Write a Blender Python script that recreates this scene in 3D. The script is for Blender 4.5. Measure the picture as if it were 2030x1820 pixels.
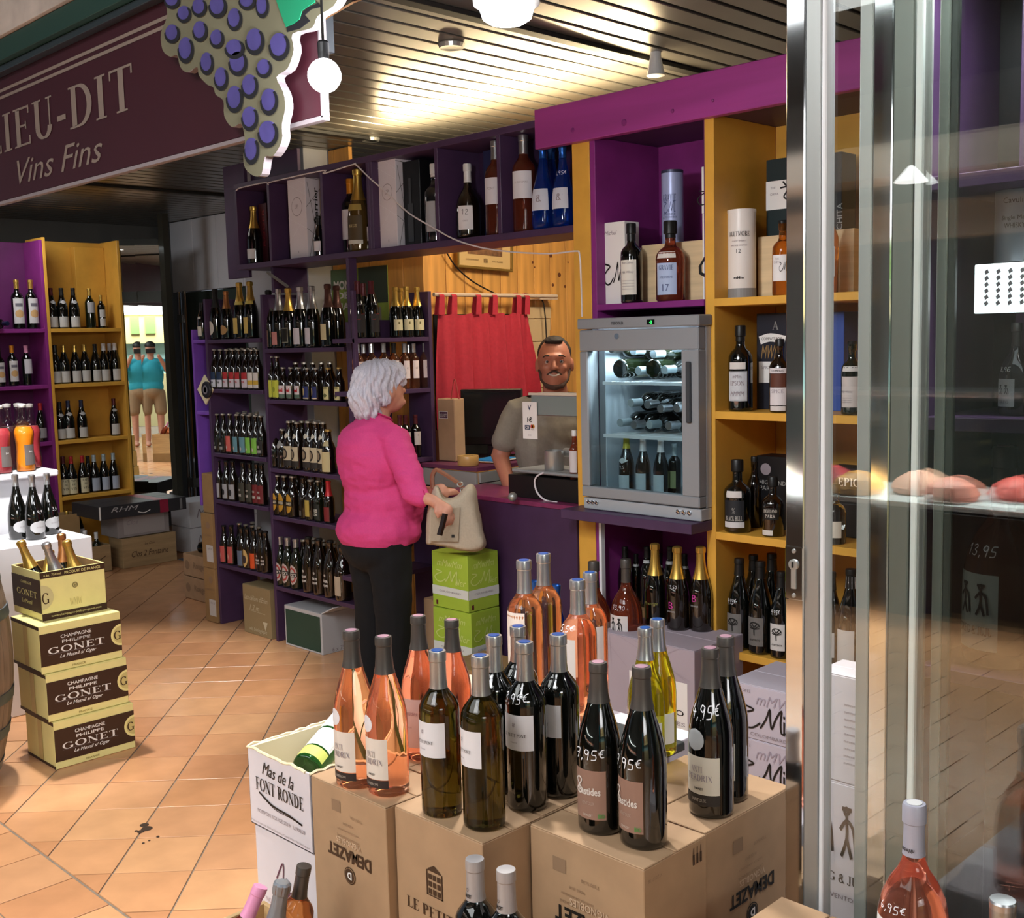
import bpy, bmesh, math, random
from mathutils import Vector, Matrix, noise
random.seed(7)
PI = math.pi
S = bpy.context.scene
C = S.collection
for o in list(bpy.data.objects): bpy.data.objects.remove(o)

# ---------------------------------------------------------------- camera
F, CX, CY, H = 2235., 1015., 910., 1.65
ROLL = math.atan(.0247); PITCH = math.atan(238 * math.cos(ROLL) / F); HEAD = math.radians(45.2)
FW = Vector((math.cos(HEAD) * math.cos(PITCH), math.sin(HEAD) * math.cos(PITCH), -math.sin(PITCH)))
_r = Vector((math.sin(HEAD), -math.cos(HEAD), 0)); _u = _r.cross(FW)
RT = _r * math.cos(ROLL) - _u * math.sin(ROLL); UP = _r * math.sin(ROLL) + _u * math.cos(ROLL)
EYE = Vector((0, 0, H))
cam = bpy.data.cameras.new('camera'); camo = bpy.data.objects.new('camera', cam); C.objects.link(camo)
cam.sensor_width = 36; cam.lens = F / 2030 * 36; cam.clip_start = .02; cam.clip_end = 60
camo.matrix_world = Matrix(((RT.x, UP.x, -FW.x, 0), (RT.y, UP.y, -FW.y, 0), (RT.z, UP.z, -FW.z, H), (0, 0, 0, 1)))
S.camera = camo
S.view_settings.view_transform = 'Standard'; S.view_settings.look = 'None'
S.view_settings.exposure = 0.0; S.view_settings.gamma = 1.0
try: S.view_settings.use_curve_mapping = False
except Exception: pass

def T(px, py, **k):            # a pixel of the photograph -> the point of a real plane it shows
    r = FW + RT * ((px - CX) / F) - UP * ((py - CY) / F)
    t = (k['z'] - H) / r.z if 'z' in k else k['X'] / r.x if 'X' in k else k['Y'] / r.y if 'Y' in k else k['D']
    return EYE + r * t
def PR(p):
    v = Vector(p) - EYE; D = v.dot(FW); return CX + F * v.dot(RT) / D, CY - F * v.dot(UP) / D
def onX(px, X, z):             # Y of the point in plane X at height z seen in column px
    n = RT * F - FW * (px - CX); return -(n.x * X + n.z * (z - H)) / n.y
def onY(px, Y, z):
    n = RT * F - FW * (px - CX); return -(n.y * Y + n.z * (z - H)) / n.x
def height_to(p, pytop):
    lo, hi = p[2], p[2] + 1.2
    for _ in range(30):
        m = (lo + hi) / 2
        if PR((p[0], p[1], m))[1] > pytop: lo = m
        else: hi = m
    return lo - p[2]

# ---------------------------------------------------------------- light
w = bpy.data.worlds.new('world'); S.world = w; w.use_nodes = True
w.node_tree.nodes['Background'].inputs[0].default_value = (.75, .85, 1, 1)
w.node_tree.nodes['Background'].inputs[1].default_value = .2
def lamp(kind, name, loc, power, col=(1, 1, 1), size=.1, aim=None, spot=None, sy=None, blend=.5):
    l = bpy.data.lights.new(name, kind); l.energy = power; l.color = col
    o = bpy.data.objects.new(name, l); C.objects.link(o); o.location = loc
    if kind == 'AREA':
        l.size = size
        if sy: l.shape = 'RECTANGLE'; l.size_y = sy
    else: l.shadow_soft_size = size
    if kind == 'SPOT': l.spot_size = math.radians(spot); l.spot_blend = blend
    if aim == 'up': o.rotation_euler = (PI, 0, 0)
    elif aim is not None: o.rotation_euler = (Vector(aim) - Vector(loc)).to_track_quat('-Z', 'Y').to_euler()
    return o
BULB = T(643, 150, D=2.5); LAMP = T(1004, -8, D=2.85)
lamp('POINT', 'globe_light', BULB + Vector((.06, -.03, -.07)), 46, (.96, .97, 1), .05)
lamp('SPOT', 'foreground_lamp_light', LAMP + Vector((0, 0, -.07)), 180, (1, .96, .9), .05, (1.72, 1.62, .6), 84, blend=.6)
lamp('SPOT', 'left_lamp_light', (1.84, 4.85, 2.66), 300, (1, .97, .93), .05, (1.9, 5.15, .6), 62, blend=.4)
lamp('SPOT', 'aisle_floor_light', (.6, 3.5, 3.1), 330, (1, .93, .84), .06, (1.4, 3.1, 0), 44, blend=.6)
lamp('AREA', 'market_hall_light', (-1.2, 1.4, 3.6), 85, (.95, .97, 1), 1.5, (2.0, 2.6, .8))
lamp('AREA', 'shelf_uplight', (3.72, 3.75, 2.58), 68, (1, .78, .45), .14, 'up', sy=1.7)
lamp('AREA', 'back_room_light', (4.35, 3.3, 2.68), 26, (1, .86, .66), .5, (4.3, 3.9, 0))
lamp('AREA', 'shop_ceiling_light', (2.6, 6.3, 2.7), 4, (1, .95, .9), .6, (2.6, 6.3, 0))
lamp('AREA', 'far_corner_light', (3.2, 8.1, 2.68), 10, (.95, .97, 1), .4, (4.2, 8.2, 0))
lamp('AREA', 'display_fill', (1.93, .6, 2.3), 16, (.95, .97, 1), .05, None, sy=.7)  # added unseen light that brightens the dark shelf behind the glass
lamp('AREA', 'hall_fill', (-2.6, 2.5, 3.85), 200, (.97, 1, .98), 2.5, None, sy=6)  # added unseen ambient light: brighter hall reflections, fill on the carton fronts

# ---------------------------------------------------------------- materials
MATS = {}
def lin(c): return c / 12.92 if c <= .04045 else ((c + .055) / 1.055) ** 2.4
def rgb(h):
    h = h.lstrip('#'); return tuple(lin(int(h[i:i + 2], 16) / 255) for i in (0, 2, 4)) + (1,)
def M(name, col='#808080', rough=.5, metal=0, noise_s=0, amt=.12, bump=0, coat=0, trans=0, ior=1.45, emit=0, stretch=None, spec=None):
    if name in MATS: return MATS[name]
    m = bpy.data.materials.new(name); m.use_nodes = True; nt = m.node_tree; b = nt.nodes['Principled BSDF']
    c = rgb(col); b.inputs['Base Color'].default_value = c; b.inputs['Roughness'].default_value = rough
    b.inputs['Metallic'].default_value = metal; b.inputs['IOR'].default_value = ior
    if coat: b.inputs['Coat Weight'].default_value = coat; b.inputs['Coat Roughness'].default_value = .04
    if trans: b.inputs['Transmission Weight'].default_value = trans
    if spec is not None: b.inputs['Specular IOR Level'].default_value = spec
    if emit: b.inputs['Emission Color'].default_value = c; b.inputs['Emission Strength'].default_value = emit
    if noise_s:
        tc = nt.nodes.new('ShaderNodeTexCoord'); mp = nt.nodes.new('ShaderNodeMapping'); n = nt.nodes.new('ShaderNodeTexNoise')
        n.inputs['Scale'].default_value = noise_s; n.inputs['Detail'].default_value = 5
        if stretch: mp.inputs['Scale'].default_value = stretch
        nt.links.new(tc.outputs['Object'], mp.inputs[0]); nt.links.new(mp.outputs[0], n.inputs['Vector'])
        r = nt.nodes.new('ShaderNodeMapRange'); r.inputs['From Min'].default_value = .3; r.inputs['From Max'].default_value = .7
        r.inputs['To Min'].default_value = 1 - amt; r.inputs['To Max'].default_value = 1 + amt
        nt.links.new(n.outputs[0], r.inputs[0])
        x = nt.nodes.new('ShaderNodeVectorMath'); x.operation = 'SCALE'; x.inputs[0].default_value = c[:3]
        nt.links.new(r.outputs[0], x.inputs['Scale']); nt.links.new(x.outputs[0], b.inputs['Base Color'])
        if bump:
            bp = nt.nodes.new('ShaderNodeBump'); bp.inputs['Strength'].default_value = bump; bp.inputs['Distance'].default_value = .002
            nt.links.new(n.outputs[0], bp.inputs['Height']); nt.links.new(bp.outputs[0], b.inputs['Normal'])
    MATS[name] = m; return m
def pane_mat(name, tint, base=.06, rough=0):   # thin clear pane: fresnel reflection over see-through
    if name in MATS: return MATS[name]
    m = bpy.data.materials.new(name); m.use_nodes = True; nt = m.node_tree; nt.nodes.clear()
    o = nt.nodes.new('ShaderNodeOutputMaterial'); mx = nt.nodes.new('ShaderNodeMixShader'); t = nt.nodes.new('ShaderNodeBsdfTransparent')
    g = nt.nodes.new('ShaderNodeBsdfGlossy'); f = nt.nodes.new('ShaderNodeLayerWeight'); f.inputs[0].default_value = base
    mm = nt.nodes.new('ShaderNodeMath'); mm.operation = 'MULTIPLY_ADD'; mm.inputs[1].default_value = .9; mm.inputs[2].default_value = base
    t.inputs[0].default_value = rgb(tint); g.inputs['Roughness'].default_value = rough
    nt.links.new(f.outputs['Fresnel'], mm.inputs[0]); nt.links.new(mm.outputs[0], mx.inputs[0])
    nt.links.new(t.outputs[0], mx.inputs[1]); nt.links.new(g.outputs[0], mx.inputs[2]); nt.links.new(mx.outputs[0], o.inputs[0])
    MATS[name] = m; return m
PUR = M('dark_purple_paint', '#46304f', .45, noise_s=9, amt=.12, bump=.2)
PURD = M('deep_purple_paint', '#3d2546', .5, noise_s=9, amt=.12)
MAG = M('magenta_paint', '#842c78', .45, noise_s=8, amt=.12, bump=.2)
MAGD = M('plum_paint', '#5c1f54', .5, noise_s=8, amt=.12)
BEAM = M('purple_beam_paint', '#94397f', .4, noise_s=5, amt=.14, bump=.5, stretch=(1, .25, 3))
YEL = M('mustard_paint', '#d6a040', .42, noise_s=7, amt=.1, bump=.2)
WOOD = M('pine_wood', '#d59a4e', .45, noise_s=6, amt=.22, bump=.2, stretch=(4, 4, .35))
CRATE = M('crate_wood', '#c9a878', .6, noise_s=9, amt=.15, bump=.2, stretch=(.5, .5, 5))
KRAFT = M('kraft_cardboard', '#ae8d6c', .75, noise_s=14, amt=.07, bump=.1)
KRAFT2 = M('dull_cardboard', '#9a7a50', .8, noise_s=12, amt=.08)
WCARD = M('white_cardboard', '#d8d2d8', .7, noise_s=10, amt=.03)
WHITE = M('white_paint', '#e6e6ea', .5); PAPER = M('paper_white', '#e9e6e2', .6); CREAM = M('cream_paper', '#e8dcb8', .6)
BLACK = M('black_print', '#15120f', .6); GREYP = M('grey_print', '#8d8288', .6); BROWNP = M('brown_print', '#46301f', .6)
CHROME = M('chrome', '#d8dade', .06, 1); STEEL = M('brushed_aluminium', '#a6a8a6', .38, .7, noise_s=40, amt=.05, stretch=(1, 1, .05))
ALU = M('satin_aluminium', '#a8aaa6', .45, .3); DGLASS = M('dark_bottle_glass', '#070806', .06, coat=1)
GGLASS = M('green_bottle_glass', '#10160a', .06, coat=1); BGLASS = M('brown_bottle_glass', '#120a05', .07, coat=1)
OLIVE = M('olive_bottle_glass', '#4e4418', .03, trans=.93, ior=1.4); ROSE = M('rose_wine_glass', '#fbb28c', .02, trans=.95, ior=1.36)
PINK = M('pink_rose_glass', '#f89e82', .02, trans=.93, ior=1.36); PALE = M('pale_rose_glass', '#f6b78c', .02, trans=.97, ior=1.33)
YGLASS = M('yellow_green_glass', '#cfc61c', .03, trans=.9, ior=1.38); CLEAR = M('clear_glass', '#eef2ee', .02, trans=1)
AMBER = M('amber_whisky_glass', '#c8762a', .03, trans=.9, ior=1.38); BLUEG = M('blue_bottle_glass', '#1450c8', .04, trans=.85, ior=1.4)
DROSE = M('dark_rose_glass', '#a8543c', .03, trans=.85, ior=1.36); GREENG = M('clear_green_glass', '#2c7a2c', .03, trans=.85)
FO = {k: M('foil_' + k, c, r, mt) for k, c, r, mt in (('black', '#1b1a19', .4, .2), ('grey', '#5a5653', .38, .6), ('silver', '#c3c5c8', .28, .9),
      ('gold', '#d9b25a', .3, .85), ('copper', '#c98a58', .3, .85), ('red', '#b8272b', .4, .2), ('dred', '#551a20', .4, .3), ('navy', '#1c2342', .4, .3),
      ('orange', '#d98a1e', .4, .3), ('white', '#d9d9d9', .45, .1), ('pink', '#e79ac0', .4, .1), ('bluegrey', '#a9b8bd', .4, .3), ('brown', '#5a3b33', .35, .6),
      ('blue', '#2a5fb4', .3, .7), ('purpletop', '#c9a0b4', .35, .7), ('cap', '#b9b4a8', .35, .8), ('goldcap', '#c9a860', .35, .8))}
def lab(col): return M('label_' + col.strip('#'), col, .6)

# ---------------------------------------------------------------- mesh helpers
class MB:
    def __init__(s): s.v = []; s.f = []
    def add(s, v, f):
        n = len(s.v); s.v += [tuple(p) for p in v]; s.f += [tuple(i + n for i in q) for q in f]; return s
    def box(s, a, b, mtx=None):
        x0, y0, z0 = a; x1, y1, z1 = b
        v = [(x0, y0, z0), (x1, y0, z0), (x1, y1, z0), (x0, y1, z0), (x0, y0, z1), (x1, y0, z1), (x1, y1, z1), (x0, y1, z1)]
        if mtx: v = [mtx @ Vector(p) for p in v]
        return s.add(v, [(3, 2, 1, 0), (4, 5, 6, 7), (0, 1, 5, 4), (1, 2, 6, 5), (2, 3, 7, 6), (3, 0, 4, 7)])
    def lathe(s, prof, n=20, mtx=None):
        v = []; f = []
        for r, z in prof: v += [(max(r, 1e-5) * math.cos(2 * PI * i / n), max(r, 1e-5) * math.sin(2 * PI * i / n), z) for i in range(n)]
        for k in range(len(prof) - 1):
            for i in range(n): j = (i + 1) % n; f.append((k * n + i, k * n + j, (k + 1) * n + j, (k + 1) * n + i))
        f.append(tuple(range(n - 1, -1, -1))); m = (len(prof) - 1) * n; f.append(tuple(range(m, m + n)))
        if mtx: v = [mtx @ Vector(p) for p in v]
        return s.add(v, f)
    def tube(s, pts, r, n=8, closed=False):
        pts = [Vector(p) for p in pts]; v = []; f = []; m = len(pts)
        rr = r if isinstance(r, (list, tuple)) else [r] * m
        ref = None
        for k, p in enumerate(pts):
            d = (pts[min(k + 1, m - 1)] - pts[max(k - 1, 0)]).normalized()
            if ref is None: ref = Vector((0, 0, 1)) if abs(d.z) < .9 else Vector((1, 0, 0))
            a = d.cross(ref).normalized(); b = a.cross(d).normalized(); ref = b
            v += [p + (a * math.cos(2 * PI * i / n) + b * math.sin(2 * PI * i / n)) * rr[k] for i in range(n)]
        for k in range(m - 1):
            for i in range(n): j = (i + 1) % n; f.append((k * n + j, k * n + i, (k + 1) * n + i, (k + 1) * n + j))
        f.append(tuple(range(n))); f.append(tuple(range(m * n - 1, (m - 1) * n - 1, -1)))
        return s.add(v, f)
    def prism(s, poly, z0, z1, mtx=None):
        n = len(poly); v = [(x, y, z0) for x, y in poly] + [(x, y, z1) for x, y in poly]
        if mtx: v = [mtx @ Vector(p) for p in v]
        return s.add(v, [tuple(range(n - 1, -1, -1)), tuple(range(n, 2 * n))] + [(i, (i + 1) % n, n + (i + 1) % n, n + i) for i in range(n)])
    def mesh(s, name, mat=None, smooth=False, bevel=0, ang=35, recalc=False):
        me = bpy.data.meshes.new(name); me.from_pydata(s.v, [], s.f)
        if bevel or recalc:
            bm = bmesh.new(); bm.from_mesh(me)
            if bevel: bmesh.ops.bevel(bm, geom=[e for e in bm.edges], offset=bevel, segments=1, affect='EDGES')
            if recalc: bmesh.ops.recalc_face_normals(bm, faces=bm.faces)
            bm.to_mesh(me); bm.free()
        if smooth:
            me.polygons.foreach_set('use_smooth', [True] * len(me.polygons))
            try: me.set_sharp_from_angle(angle=math.radians(ang))
            except Exception: pass
        if mat: me.materials.append(mat)
        me.update(); return me
def tag(o, label=None, cat=None, group=None, kind=None):
    if label: o['label'] = label
    if cat: o['category'] = cat
    if group: o['group'] = group
    if kind: o['kind'] = kind
    return o
def thing(name, label, cat, loc=(0, 0, 0), rz=0, group=None):
    o = bpy.data.objects.new(name, None); o.empty_display_size = .05; C.objects.link(o)
    o.location = loc; o.rotation_euler = (0, 0, rz); return tag(o, label, cat, group)
def part(name, me, parent, mat=None, W=False, loc=None, rz=0, label=None):
    """W: the mesh is in world coordinates, parent unrotated"""
    if isinstance(me, MB): me = me.mesh(name, mat)
    o = bpy.data.objects.new(name, me); C.objects.link(o)
    if parent is not None:
        o.parent = parent
        if W:
            p = parent; off = Vector((0, 0, 0))
            while p: off += Vector(p.location); p = p.parent
            o.location = -off
    if loc is not None: o.location = loc
    if rz: o.rotation_euler = (0, 0, rz)
    if label: o['label'] = label
    return o
def solid(name, me, mat=None, label=None, cat=None, group=None, loc=None, kind=None):
    o = part(name, me, None, mat, loc=loc); return tag(o, label, cat, group, kind)
def board(name, a, b, mat, parent=None, bevel=.0015, label=None):
    a, b = [min(p, q) for p, q in zip(a, b)], [max(p, q) for p, q in zip(a, b)]
    c = [(p + q) / 2 for p, q in zip(a, b)]
    me = MB().box([p - m for p, m in zip(a, c)], [q - m for q, m in zip(b, c)]).mesh(name, mat, bevel=bevel)
    off = Vector((0, 0, 0)); p = parent
    while p: off += Vector(p.location); p = p.parent
    return part(name, me, parent, loc=Vector(c) - off, label=label)
def curve_pts(pts, n=6):      # catmull-rom through points
    pts = [Vector(p) for p in pts]; out = []
    for i in range(len(pts) - 1):
        p0 = pts[max(i - 1, 0)]; p1 = pts[i]; p2 = pts[i + 1]; p3 = pts[min(i + 2, len(pts) - 1)]
        for k in range(n):
            t = k / n; out.append(.5 * ((2 * p1) + (p2 - p0) * t + (2 * p0 - 5 * p1 + 4 * p2 - p3) * t * t + (3 * p1 - p0 - 3 * p2 + p3) * t ** 3))
    out.append(pts[-1]); return out

# ---------------------------------------------------------------- lettering (flat print, unit box: cap height 1, lower left 0,0)
_fc = {}
def sans(s, bold=0., shear=0.):
    k = (s, bold, shear)
    if k not in _fc:
        cu = bpy.data.curves.new('t', 'FONT'); cu.body = s; cu.offset = bold; cu.shear = shear; cu.resolution_u = 2
        ob = bpy.data.objects.new('t', cu); C.objects.link(ob); bpy.context.view_layer.update()
        me = bpy.data.meshes.new_from_object(ob.evaluated_get(bpy.context.evaluated_depsgraph_get()))
        _fc[k] = ([(v.co.x, v.co.y) for v in me.vertices], [tuple(p.vertices) for p in me.polygons])
        bpy.data.objects.remove(ob); bpy.data.curves.remove(cu); bpy.data.meshes.remove(me)
    return _fc[k]
def ribbon(pts, wd, n=1):
    v = []; f = []; m = len(pts)
    for k in range(m):
        a = pts[max(k - 1, 0)]; b = pts[min(k + 1, m - 1)]; dx, dy = b[0] - a[0], b[1] - a[1]; L = math.hypot(dx, dy) or 1
        w_ = wd[k] if isinstance(wd, list) else wd; nx, ny = -dy / L * w_ / 2, dx / L * w_ / 2
        v += [(pts[k][0] + nx, pts[k][1] + ny), (pts[k][0] - nx, pts[k][1] - ny)]
    f = [(2 * k, 2 * k + 1, 2 * k + 3, 2 * k + 2) for k in range(m - 1)]
    return v, f
TK, TN, SR = .17, .055, .09
def _st(x, y0=0, y1=1, w=TK, s0=1, s1=1):
    o = [ribbon([(x, y0), (x, y1)], w)]
    if s0: o.append(ribbon([(x - w / 2 - SR, y0 + .02), (x + w / 2 + SR, y0 + .02)], .045))
    if s1: o.append(ribbon([(x - w / 2 - SR, y1 - .02), (x + w / 2 + SR, y1 - .02)], .045))
    return o
def _ln(a, b, w=TN): return [ribbon([a, b], w)]
def _arc(cx, cy, rx, ry, a0, a1, thick=TK, thin=TN, n=14):
    P = []; W = []
    for i in range(n + 1):
        a = math.radians(a0 + (a1 - a0) * i / n); P.append((cx + rx * math.cos(a), cy + ry * math.sin(a))); W.append(thin + (thick - thin) * abs(math.cos(a)))
    return [ribbon(P, W)]
GL = {'I': (.42, _st(.21)), 'L': (.72, _st(.2) + _ln((.2, .03), (.68, .03)) + _ln((.67, 0), (.67, .22), .05)),
 'E': (.74, _st(.2) + _ln((.2, .03), (.68, .03)) + _ln((.2, .97), (.66, .97)) + _ln((.2, .52), (.52, .52)) + _ln((.67, 0), (.67, .22), .05) + _ln((.65, 1), (.65, .8), .05) + _ln((.52, .42), (.52, .62), .045)),
 'F': (.68, _st(.2) + _ln((.2, .97), (.64, .97)) + _ln((.2, .52), (.5, .52)) + _ln((.63, 1), (.63, .8), .05) + _ln((.5, .42), (.5, .62), .045)),
 'U': (.86, _st(.2, .3, 1, s0=0) + _st(.68, .3, 1, TN, s0=0) + _arc(.44, .3, .24, .27, 180, 360)),
 'D': (.86, _st(.2) + _ln((.2, .97), (.4, .97)) + _ln((.2, .03), (.4, .03)) + _arc(.38, .5, .36, .47, -90, 90)),
 'T': (.8, _st(.4, s1=0) + _ln((.04, .97), (.76, .97)) + _ln((.06, 1), (.06, .78), .05) + _ln((.74, 1), (.74, .78), .05)),
 'O': (.96, _arc(.48, .5, .38, .47, 0, 360, n=24)), 'C': (.86, _arc(.46, .5, .37, .47, 40, 320, n=20) + _ln((.76, .97), (.76, .72), .05)),
 'G': (.94, _arc(.46, .5, .37, .47, 40, 305, n=20) + _st(.76, .06, .42, s0=0) + _ln((.76, .97), (.76, .72), .05)),
 'N': (.92, _st(.15, w=TN) + _st(.77, w=TN, s0=0) + _ln((.13, .98), (.77, .02), TK)), 'H': (.9, _st(.2) + _st(.7) + _ln((.2, .52), (.7, .52))),
 'P': (.74, _st(.2) + _arc(.38, .74, .25, .23, -90, 90) + _ln((.2, .97), (.38, .97)) + _ln((.2, .51), (.38, .51))),
 'R': (.84, _st(.2) + _arc(.38, .74, .25, .23, -90, 90) + _ln((.2, .97), (.38, .97)) + _ln((.2, .51), (.38, .51)) + _ln((.4, .5), (.78, .02), TK)),
 'A': (.88, _ln((.42, .98), (.12, .02)) + _ln((.42, .98), (.74, .02), TK) + _ln((.22, .34), (.62, .34)) + _ln((0, .02), (.24, .02), .045) + _ln((.6, .02), (.88, .02), .045)),
 'M': (1.06, _st(.15, w=TN) + _st(.88, w=TK) + _ln((.15, .98), (.5, .1), TK) + _ln((.5, .1), (.86, .98))),
 'V': (.86, _ln((.12, .98), (.42, .02), TK) + _ln((.42, .02), (.74, .98)) + _ln((0, .98), (.26, .98), .045) + _ln((.62, .98), (.86, .98), .045)),
 'Z': (.76, _ln((.08, .97), (.7, .97)) + _ln((.66, .95), (.1, .05), TK) + _ln((.08, .03), (.7, .03)) + _ln((.09, 1), (.09, .8), .05) + _ln((.69, 0), (.69, .2), .05)),
 'S': (.62, _arc(.3, .73, .2, .23, 30, 250, .13, TN) + _arc(.3, .27, .22, .25, 70, -150, .15, TN)), '-': (.42, _ln((.05, .36), (.37, .36), .13)),
 'B': (.78, _st(.2) + _arc(.38, .74, .22, .23, -90, 90) + _arc(.4, .28, .27, .25, -90, 90) + _ln((.2, .97), (.38, .97)) + _ln((.2, .52), (.4, .52)) + _ln((.2, .03), (.4, .03))), 'K': (.86, _st(.2) + _ln((.28, .42), (.72, .96)) + _ln((.4, .52), (.78, .03), TK)), 'J': (.5, _st(.32, .2, 1, s0=0) + _arc(.18, .18, .16, .18, 180, 360)), 'X': (.84, _ln((.12, .96), (.72, .04), TK) + _ln((.72, .96), (.12, .04))), 'Y': (.8, _ln((.08, .97), (.4, .48), TK) + _ln((.72, .97), (.4, .48)) + _st(.4, 0, .5, s1=0)), 'W': (1.2, _ln((.1, .97), (.35, .03), TK) + _ln((.35, .03), (.6, .9)) + _ln((.6, .9), (.85, .03), TK) + _ln((.85, .03), (1.1, .97))),
 ' ': (.35, []), '&': (.8, _arc(.36, .74, .16, .2, 0, 360) + _arc(.34, .28, .26, .26, 60, 330) + _ln((.3, .56), (.76, .02), .12))}
def serif(s):
    x = 0; V = []; Fs = []
    for ch in s:
        w_, st = GL.get(ch, GL[' '])
        for v, f in st:
            n = len(V); V += [(a + x, b) for a, b in v]; Fs += [tuple(i + n for i in q) for q in f]
        x += w_ + .06
    return comp(V, Fs)
HW = {'0': [[(.5, .9), (.2, .7), (.15, .3), (.4, .05), (.65, .3), (.6, .75), (.45, .92)]], '1': [[(.2, .7), (.45, .95), (.4, 0)]],
 '2': [[(.1, .75), (.35, .95), (.6, .75), (.1, .05), (.7, .08)]], '3': [[(.1, .85), (.4, .98), (.55, .78), (.3, .55), (.6, .35), (.4, .05), (.05, .12)]],
 '4': [[(.4, .95), (.1, .4), (.7, .42)], [(.5, .65), (.42, -.05)]], '5': [[(.65, .95), (.25, .92), (.2, .55), (.55, .5), (.55, .12), (.1, .05)]],
 '6': [[(.5, .95), (.15, .4), (.3, .03), (.6, .25), (.2, .4)]], '7': [[(.05, .85), (.65, .92), (.3, 0)], [(.2, .48), (.6, .5)]], '8': [[(.35, .5), (.15, .8), (.4, .95), (.55, .75), (.15, .2), (.4, .02), (.6, .25), (.3, .52)]],
 '9': [[(.6, .85), (.3, .95), (.15, .65), (.45, .5), (.62, .85), (.5, .0)]], ',': [[(.2, .12), (.1, -.15)]],
 'e': [[(.6, 1.05), (.3, .95), (.2, .6), (.3, .35), (.6, .35)], [(.05, .75), (.5, .78)], [(.05, .6), (.45, .62)]],
 'Y': [[(.3, .86), (.22, .95), (.3, 1.02), (.38, .95), (.3, .86), (.3, .4), (.12, 0)], [(.3, .4), (.46, 0)], [(.08, .55), (.3, .76), (.52, .6), (.6, .05)], [(.14, 1.0), (.46, 1.0)]],
 'T': [[(.4, 0), (.38, .4), (.4, .7)], [(.4, .5), (.1, .75)], [(.4, .5), (.7, .75)], [(.4, .65), (.2, .95)], [(.4, .65), (.62, .95)], [(0, .7), (.1, .95), (.4, 1.05), (.7, .95), (.8, .7)], [(.4, .5), (0, .6)], [(.4, .5), (.8, .6)]],
 'M': [[(-.9, .95), (-.35, .82), (-.75, .6), (-1.05, .3), (-.8, -.05), (-.4, -.05), (0, .25)], [(.0, 0), (.3, .5), (.5, 1.0), (.52, .5), (.6, .1), (.8, .6), (1.1, 1.05), (1.05, .5), (1.1, 0), (1.3, .05)]],
 'W': [[(0, .55), (.25, 1.), (.35, .1), (.7, .75), (.78, -.45)], [(.95, .3), (1.1, .35), (1.05, .18), (.95, .3), (1.2, .3), (1.25, .15), (1.38, .32), (1.42, .17), (1.6, .45), (1.55, .15), (1.75, .35)], [(1.05, -.15), (1.2, -.2), (1.15, 0), (1.2, -.25), (1.35, -.15)]]}
def hand(s, wd=.09):
    x = 0; V = []; Fs = []
    for ch in s:
        for st in HW.get(ch, []):
            p = [(q.x, q.y) for q in curve_pts([(a + x, b, 0) for a, b in st], 4)]
            v, f = ribbon(p, wd); n = len(V); V += v; Fs += [tuple(i + n for i in q) for q in f]
        x += .35 if ch == ',' else .78
    return comp(V, Fs)
LIFT = {}; KEEP = []
def comp(V, Fs):      # overlapping strokes sit a hair above one another
    c = [0] * len(V); k = 0; hi = -1
    for f in Fs:
        if min(f) > hi: k += 1
        hi = max(hi, max(f))
        for i in f: c[i] = k % 4
    LIFT[id(V)] = c; KEEP.append(V); return V, Fs
def glyphs(s, font, bold=0):
    return serif(s) if font == 'serif' else hand(s) if font == 'hand' else sans(s, bold, .35 if font == 'ital' else 0)
def norm(vf):
    V, Fs = vf
    if not V: return V, Fs, 1
    x0 = min(v[0] for v in V); x1 = max(v[0] for v in V); y0 = min(v[1] for v in V); y1 = max(v[1] for v in V)
    W_ = (x1 - x0) or 1; Hh = (y1 - y0) or 1
    cc_ = LIFT.get(id(V)) or [0] * len(V)
    return [((v[0] - x0) / W_ - .5, (v[1] - y0) / Hh - .5, c) for v, c in zip(V, cc_)], Fs, Hh / W_
class Face:                    # a flat face to print on: origin at lower left seen from outside
    def __init__(s, parent, O, R, U, eps=.0012): s.p = parent; s.O = Vector(O); s.R = Vector(R).normalized(); s.U = Vector(U).normalized(); s.N = s.R.cross(s.U); s.e = eps
    def geo(s, V, Fs, mat, name='lettering', lift=0):
        off = Vector((0, 0, 0)); p = s.p
        while p: off += Vector(p.location); p = p.parent
        mb = MB().add([s.O + s.R * p[0] + s.U * p[1] + s.N * (s.e + lift + (p[2] if len(p) > 2 else 0)) - off for p in V], Fs); return part(name, mb, s.p, mat)
    def text(s, t, u, v, w=None, h=None, mat=BLACK, font='sans', rot=0, bold=0, name='lettering', lift=.0006):
        V, Fs, asp = norm(glyphs(t, font, bold))
        if not V: return
        if w is None: w = h / asp
        if h is None: h = w * asp
        c, q = math.cos(rot), math.sin(rot)
        return s.geo([(u + a * w * c - b * h * q, v + a * w * q + b * h * c, l * .00015) for a, b, l in V], Fs, mat, name, lift)
    def rect(s, u0, v0, u1, v1, mat, name='print_panel', lift=0): return s.geo([(u0, v0), (u1, v0), (u1, v1), (u0, v1)], [(0, 1, 2, 3)], mat, name, lift)
    def disc(s, u, v, r, mat, name='emblem', lift=.0003, ry=None, n=24):
        return s.geo([(u + r * math.cos(2 * PI * i / n), v + (ry or r) * math.sin(2 * PI * i / n)) for i in range(n)], [tuple(range(n))], mat, name, lift)
    def line(s, pts, wd, mat, name='print_line', lift=.0006):
        p = [(q.x, q.y) for q in curve_pts([(a, b, 0) for a, b in pts], 5)] if len(pts) > 2 else pts
        V, Fs = ribbon(p, wd); return s.geo(V, Fs, mat, name, lift)
def face_mx(p, x, y1, z0, eps=.0012): return Face(p, (x, y1, z0), (0, -1, 0), (0, 0, 1), eps)    # the face turned to -X (left edge at larger Y)
def face_my(p, x0, y, z0, eps=.0012): return Face(p, (x0, y, z0), (1, 0, 0), (0, 0, 1), eps)     # the face turned to -Y

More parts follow.
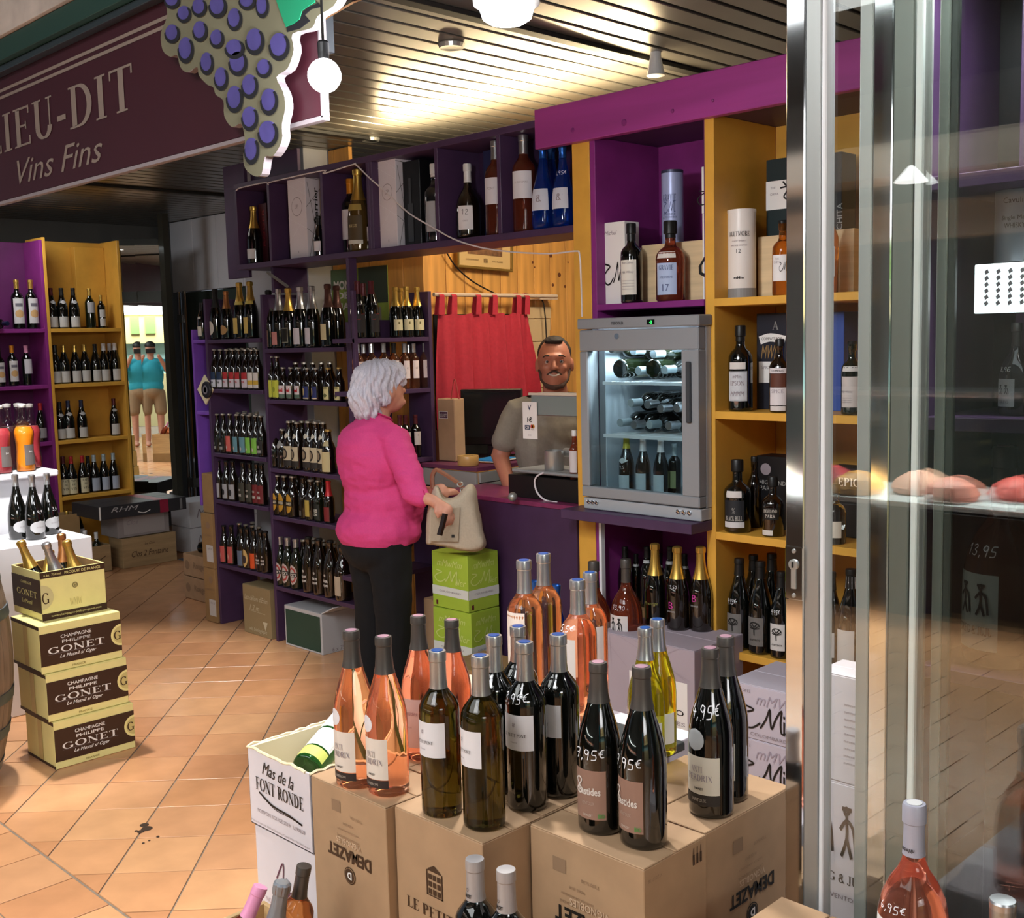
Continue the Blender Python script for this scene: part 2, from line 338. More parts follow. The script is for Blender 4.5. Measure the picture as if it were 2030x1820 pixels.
# ---------------------------------------------------------------- bottles
PF = {
 'bordeaux': [(.012, .006), (.033, 0), (.0372, .004), (.0375, .01), (.0375, .192), (.0365, .203), (.032, .214), (.023, .226), (.0165, .236), (.0148, .25), (.0142, .285), (.0155, .287), (.0155, .302), (.0148, .305), (.005, .305)],
 'burgundy': [(.012, .008), (.036, 0), (.0405, .004), (.041, .01), (.041, .14), (.0395, .16), (.035, .183), (.028, .207), (.0215, .228), (.0172, .248), (.0155, .268), (.0148, .288), (.016, .29), (.0158, .303), (.015, .306), (.005, .306)],
 'champagne': [(.012, .008), (.039, 0), (.0435, .004), (.044, .012), (.044, .13), (.0425, .15), (.038, .175), (.031, .2), (.0235, .225), (.0185, .25), (.0158, .275), (.015, .298), (.0175, .30), (.0185, .308), (.018, .32), (.013, .324), (.004, .324)],
 'magnum': [(.012, .008), (.043, 0), (.0495, .006), (.052, .03), (.052, .11), (.050, .14), (.043, .18), (.032, .22), (.0225, .255), (.0175, .285), (.0155, .31), (.0150, .33), (.0175, .335), (.0175, .352), (.012, .356), (.004, .356)],
 'flask': [(.015, .008), (.044, 0), (.050, .005), (.0515, .02), (.0515, .10), (.0505, .13), (.045, .158), (.034, .182), (.022, .20), (.0165, .215), (.0148, .235), (.0142, .27), (.0165, .272), (.0165, .296), (.015, .30), (.005, .30)],
 'longneck': [(.01, .005), (.0275, 0), (.0302, .004), (.0305, .01), (.0305, .118), (.0285, .135), (.021, .158), (.0155, .175), (.0135, .2), (.0128, .222), (.0145, .224), (.0147, .232), (.0125, .235), (.004, .235)],
 'stubby': [(.01, .005), (.03, 0), (.0332, .004), (.0335, .01), (.0335, .095), (.031, .115), (.022, .138), (.0165, .15), (.0145, .17), (.0135, .186), (.0152, .188), (.0152, .197), (.013, .2), (.004, .2)],
 'weizen': [(.01, .005), (.032, 0), (.0355, .004), (.036, .012), (.036, .11), (.034, .14), (.0265, .175), (.0195, .2), (.0155, .22), (.014, .242), (.0158, .244), (.0158, .254), (.0135, .258), (.004, .258)],
 'spirit': [(.015, .006), (.036, 0), (.0405, .004), (.041, .012), (.041, .165), (.0395, .185), (.032, .2), (.02, .21), (.0155, .222), (.0148, .25), (.0175, .252), (.0175, .285), (.016, .288), (.005, .288)],
 'decanter': [(.015, .006), (.042, 0), (.047, .005), (.047, .12), (.048, .135), (.044, .152), (.032, .165), (.0195, .174), (.017, .185), (.0165, .212), (.021, .214), (.021, .25), (.019, .254), (.005, .254)],
 'tall': [(.015, .006), (.033, 0), (.037, .004), (.0375, .19), (.0365, .205), (.03, .225), (.02, .245), (.0165, .262), (.0158, .29), (.0175, .292), (.0175, .335), (.016, .34), (.005, .34)],
 'juice': [(.015, .006), (.036, 0), (.040, .005), (.040, .05), (.037, .09), (.0385, .13), (.043, .165), (.042, .18), (.034, .198), (.023, .212), (.018, .228), (.0165, .26), (.0165, .285), (.018, .287), (.018, .30), (.005, .302)]}
def rad(pf, z):
    for (r0, z0), (r1, z1) in zip(pf[1:], pf[2:]):
        if z0 <= z <= z1: return r0 + (r1 - r0) * (z - z0) / ((z1 - z0) or 1)
    return pf[4][0]
_mc = {}
def glass_mesh(kind, mat, seg):
    k = ('g', kind, mat.name, seg)
    if k not in _mc: _mc[k] = MB().lathe(PF[kind], seg).mesh('glass', mat, smooth=True, ang=60)
    return _mc[k]
def foil_mesh(kind, z0, mat, seg, wire=False):
    k = ('f', kind, z0, mat.name, seg)
    if k not in _mc:
        pf = PF[kind]; top = pf[-1][1]; e = .0007
        pr = [(rad(pf, z0) - .0003, z0), (rad(pf, z0) + e, z0 + .0002)] + [(r + e, z) for r, z in pf if z > z0 + .002 and r > .006] + [(.004, top + e)]
        if kind == 'champagne':       # wire-hood bulge
            mb = MB().lathe(pr, seg)
            mb.v = [(x * (1 + .05 * math.sin(a * 7) * (1 if z > .27 else 0)), y * (1 + .05 * math.sin(a * 7 + 1) * (1 if z > .27 else 0)), z) for x, y, z in mb.v for a in [math.atan2(y, x)]]
        else: mb = MB().lathe(pr, seg)
        _mc[k] = mb.mesh('foil', mat, smooth=True, ang=28)
    return _mc[k]
def patch_mesh(kind, z0, z1, a, mat, shape='rect', eps=.0005, a0=0):
    k = ('p', kind, z0, z1, a, mat.name, shape, a0, eps)
    if k not in _mc:
        pf = PF[kind]; n = 10; m = 12 if shape != 'rect' else 5 if z1 - z0 > .03 else 2; v = []; f = []
        for j in range(m + 1):
            t = j / m; z = z0 + (z1 - z0) * t; r = rad(pf, z) + eps
            aa = a if shape == 'rect' else a * math.sqrt(max(0, 1 - (2 * t - 1) ** 2)) + .01 if shape == 'oval' else a * (1 - abs(2 * t - 1)) + .01 if shape == 'diamond' else a * (1 - .35 * t)
            for i in range(n + 1):
                ang = a0 + aa * (2 * i / n - 1); v.append((r * math.cos(ang), r * math.sin(ang), z))
        for j in range(m):
            for i in range(n): b = j * (n + 1) + i; f.append((b, b + 1, b + n + 2, b + n + 1))
        _mc[k] = MB().add(v, f).mesh('label', mat, smooth=True)
    return _mc[k]
def btext_mesh(kind, s, z, h, mat, font='sans', a0=0, w=None, bold=0):
    k = ('t', kind, s, z, h, mat.name, font, a0, w, bold)
    if k not in _mc:
        V, Fs, asp = norm(glyphs(s, font, bold)); ww = w or h / asp; pf = PF[kind]; v = []
        for x, y, l in V:
            zz = z + y * h; r = rad(pf, zz) + .0017 + l * .00006; an = a0 + x * ww / r; v.append((r * math.cos(an), r * math.sin(an), zz))
        _mc[k] = MB().add(v, Fs).mesh('lettering', mat)
    return _mc[k]
OBST = []
def bottle(kind, p, az, glass, foil=None, labels=(), texts=(), label='', cat='bottle', group=None, sc=1, seg=14, name='wine_bottle', tilt=None):
    """labels: (z0,z1,halfangle,colour|mat[,shape,a0]); texts: (string,z,h,mat,font,a0,w,bold)"""
    r = thing(name, label, cat, p, 0, group); r.scale = (sc, sc, sc)
    r.rotation_euler = (0, 0, az) if tilt is None else (Matrix.Rotation(tilt[0], 3, Vector((math.cos(tilt[1]), math.sin(tilt[1]), 0))) @ Matrix.Rotation(az, 3, 'Z')).to_euler()
    g = part('glass', glass_mesh(kind, glass, seg), r); lp_ = None
    if foil: part('foil' if not name.startswith('beer') else 'cap', foil_mesh(kind, foil[0], FO[foil[1]] if isinstance(foil[1], str) else foil[1], seg), r)
    for i_, l in enumerate(labels):
        m = l[3] if not isinstance(l[3], str) else lab(l[3])
        lp_ = part('label', patch_mesh(kind, l[0], l[1], l[2], m, *(l[4:5] or ('rect',)), eps=.0005 + .00022 * i_, a0=(l[5] if len(l) > 5 else 0)), r)
    for t in texts: part('lettering', btext_mesh(kind, *t), lp_ if lp_ and not (len(t) > 4 and t[4] == 'hand') else g)
    if seg >= 36 and foil:      # coloured disc on the capsule of the near bottles
        tz = PF[kind][-1][1] + .0009; dm = FO['purpletop'] if foil[1] == 'grey' else FO['blue'] if foil[1] == 'silver' else FO['white']
        k = ('disc', tz, dm.name)
        if k not in _mc: _mc[k] = MB().lathe([(.0112, tz - .0003), (.011, tz + .0004), (.0075, tz + .0005)], 20).mesh('cap_disc', dm)
        part('cap_disc', _mc[k], r)
    return r
ORD = ['first', 'second', 'third', 'fourth', 'fifth', 'sixth', 'seventh', 'eighth', 'ninth', 'tenth', 'eleventh', 'twelfth']
def short(w_): return w_.replace('the ', '').replace('mustard bookcase', 'mustard case').replace('magenta bookcase', 'magenta case').replace(' of ', ', ')
def row(px_list, place, base_z, az, where, group, default, seg=12, cat='bottle', name='wine_bottle'):
    """px_list: (px, pytop, desc, spec dict overrides); place: ('X',val) or ('Y',val)"""
    for i, (px, pt, desc, kw) in enumerate(px_list):
        d = dict(default); d.update(kw); off = d.pop('off', 0)
        p = Vector((place[1] + off, onX(px, place[1] + off, base_z), base_z)) if place[0] == 'X' else Vector((onY(px, place[1] + off, base_z), place[1] + off, base_z))
        sc = d.pop('sc', None) or (height_to(p, pt) / PF[d['kind']][-1][1] if pt else 1)
        d.setdefault('labels', ())
        bottle(d['kind'], p, az + d.get('da', 0) + random.uniform(-.12, .12), d['glass'], d.get('foil'), d['labels'], d.get('texts', ()),
               f"{desc}, {ORD[i]} from left, {short(where)}", cat, group, sc, seg, name)
# ================================================================ structure
fl = thing('floor', None, None, (0, 0, 0)); fl['kind'] = 'structure'
GROUT = M('grout', '#84786a', .8, noise_s=20, amt=.2)
TCOL = [M('terracotta_%s' % n, c, .26, noise_s=7, amt=.1, bump=.12, spec=.5) for n, c in zip('abcde', ('#c9946a', '#c38d63', '#cd9b70', '#c08961', '#c6936b'))]
part('grout_bed', MB().box((-7, -7, -.06), (7.2, 11.5, -.004)), fl, GROUT)
TS = .2535; ta = math.radians(46.9); ex = Vector((math.cos(ta), math.sin(ta), 0)); ey = Vector((-math.sin(ta), math.cos(ta), 0)); org = Vector((1.582, 3.068, 0))
tm = [MB().box((-TS / 2 + .003, -TS / 2 + .003, -.006), (TS / 2 - .003, TS / 2 - .003, 0)).mesh('tile', m, bevel=.0008) for m in TCOL]
stuff = MB(); near = []
for i in range(-24, 30):
    for j in range(-24, 34):
        c = org + ex * (i * TS) + ey * ((j + .5) * TS)
        if not (1.39 - .17 < c.x < 5.1 and -.5 < c.y < 9.6): continue
        px, py = PR(c); vis = c.dot(FW) > 0 and -40 < px < 2070 and 600 < py < 1880
        near.append((0 if vis else 1, c.length, c, i, j))
near.sort(key=lambda t: t[:2])
def clipx(poly, xb, sgn):
    out = []
    for k in range(len(poly)):
        a, b = poly[k - 1], poly[k]; ia, ib = (a[0] - xb) * sgn >= 0, (b[0] - xb) * sgn >= 0
        if ia != ib: t = (xb - a[0]) / (b[0] - a[0]); out.append((xb, a[1] + t * (b[1] - a[1])))
        if ib: out.append(b)
    return out
h_ = TS / 2 - .003
for n_, (vis, d, c, i, j) in enumerate(near):
    q = [(c.x + ex.x * a + ey.x * b, c.y + ex.y * a + ey.y * b) for a, b in ((-h_, -h_), (h_, -h_), (h_, h_), (-h_, h_))]
    if min(p[0] for p in q) < 1.395:
        q2 = clipx(q, 1.395, 1)
        if len(q2) > 2:
            m = MB().prism([(a - c.x, b - c.y) for a, b in q2], -.006, 0); part('tile', m.mesh('tile', TCOL[(i * 7 + j * 3) % 5]), fl, loc=c)
        continue
    if n_ < 235:
        o = part('tile', tm[(i * 7 + j * 3) % 5], fl, loc=c + Vector((0, 0, random.uniform(-.0006, .0006)))); o.rotation_euler = (0, 0, ta)
    else: stuff.prism(q, -.006, 0)
AT = .25; tl2 = [MB().box((-AT / 2 + .003, -AT / 2 + .003, -.006), (AT / 2 - .003, AT / 2 - .003, 0)).mesh('tile', m, bevel=.0012) for m in TCOL]
for i in range(0, 26):
    for j in range(-8, 30):
        c = Vector((1.389 - (i + .5) * AT, -.1 + (j + .5) * AT + (AT / 2 if i % 2 else 0), 0))
        px, py = PR(c)
        if i < 6 and c.dot(FW) > .2 and -60 < px < 1500 and py < 2000: part('tile', tl2[(i * 3 + j) % 5], fl, loc=c)
        else: stuff.box((c.x - AT / 2 + .003, c.y - AT / 2 + .003, -.006), (c.x + AT / 2 - .003, c.y + AT / 2 - .003, 0))
so = part('tile_remainder', stuff, fl, TCOL[0]); so['kind'] = 'stuff'
# dirt spots on the tiles
SPOT = M('dirt_spot', '#3a2a1e', .8)
sp = thing('dirt_patch', 'small dark dirt specks on the sunlit-looking terracotta tiles in the open floor', 'dirt', T(284, 1640, z=0))
for a, b, r in ((286, 1636, .016), (291, 1643, .02), (279, 1649, .013), (270, 1648, .006), (313, 1659, .006), (296, 1667, .004), (284, 1672, .005)):
    c = T(a, b, z=0); part('speck', MB().lathe([(r, 0), (r * .9, .0012), (0.0001, .0015)], 9), sp, SPOT, loc=c - sp.location)
sp.location.z = .0008
# ceiling: metal slats running away from the shop front
ce = thing('ceiling', None, None, (0, 0, 2.74)); ce['kind'] = 'structure'
CSL = M('ceiling_slat_metal', '#85817a', .28, .75, noise_s=3, amt=.1); CBK = M('ceiling_void', '#16150f', .9)
part('ceiling_void', MB().box((.42, -2, .03), (6.6, 10.5, .1)), ce, CBK, loc=(1.3, 0, 0))
sl = MB().box((0, -.0515, 0), (5.2, .0515, .012)).mesh('slat', CSL, bevel=.003)
y = -1.5
while y < 10: part('slat', sl, ce, loc=(1.72, y, 0)); y += .1225
RAIL = M('ceiling_rail_dark', '#1c1b1a', .5)
for yy in (2.83, 4.86, 7.3): board('ceiling_rail', (1.74, yy, 2.722), (5.4, yy + .05, 2.739), RAIL, ce)
for px, py in ((895, 88), (735, 275)):
    c = T(px, py, z=2.735); s_ = thing('ceiling_spot', 'round recessed metal fitting in the slatted ceiling' + (', nearer the shop front' if px > 800 else ', nearer the overhead shelf'), 'ceiling fitting', c)
    part('ring', MB().lathe([(.02, -.012), (.045, -.014), (.05, 0), (.048, .004), (.02, .004)], 20), s_, STEEL); part('lens', MB().lathe([(.02, -.011), (.019, -.008)], 16), s_, CBK)
# outside: hall ceiling and soffit
solid('ceiling_hall', MB().box((-6.9, -6.8, 3.9), (1.45, 11, 4.0)), M('hall_ceiling', '#3c3b38', .8), kind='structure')
# room walls
solid('wall_back', MB().box((5.42, -1.5, 0), (5.5, 9.1, 2.78)), M('grey_plaster', '#8c8b88', .8, noise_s=3, amt=.06), kind='structure')
solid('wall_left', MB().box((1.4, 9.62, 0), (5.5, 9.7, 2.78)), M('dim_grey_wall', '#5e5c58', .8, noise_s=3, amt=.06), kind='structure')
WPL = M('white_plaster', '#b5b5b9', .7, noise_s=4, amt=.05)
board('wall_rear', (3.74, 5.36, 0), (3.92, 6.02, 2.74), WPL)['kind'] = 'structure'
# wood-clad wall behind the overhead shelf, and clad partition with the curtain
ww = thing('wall_wood', None, None, (3.9, 4.56, 0)); ww['kind'] = 'structure'
yy = 4.575
k = 0
while yy < 5.34:
    wd = min(.145, 5.35 - yy); board('plank', (3.9, yy, 0), (3.925, yy + wd - .004, 2.735 if yy > 5.1 else 2.56), WOOD, ww, .002); yy += wd; k += 1
wp = thing('wall_partition', None, None, (3.9, 4.56, 0)); wp['kind'] = 'structure'
xx = 3.93
for k in range(11):
    board('plank', (xx, 4.56, 0), (xx + .132, 4.585, 2.56), WOOD, wp, .002)
    xx += .136
KN = M('pine_knot', '#6b3a1c', .6)
for px, py, r in ((1092, 507, .012), (1109, 545, .014), (1096, 565, .01), (1120, 568, .009), (1126, 520, .006), (1056, 520, .008), (1060, 530, .006)):
    c = T(px, py, Y=4.559); part('knot', MB().lathe([(r, 0), (r * .5, .0012)], 10, Matrix.Rotation(PI / 2, 4, 'X')), wp, KN, loc=Vector((c.x, 4.5592, c.z)) - wp.location)
board('trim_corner', (3.893, 4.545, 0), (3.93, 4.575, 2.56), WOOD)['kind'] = 'structure'
# grey soffit panel at far left and its chrome posts
sf = thing('wall_soffit', None, None, (5.0, 8.7, 2.13)); sf['kind'] = 'structure'
GP = M('grey_panel', '#d4d5da', .55, noise_s=2, amt=.04)
for k in range(4): board('panel', (5.0, 7.7 + k * .385, 2.13), (5.05, 7.7 + k * .385 + .38, 2.735), GP, sf, .003)
dg = thing('door_glass', None, None, (5.0, 8.4, 0)); dg['kind'] = 'structure'
part('pane', MB().box((5.0, 7.3, .02), (5.012, 9.05, 2.12)), dg, M('dark_tinted_glass', '#3d4742', .15, spec=.6), W=True)
for a in (9.08, 8.98): part('stile', MB().tube([(4.97, a, .02), (4.97, a, 2.13)], .018, 10), dg, CHROME, W=True)
board('lock_box', (4.94, 8.95, .42), (5.0, 9.05, .5), STEEL, dg); board('hinge_box', (4.94, 9.0, 1.86), (5.0, 9.08, 1.93), STEEL, dg)
# mirrored folding door leaves in the far corner
MIR = M('mirror', '#e8efec', .01, 1)
md = thing('door_mirror', None, None, T(285, 990, D=9.2) * 1.0); md['kind'] = 'structure'; md.location.z = .25
c0 = md.location.copy()
for a, b, ctr in ((238, 280.0, 281.5), (280.5, 328, 305)):
    pa = T(a, 700, D=9.25); pb = T(b, 700, D=9.25); c = T(ctr, 700, D=9.25)
    n = Vector((-c.x, -c.y, 0)).normalized(); e = Vector((-n.y, n.x, 0)); e = e if e.dot(RT) > 0 else -e
    m = Vector(((pa.x + pb.x) / 2, (pa.y + pb.y) / 2, 0)); w2 = (pb - pa).length / 2
    q = MB().box((-w2, 0, .28), (w2, .012, 2.5)); mt = Matrix(((e.x, -n.x, 0, m.x), (e.y, -n.y, 0, m.y), (0, 0, 1, 0), (0, 0, 0, 1)))
    q.v = [tuple(mt @ Vector(p)) for p in q.v]; part('mirror_leaf', q, md, MIR, W=True)
    for zz in (.28, 2.02, 2.48):
        q = MB().box((-w2, -.012, zz), (w2, .004, zz + (.05 if zz != 2.02 else .09))); q.v = [tuple(mt @ Vector(p)) for p in q.v]; part('rail', q, md, M('dark_metal', '#2b2c2a', .3, .7), W=True)
pa = T(328, 700, D=9.2); q = MB().box((pa.x - .0, pa.y - .07, .05), (pa.x + .05, pa.y + .01, 2.72)); part('frame', q, md, M('dark_frame', '#2f2d25', .45), W=True)

# ================================================================ shop sign with the bunch of grapes
SG = M('sign_burgundy', '#350f1a', .5, noise_s=3, amt=.06); SGT = M('sign_lettering', '#7b6d64', .6); SGE = M('sign_edge', '#857c80', .6)
X0 = 1.70; sg = thing('shop_sign', 'long burgundy fascia sign lettered LIEU-DIT Vins Fins above the shop front', 'sign', (X0, 4.0, 2.2))
board('sign_board', (X0, 2.352, 2.212), (X0 + .018, 6.2, 2.86), SG, sg)
board('edge_strip', (X0 - .001, 2.344, 2.206), (X0 + .02, 2.352, 2.86), SGE, sg, .0008); board('edge_strip', (X0 - .001, 2.344, 2.2), (X0 + .02, 6.2, 2.2115), SGE, sg, .0008)
f = face_mx(sg, X0, 6.0, 0)
def up(px, py): p = T(px, py, X=X0); return 6.0 - p.y, p.z
u0, v0 = up(0, 299); u1, v1 = up(256, 135); ub, vb = up(244, 222)
f.text('LIEU-DIT', (u1 + u0) / 2 - .05, 2.449, w=(u1 - u0) + .14, h=.135, mat=SGT, font='serif')
ua, _ = up(36, 345); uc, _ = up(205, 305)
f.text('Vins Fins', (ua + uc) / 2, 2.295, w=(uc - ua), h=.085, mat=SGT, font='ital')
for zz in (2.578, 2.602): f.line([(.2, zz), (3.45, zz)], .011, SGT)
board('fascia_trim', (X0 - .035, 2.33, 2.648), (X0 - .001, 6.2, 2.670), M('galvanised_trim', '#5c6a72', .3, .8), sg)
board('green_beam', (X0 - .06, 2.2, 2.672), (X0 - .004, 6.4, 2.742), M('dark_green_paint', '#1f3a33', .5))['kind'] = 'structure'
bpy.data.objects['green_beam'].name = 'trim_beam'
board('trim_stone', (X0 - .075, 2.2, 2.744), (X0 - .004, 6.4, 3.25), M('rough_stone', '#a89c93', .9, noise_s=6, amt=.25, bump=.4))['kind'] = 'structure'
def z1(x, y): p = T(x / 2.985, y / 2.985, X=X0 - .03); return p
gc = thing('grape_sign', 'cut-out painted bunch of purple grapes with green leaf fixed on the burgundy sign', 'sign', (X0 - .03, 2.9, 2.1))
OUT = [(1000, -60), (1010, 60), (1010, 110), (975, 200), (985, 300), (1030, 340), (1070, 330), (1090, 400), (1130, 432), (1190, 400), (1200, 450), (1250, 505), (1285, 520), (1300, 565), (1345, 600), (1350, 690), (1395, 755), (1450, 735), (1472, 830), (1463, 930), (1475, 1000), (1530, 1045), (1572, 1030), (1592, 930), (1640, 925), (1692, 835), (1692, 740), (1712, 640), (1700, 550), (1660, 460), (1725, 410), (1762, 300), (1755, 205), (1870, 170), (1905, 100), (2000, 40), (2050, -60)]
OUT = [(p.x, p.y) for p in curve_pts([(a, b, 0) for a, b in OUT], 3)]
def flat(pts, d0, d1):
    P_ = [z1(a, b) for a, b in pts]; n = len(P_); m = MB()
    m.add([(X0 - .03 - d1, p.y, p.z) for p in P_] + [(X0 - .03 - d0, p.y, p.z) for p in P_], [tuple(range(n)), tuple(range(2 * n - 1, n - 1, -1))] + [((i + 1) % n, i, n + i, n + (i + 1) % n) for i in range(n)])
    return m
me = flat(OUT, -.012, .012).mesh('cut_out_board', M('grape_board_olive', '#66634f', .6, noise_s=6, amt=.08), recalc=True); me.materials.append(SGE)
nn = len(OUT)
for p in me.polygons[2:]: p.material_index = 1
part('cut_out_board', me, gc, W=True)
GR = M('grape_purple', '#443d78', .55, noise_s=20, amt=.12); GK = M('grape_outline_black', '#101016', .6)
for cx, cy, rx, ry in ((1045, 5, 42, 42), (1115, 85, 38, 45), (1205, 45, 40, 50), (1315, 40, 48, 60), (1415, 115, 40, 60), (1490, 10, 45, 45), (1580, 40, 35, 60), (1045, 200, 40, 50), (1210, 185, 40, 55), (1310, 230, 38, 50), (1535, 245, 50, 72), (1680, 275, 55, 75), (1125, 295, 42, 70), (1415, 290, 52, 52), (1435, 375, 50, 65), (1250, 375, 36, 60), (1590, 405, 42, 50), (1335, 465, 38, 62), (1505, 510, 45, 65), (1415, 585, 45, 72), (1620, 600, 47, 72), (1505, 700, 45, 65), (1613, 790, 54, 72), (1515, 890, 40, 72)):
    el = lambda s, ox=0, oy=0, a0=0, a1=360, n=18: [(cx + ox + rx * s * math.cos(math.radians(a0 + (a1 - a0) * i / n)), cy + oy + ry * s * math.sin(math.radians(a0 + (a1 - a0) * i / n))) for i in range(n + (0 if a1 - a0 == 360 else 1))]
    g = part('grape', flat(el(1), .012, .0145).mesh('grape', GR, recalc=True), gc, W=True)
    cr = el(1.12, 2, 8, -50, 190) + list(reversed(el(.82, 0, 0, -50, 190)))
    m_ = MB(); a_ = el(1.15, 2, 6, -50, 185); b_ = el(.86, -2, -2, -50, 185); P_ = [z1(*q) for q in a_ + b_]; n = len(a_)
    m_.add([(X0 - .03 - .0152, p.y, p.z) for p in P_], [(i, i + 1, n + i + 1, n + i) for i in range(n - 1)]); part('crescent', m_.mesh('crescent', GK), gc, W=True)
part('leaf', flat([(1640, -60), (1680, 60), (1720, 165), (1760, 150), (1800, 120), (1815, 70), (1850, 45), (1890, 20), (1900, -60)], .012, .0145).mesh('leaf', M('leaf_green', '#16805a', .5), recalc=True), gc, W=True)
part('leaf_shadow', flat([(1725, 195), (1800, 175), (1860, 130), (1830, 95), (1870, 60), (1935, 45), (1890, 10), (1905, 25), (1850, 50), (1818, 75), (1803, 122), (1762, 152), (1722, 168)], .012, .0135).mesh('leaf_shadow', GK, recalc=True), gc, W=True)
# globe bulb hanging behind the sign end, its holder, and the round lamp at the top of the frame
EM = M('lamp_glow', '#ffffff', .3, emit=14)
b = thing('globe_bulb', 'glowing white globe bulb hanging at the end of the burgundy sign', 'lamp', BULB)
part('globe', MB().lathe([(.037 * math.sin(PI * i / 12) + .0001, -.037 * math.cos(PI * i / 12)) for i in range(13)], 20).mesh('globe', EM, smooth=True), b); part('socket', MB().lathe([(.012, .035), (.013, .05), (.013, .07), (.01, .075)], 14), b, M('dark_socket', '#1d1d1f', .4)); M('white_plastic', '#c8c8c8', .4)
part('cord', MB().tube([(0, 0, .075), (.0, 0, .37)], .003, 6), b, BLACK)
b = thing('round_lamp', 'white round spotlight housing glowing at top centre under the ceiling', 'lamp', LAMP)
part('housing', MB().lathe([(.07, -.03), (.085, -.02), (.09, .03), (.075, .075), (.03, .09)], 28).mesh('housing', MATS['white_plastic'], smooth=True), b); part('lens', MB().lathe([(.045, -.066), (.062, -.055), (.07, -.03), (.06, -.028)], 28).mesh('lens', EM, smooth=True), b)
part('stem', MB().tube([(0, 0, .09), (0, 0, .2)], .012, 8), b, MATS['white_plastic'])
p = T(1300, 150, X=3.6); fn = thing('funnel_lamp', 'small white conical lamp on the ceiling just behind the purple beam', 'lamp', p)
part('shade', MB().lathe([(.038, -.0), (.036, .0), (.022, .07), (.02, .11), (.01, .112)], 18), fn, MATS['white_plastic']); part('stem', MB().tube([(0, 0, .1), (0, 0, max(.12, 2.735 - p.z))], .008, 6), fn, MATS['white_plastic'])
# bracket behind the grapes
br = thing('sign_bracket', 'galvanised bracket and dark upright behind the end of the sign', 'bracket', T(640, 60, X=1.78))
part('arm', MB().tube([T(632, 40, X=1.74) - br.location, T(700, 0, X=1.78) - br.location, T(720, -8, X=1.78) - br.location], .008, 8), br, CHROME)
part('upright', MB().box((-.012, -.03, -.06), (.012, .012, .25)), br, M('dark_upright', '#43464b', .4, .3))

# ================================================================ shelving
XF, DP = 3.40, .26
def shelves(name, label, y1, y0, sides, levels, mat, top, depth=DP, th=.022, back=None, xf=XF, cat='shelf unit', innermat=None):
    t = thing(name, label, cat, (xf + depth / 2, (y0 + y1) / 2, 0))
    for a, zb, zt in sides: board('side_panel', (xf, a, zb), (xf + depth, a + .022, zt), mat, t)
    for z in levels: board('shelf', (xf + .002, y0 + .022, z - th), (xf + depth - .003, y1, z), mat, t)
    if back: board('back_panel', (xf + depth, y0, back[0]), (xf + depth + .008, y1 + .02, back[1]), innermat or mat, t)
    return t
Z1 = [1.688, 1.403, 1.029, .752, .368]; Z2 = [1.630, 1.354, .977, .713, .316]; Z3 = [1.672, 1.427, 1.109, .80, .5]
shelves('beer_shelf', 'dark purple shelf unit of beer bottles, leftmost of the purple units, five shelves', 5.915, 5.335, [(5.915, 0, 1.923)], Z1, PUR, 1.92)
shelves('beer_shelf', 'dark purple shelf unit of beer bottles, middle of the three, behind the pink-clad woman', 5.33, 4.575, [(5.312, 0, 1.921), (4.553, 0, 1.754)], Z2, PUR, 1.92)
YU = 4.345; Z3 = [T(700, 671, Y=YU).z, T(809, 771.6, Y=YU).z, T(840, 907, Y=YU).z, .80, .5]; XR = onY(853, YU, 1.6); XL_ = onY(704, YU, 1.6); ZT3 = T(851, 577.6, Y=YU).z
tall = board('upright', (3.4, 4.531, 0), (3.45, 4.552, 2.066), PUR); tag(tall, 'tall dark purple upright reaching from floor to the overhead shelf', 'post')
u3 = thing('wine_shelf', 'dark purple shelf unit with rosé bottles, right of the middle unit beside the red curtain', 'shelf unit', (3.65, 4.6, 0))
board('side_panel', (XR - .004, YU, 0), (XR + .018, YU + .178, ZT3), PUR, u3); board('side_panel', (XL_, YU, 0), (XL_ + .02, YU + .02, ZT3), PUR, u3)
for z in Z3: board('shelf', (XL_, YU + .002, z - .022), (XR - .004, YU + .178, z), PUR, u3)
board('support_post', (XF + .03, 5.24, 1.93), (XF + .25, 5.262, 2.066), PURD)
tag(bpy.data.objects['support_post'], 'short dark purple upright carrying the left end of the overhead shelf', 'post')
bb = solid('shelf_bracket', MB().tube([T(530, 540, X=3.41), T(570, 568, X=3.41)], .009, 4), STEEL, 'grey diagonal metal brace under the left end of the overhead shelf', 'bracket')
bb = solid('back_board', MB().box((3.5, YU + .170, Z3[0] + .0005), (XR - .01, YU + .177, Z3[0] + .09)), PUR, 'low purple board at the back of the top shelf with gold-foil bottles', 'board')
ss = thing('narrow_shelf', 'narrow bright violet corner shelf left of the beer units', 'shelf unit', (3.5, 6.02, 0))
VIO = M('violet_paint', '#7a4bb5', .45, noise_s=9, amt=.1)
board('side_panel', (3.4, 6.075, .70), (3.6, 6.095, 1.75), VIO, ss)
for z in (1.69, 1.27): board('shelf', (3.4, 5.94, z - .02), (3.6, 6.075, z), VIO, ss)
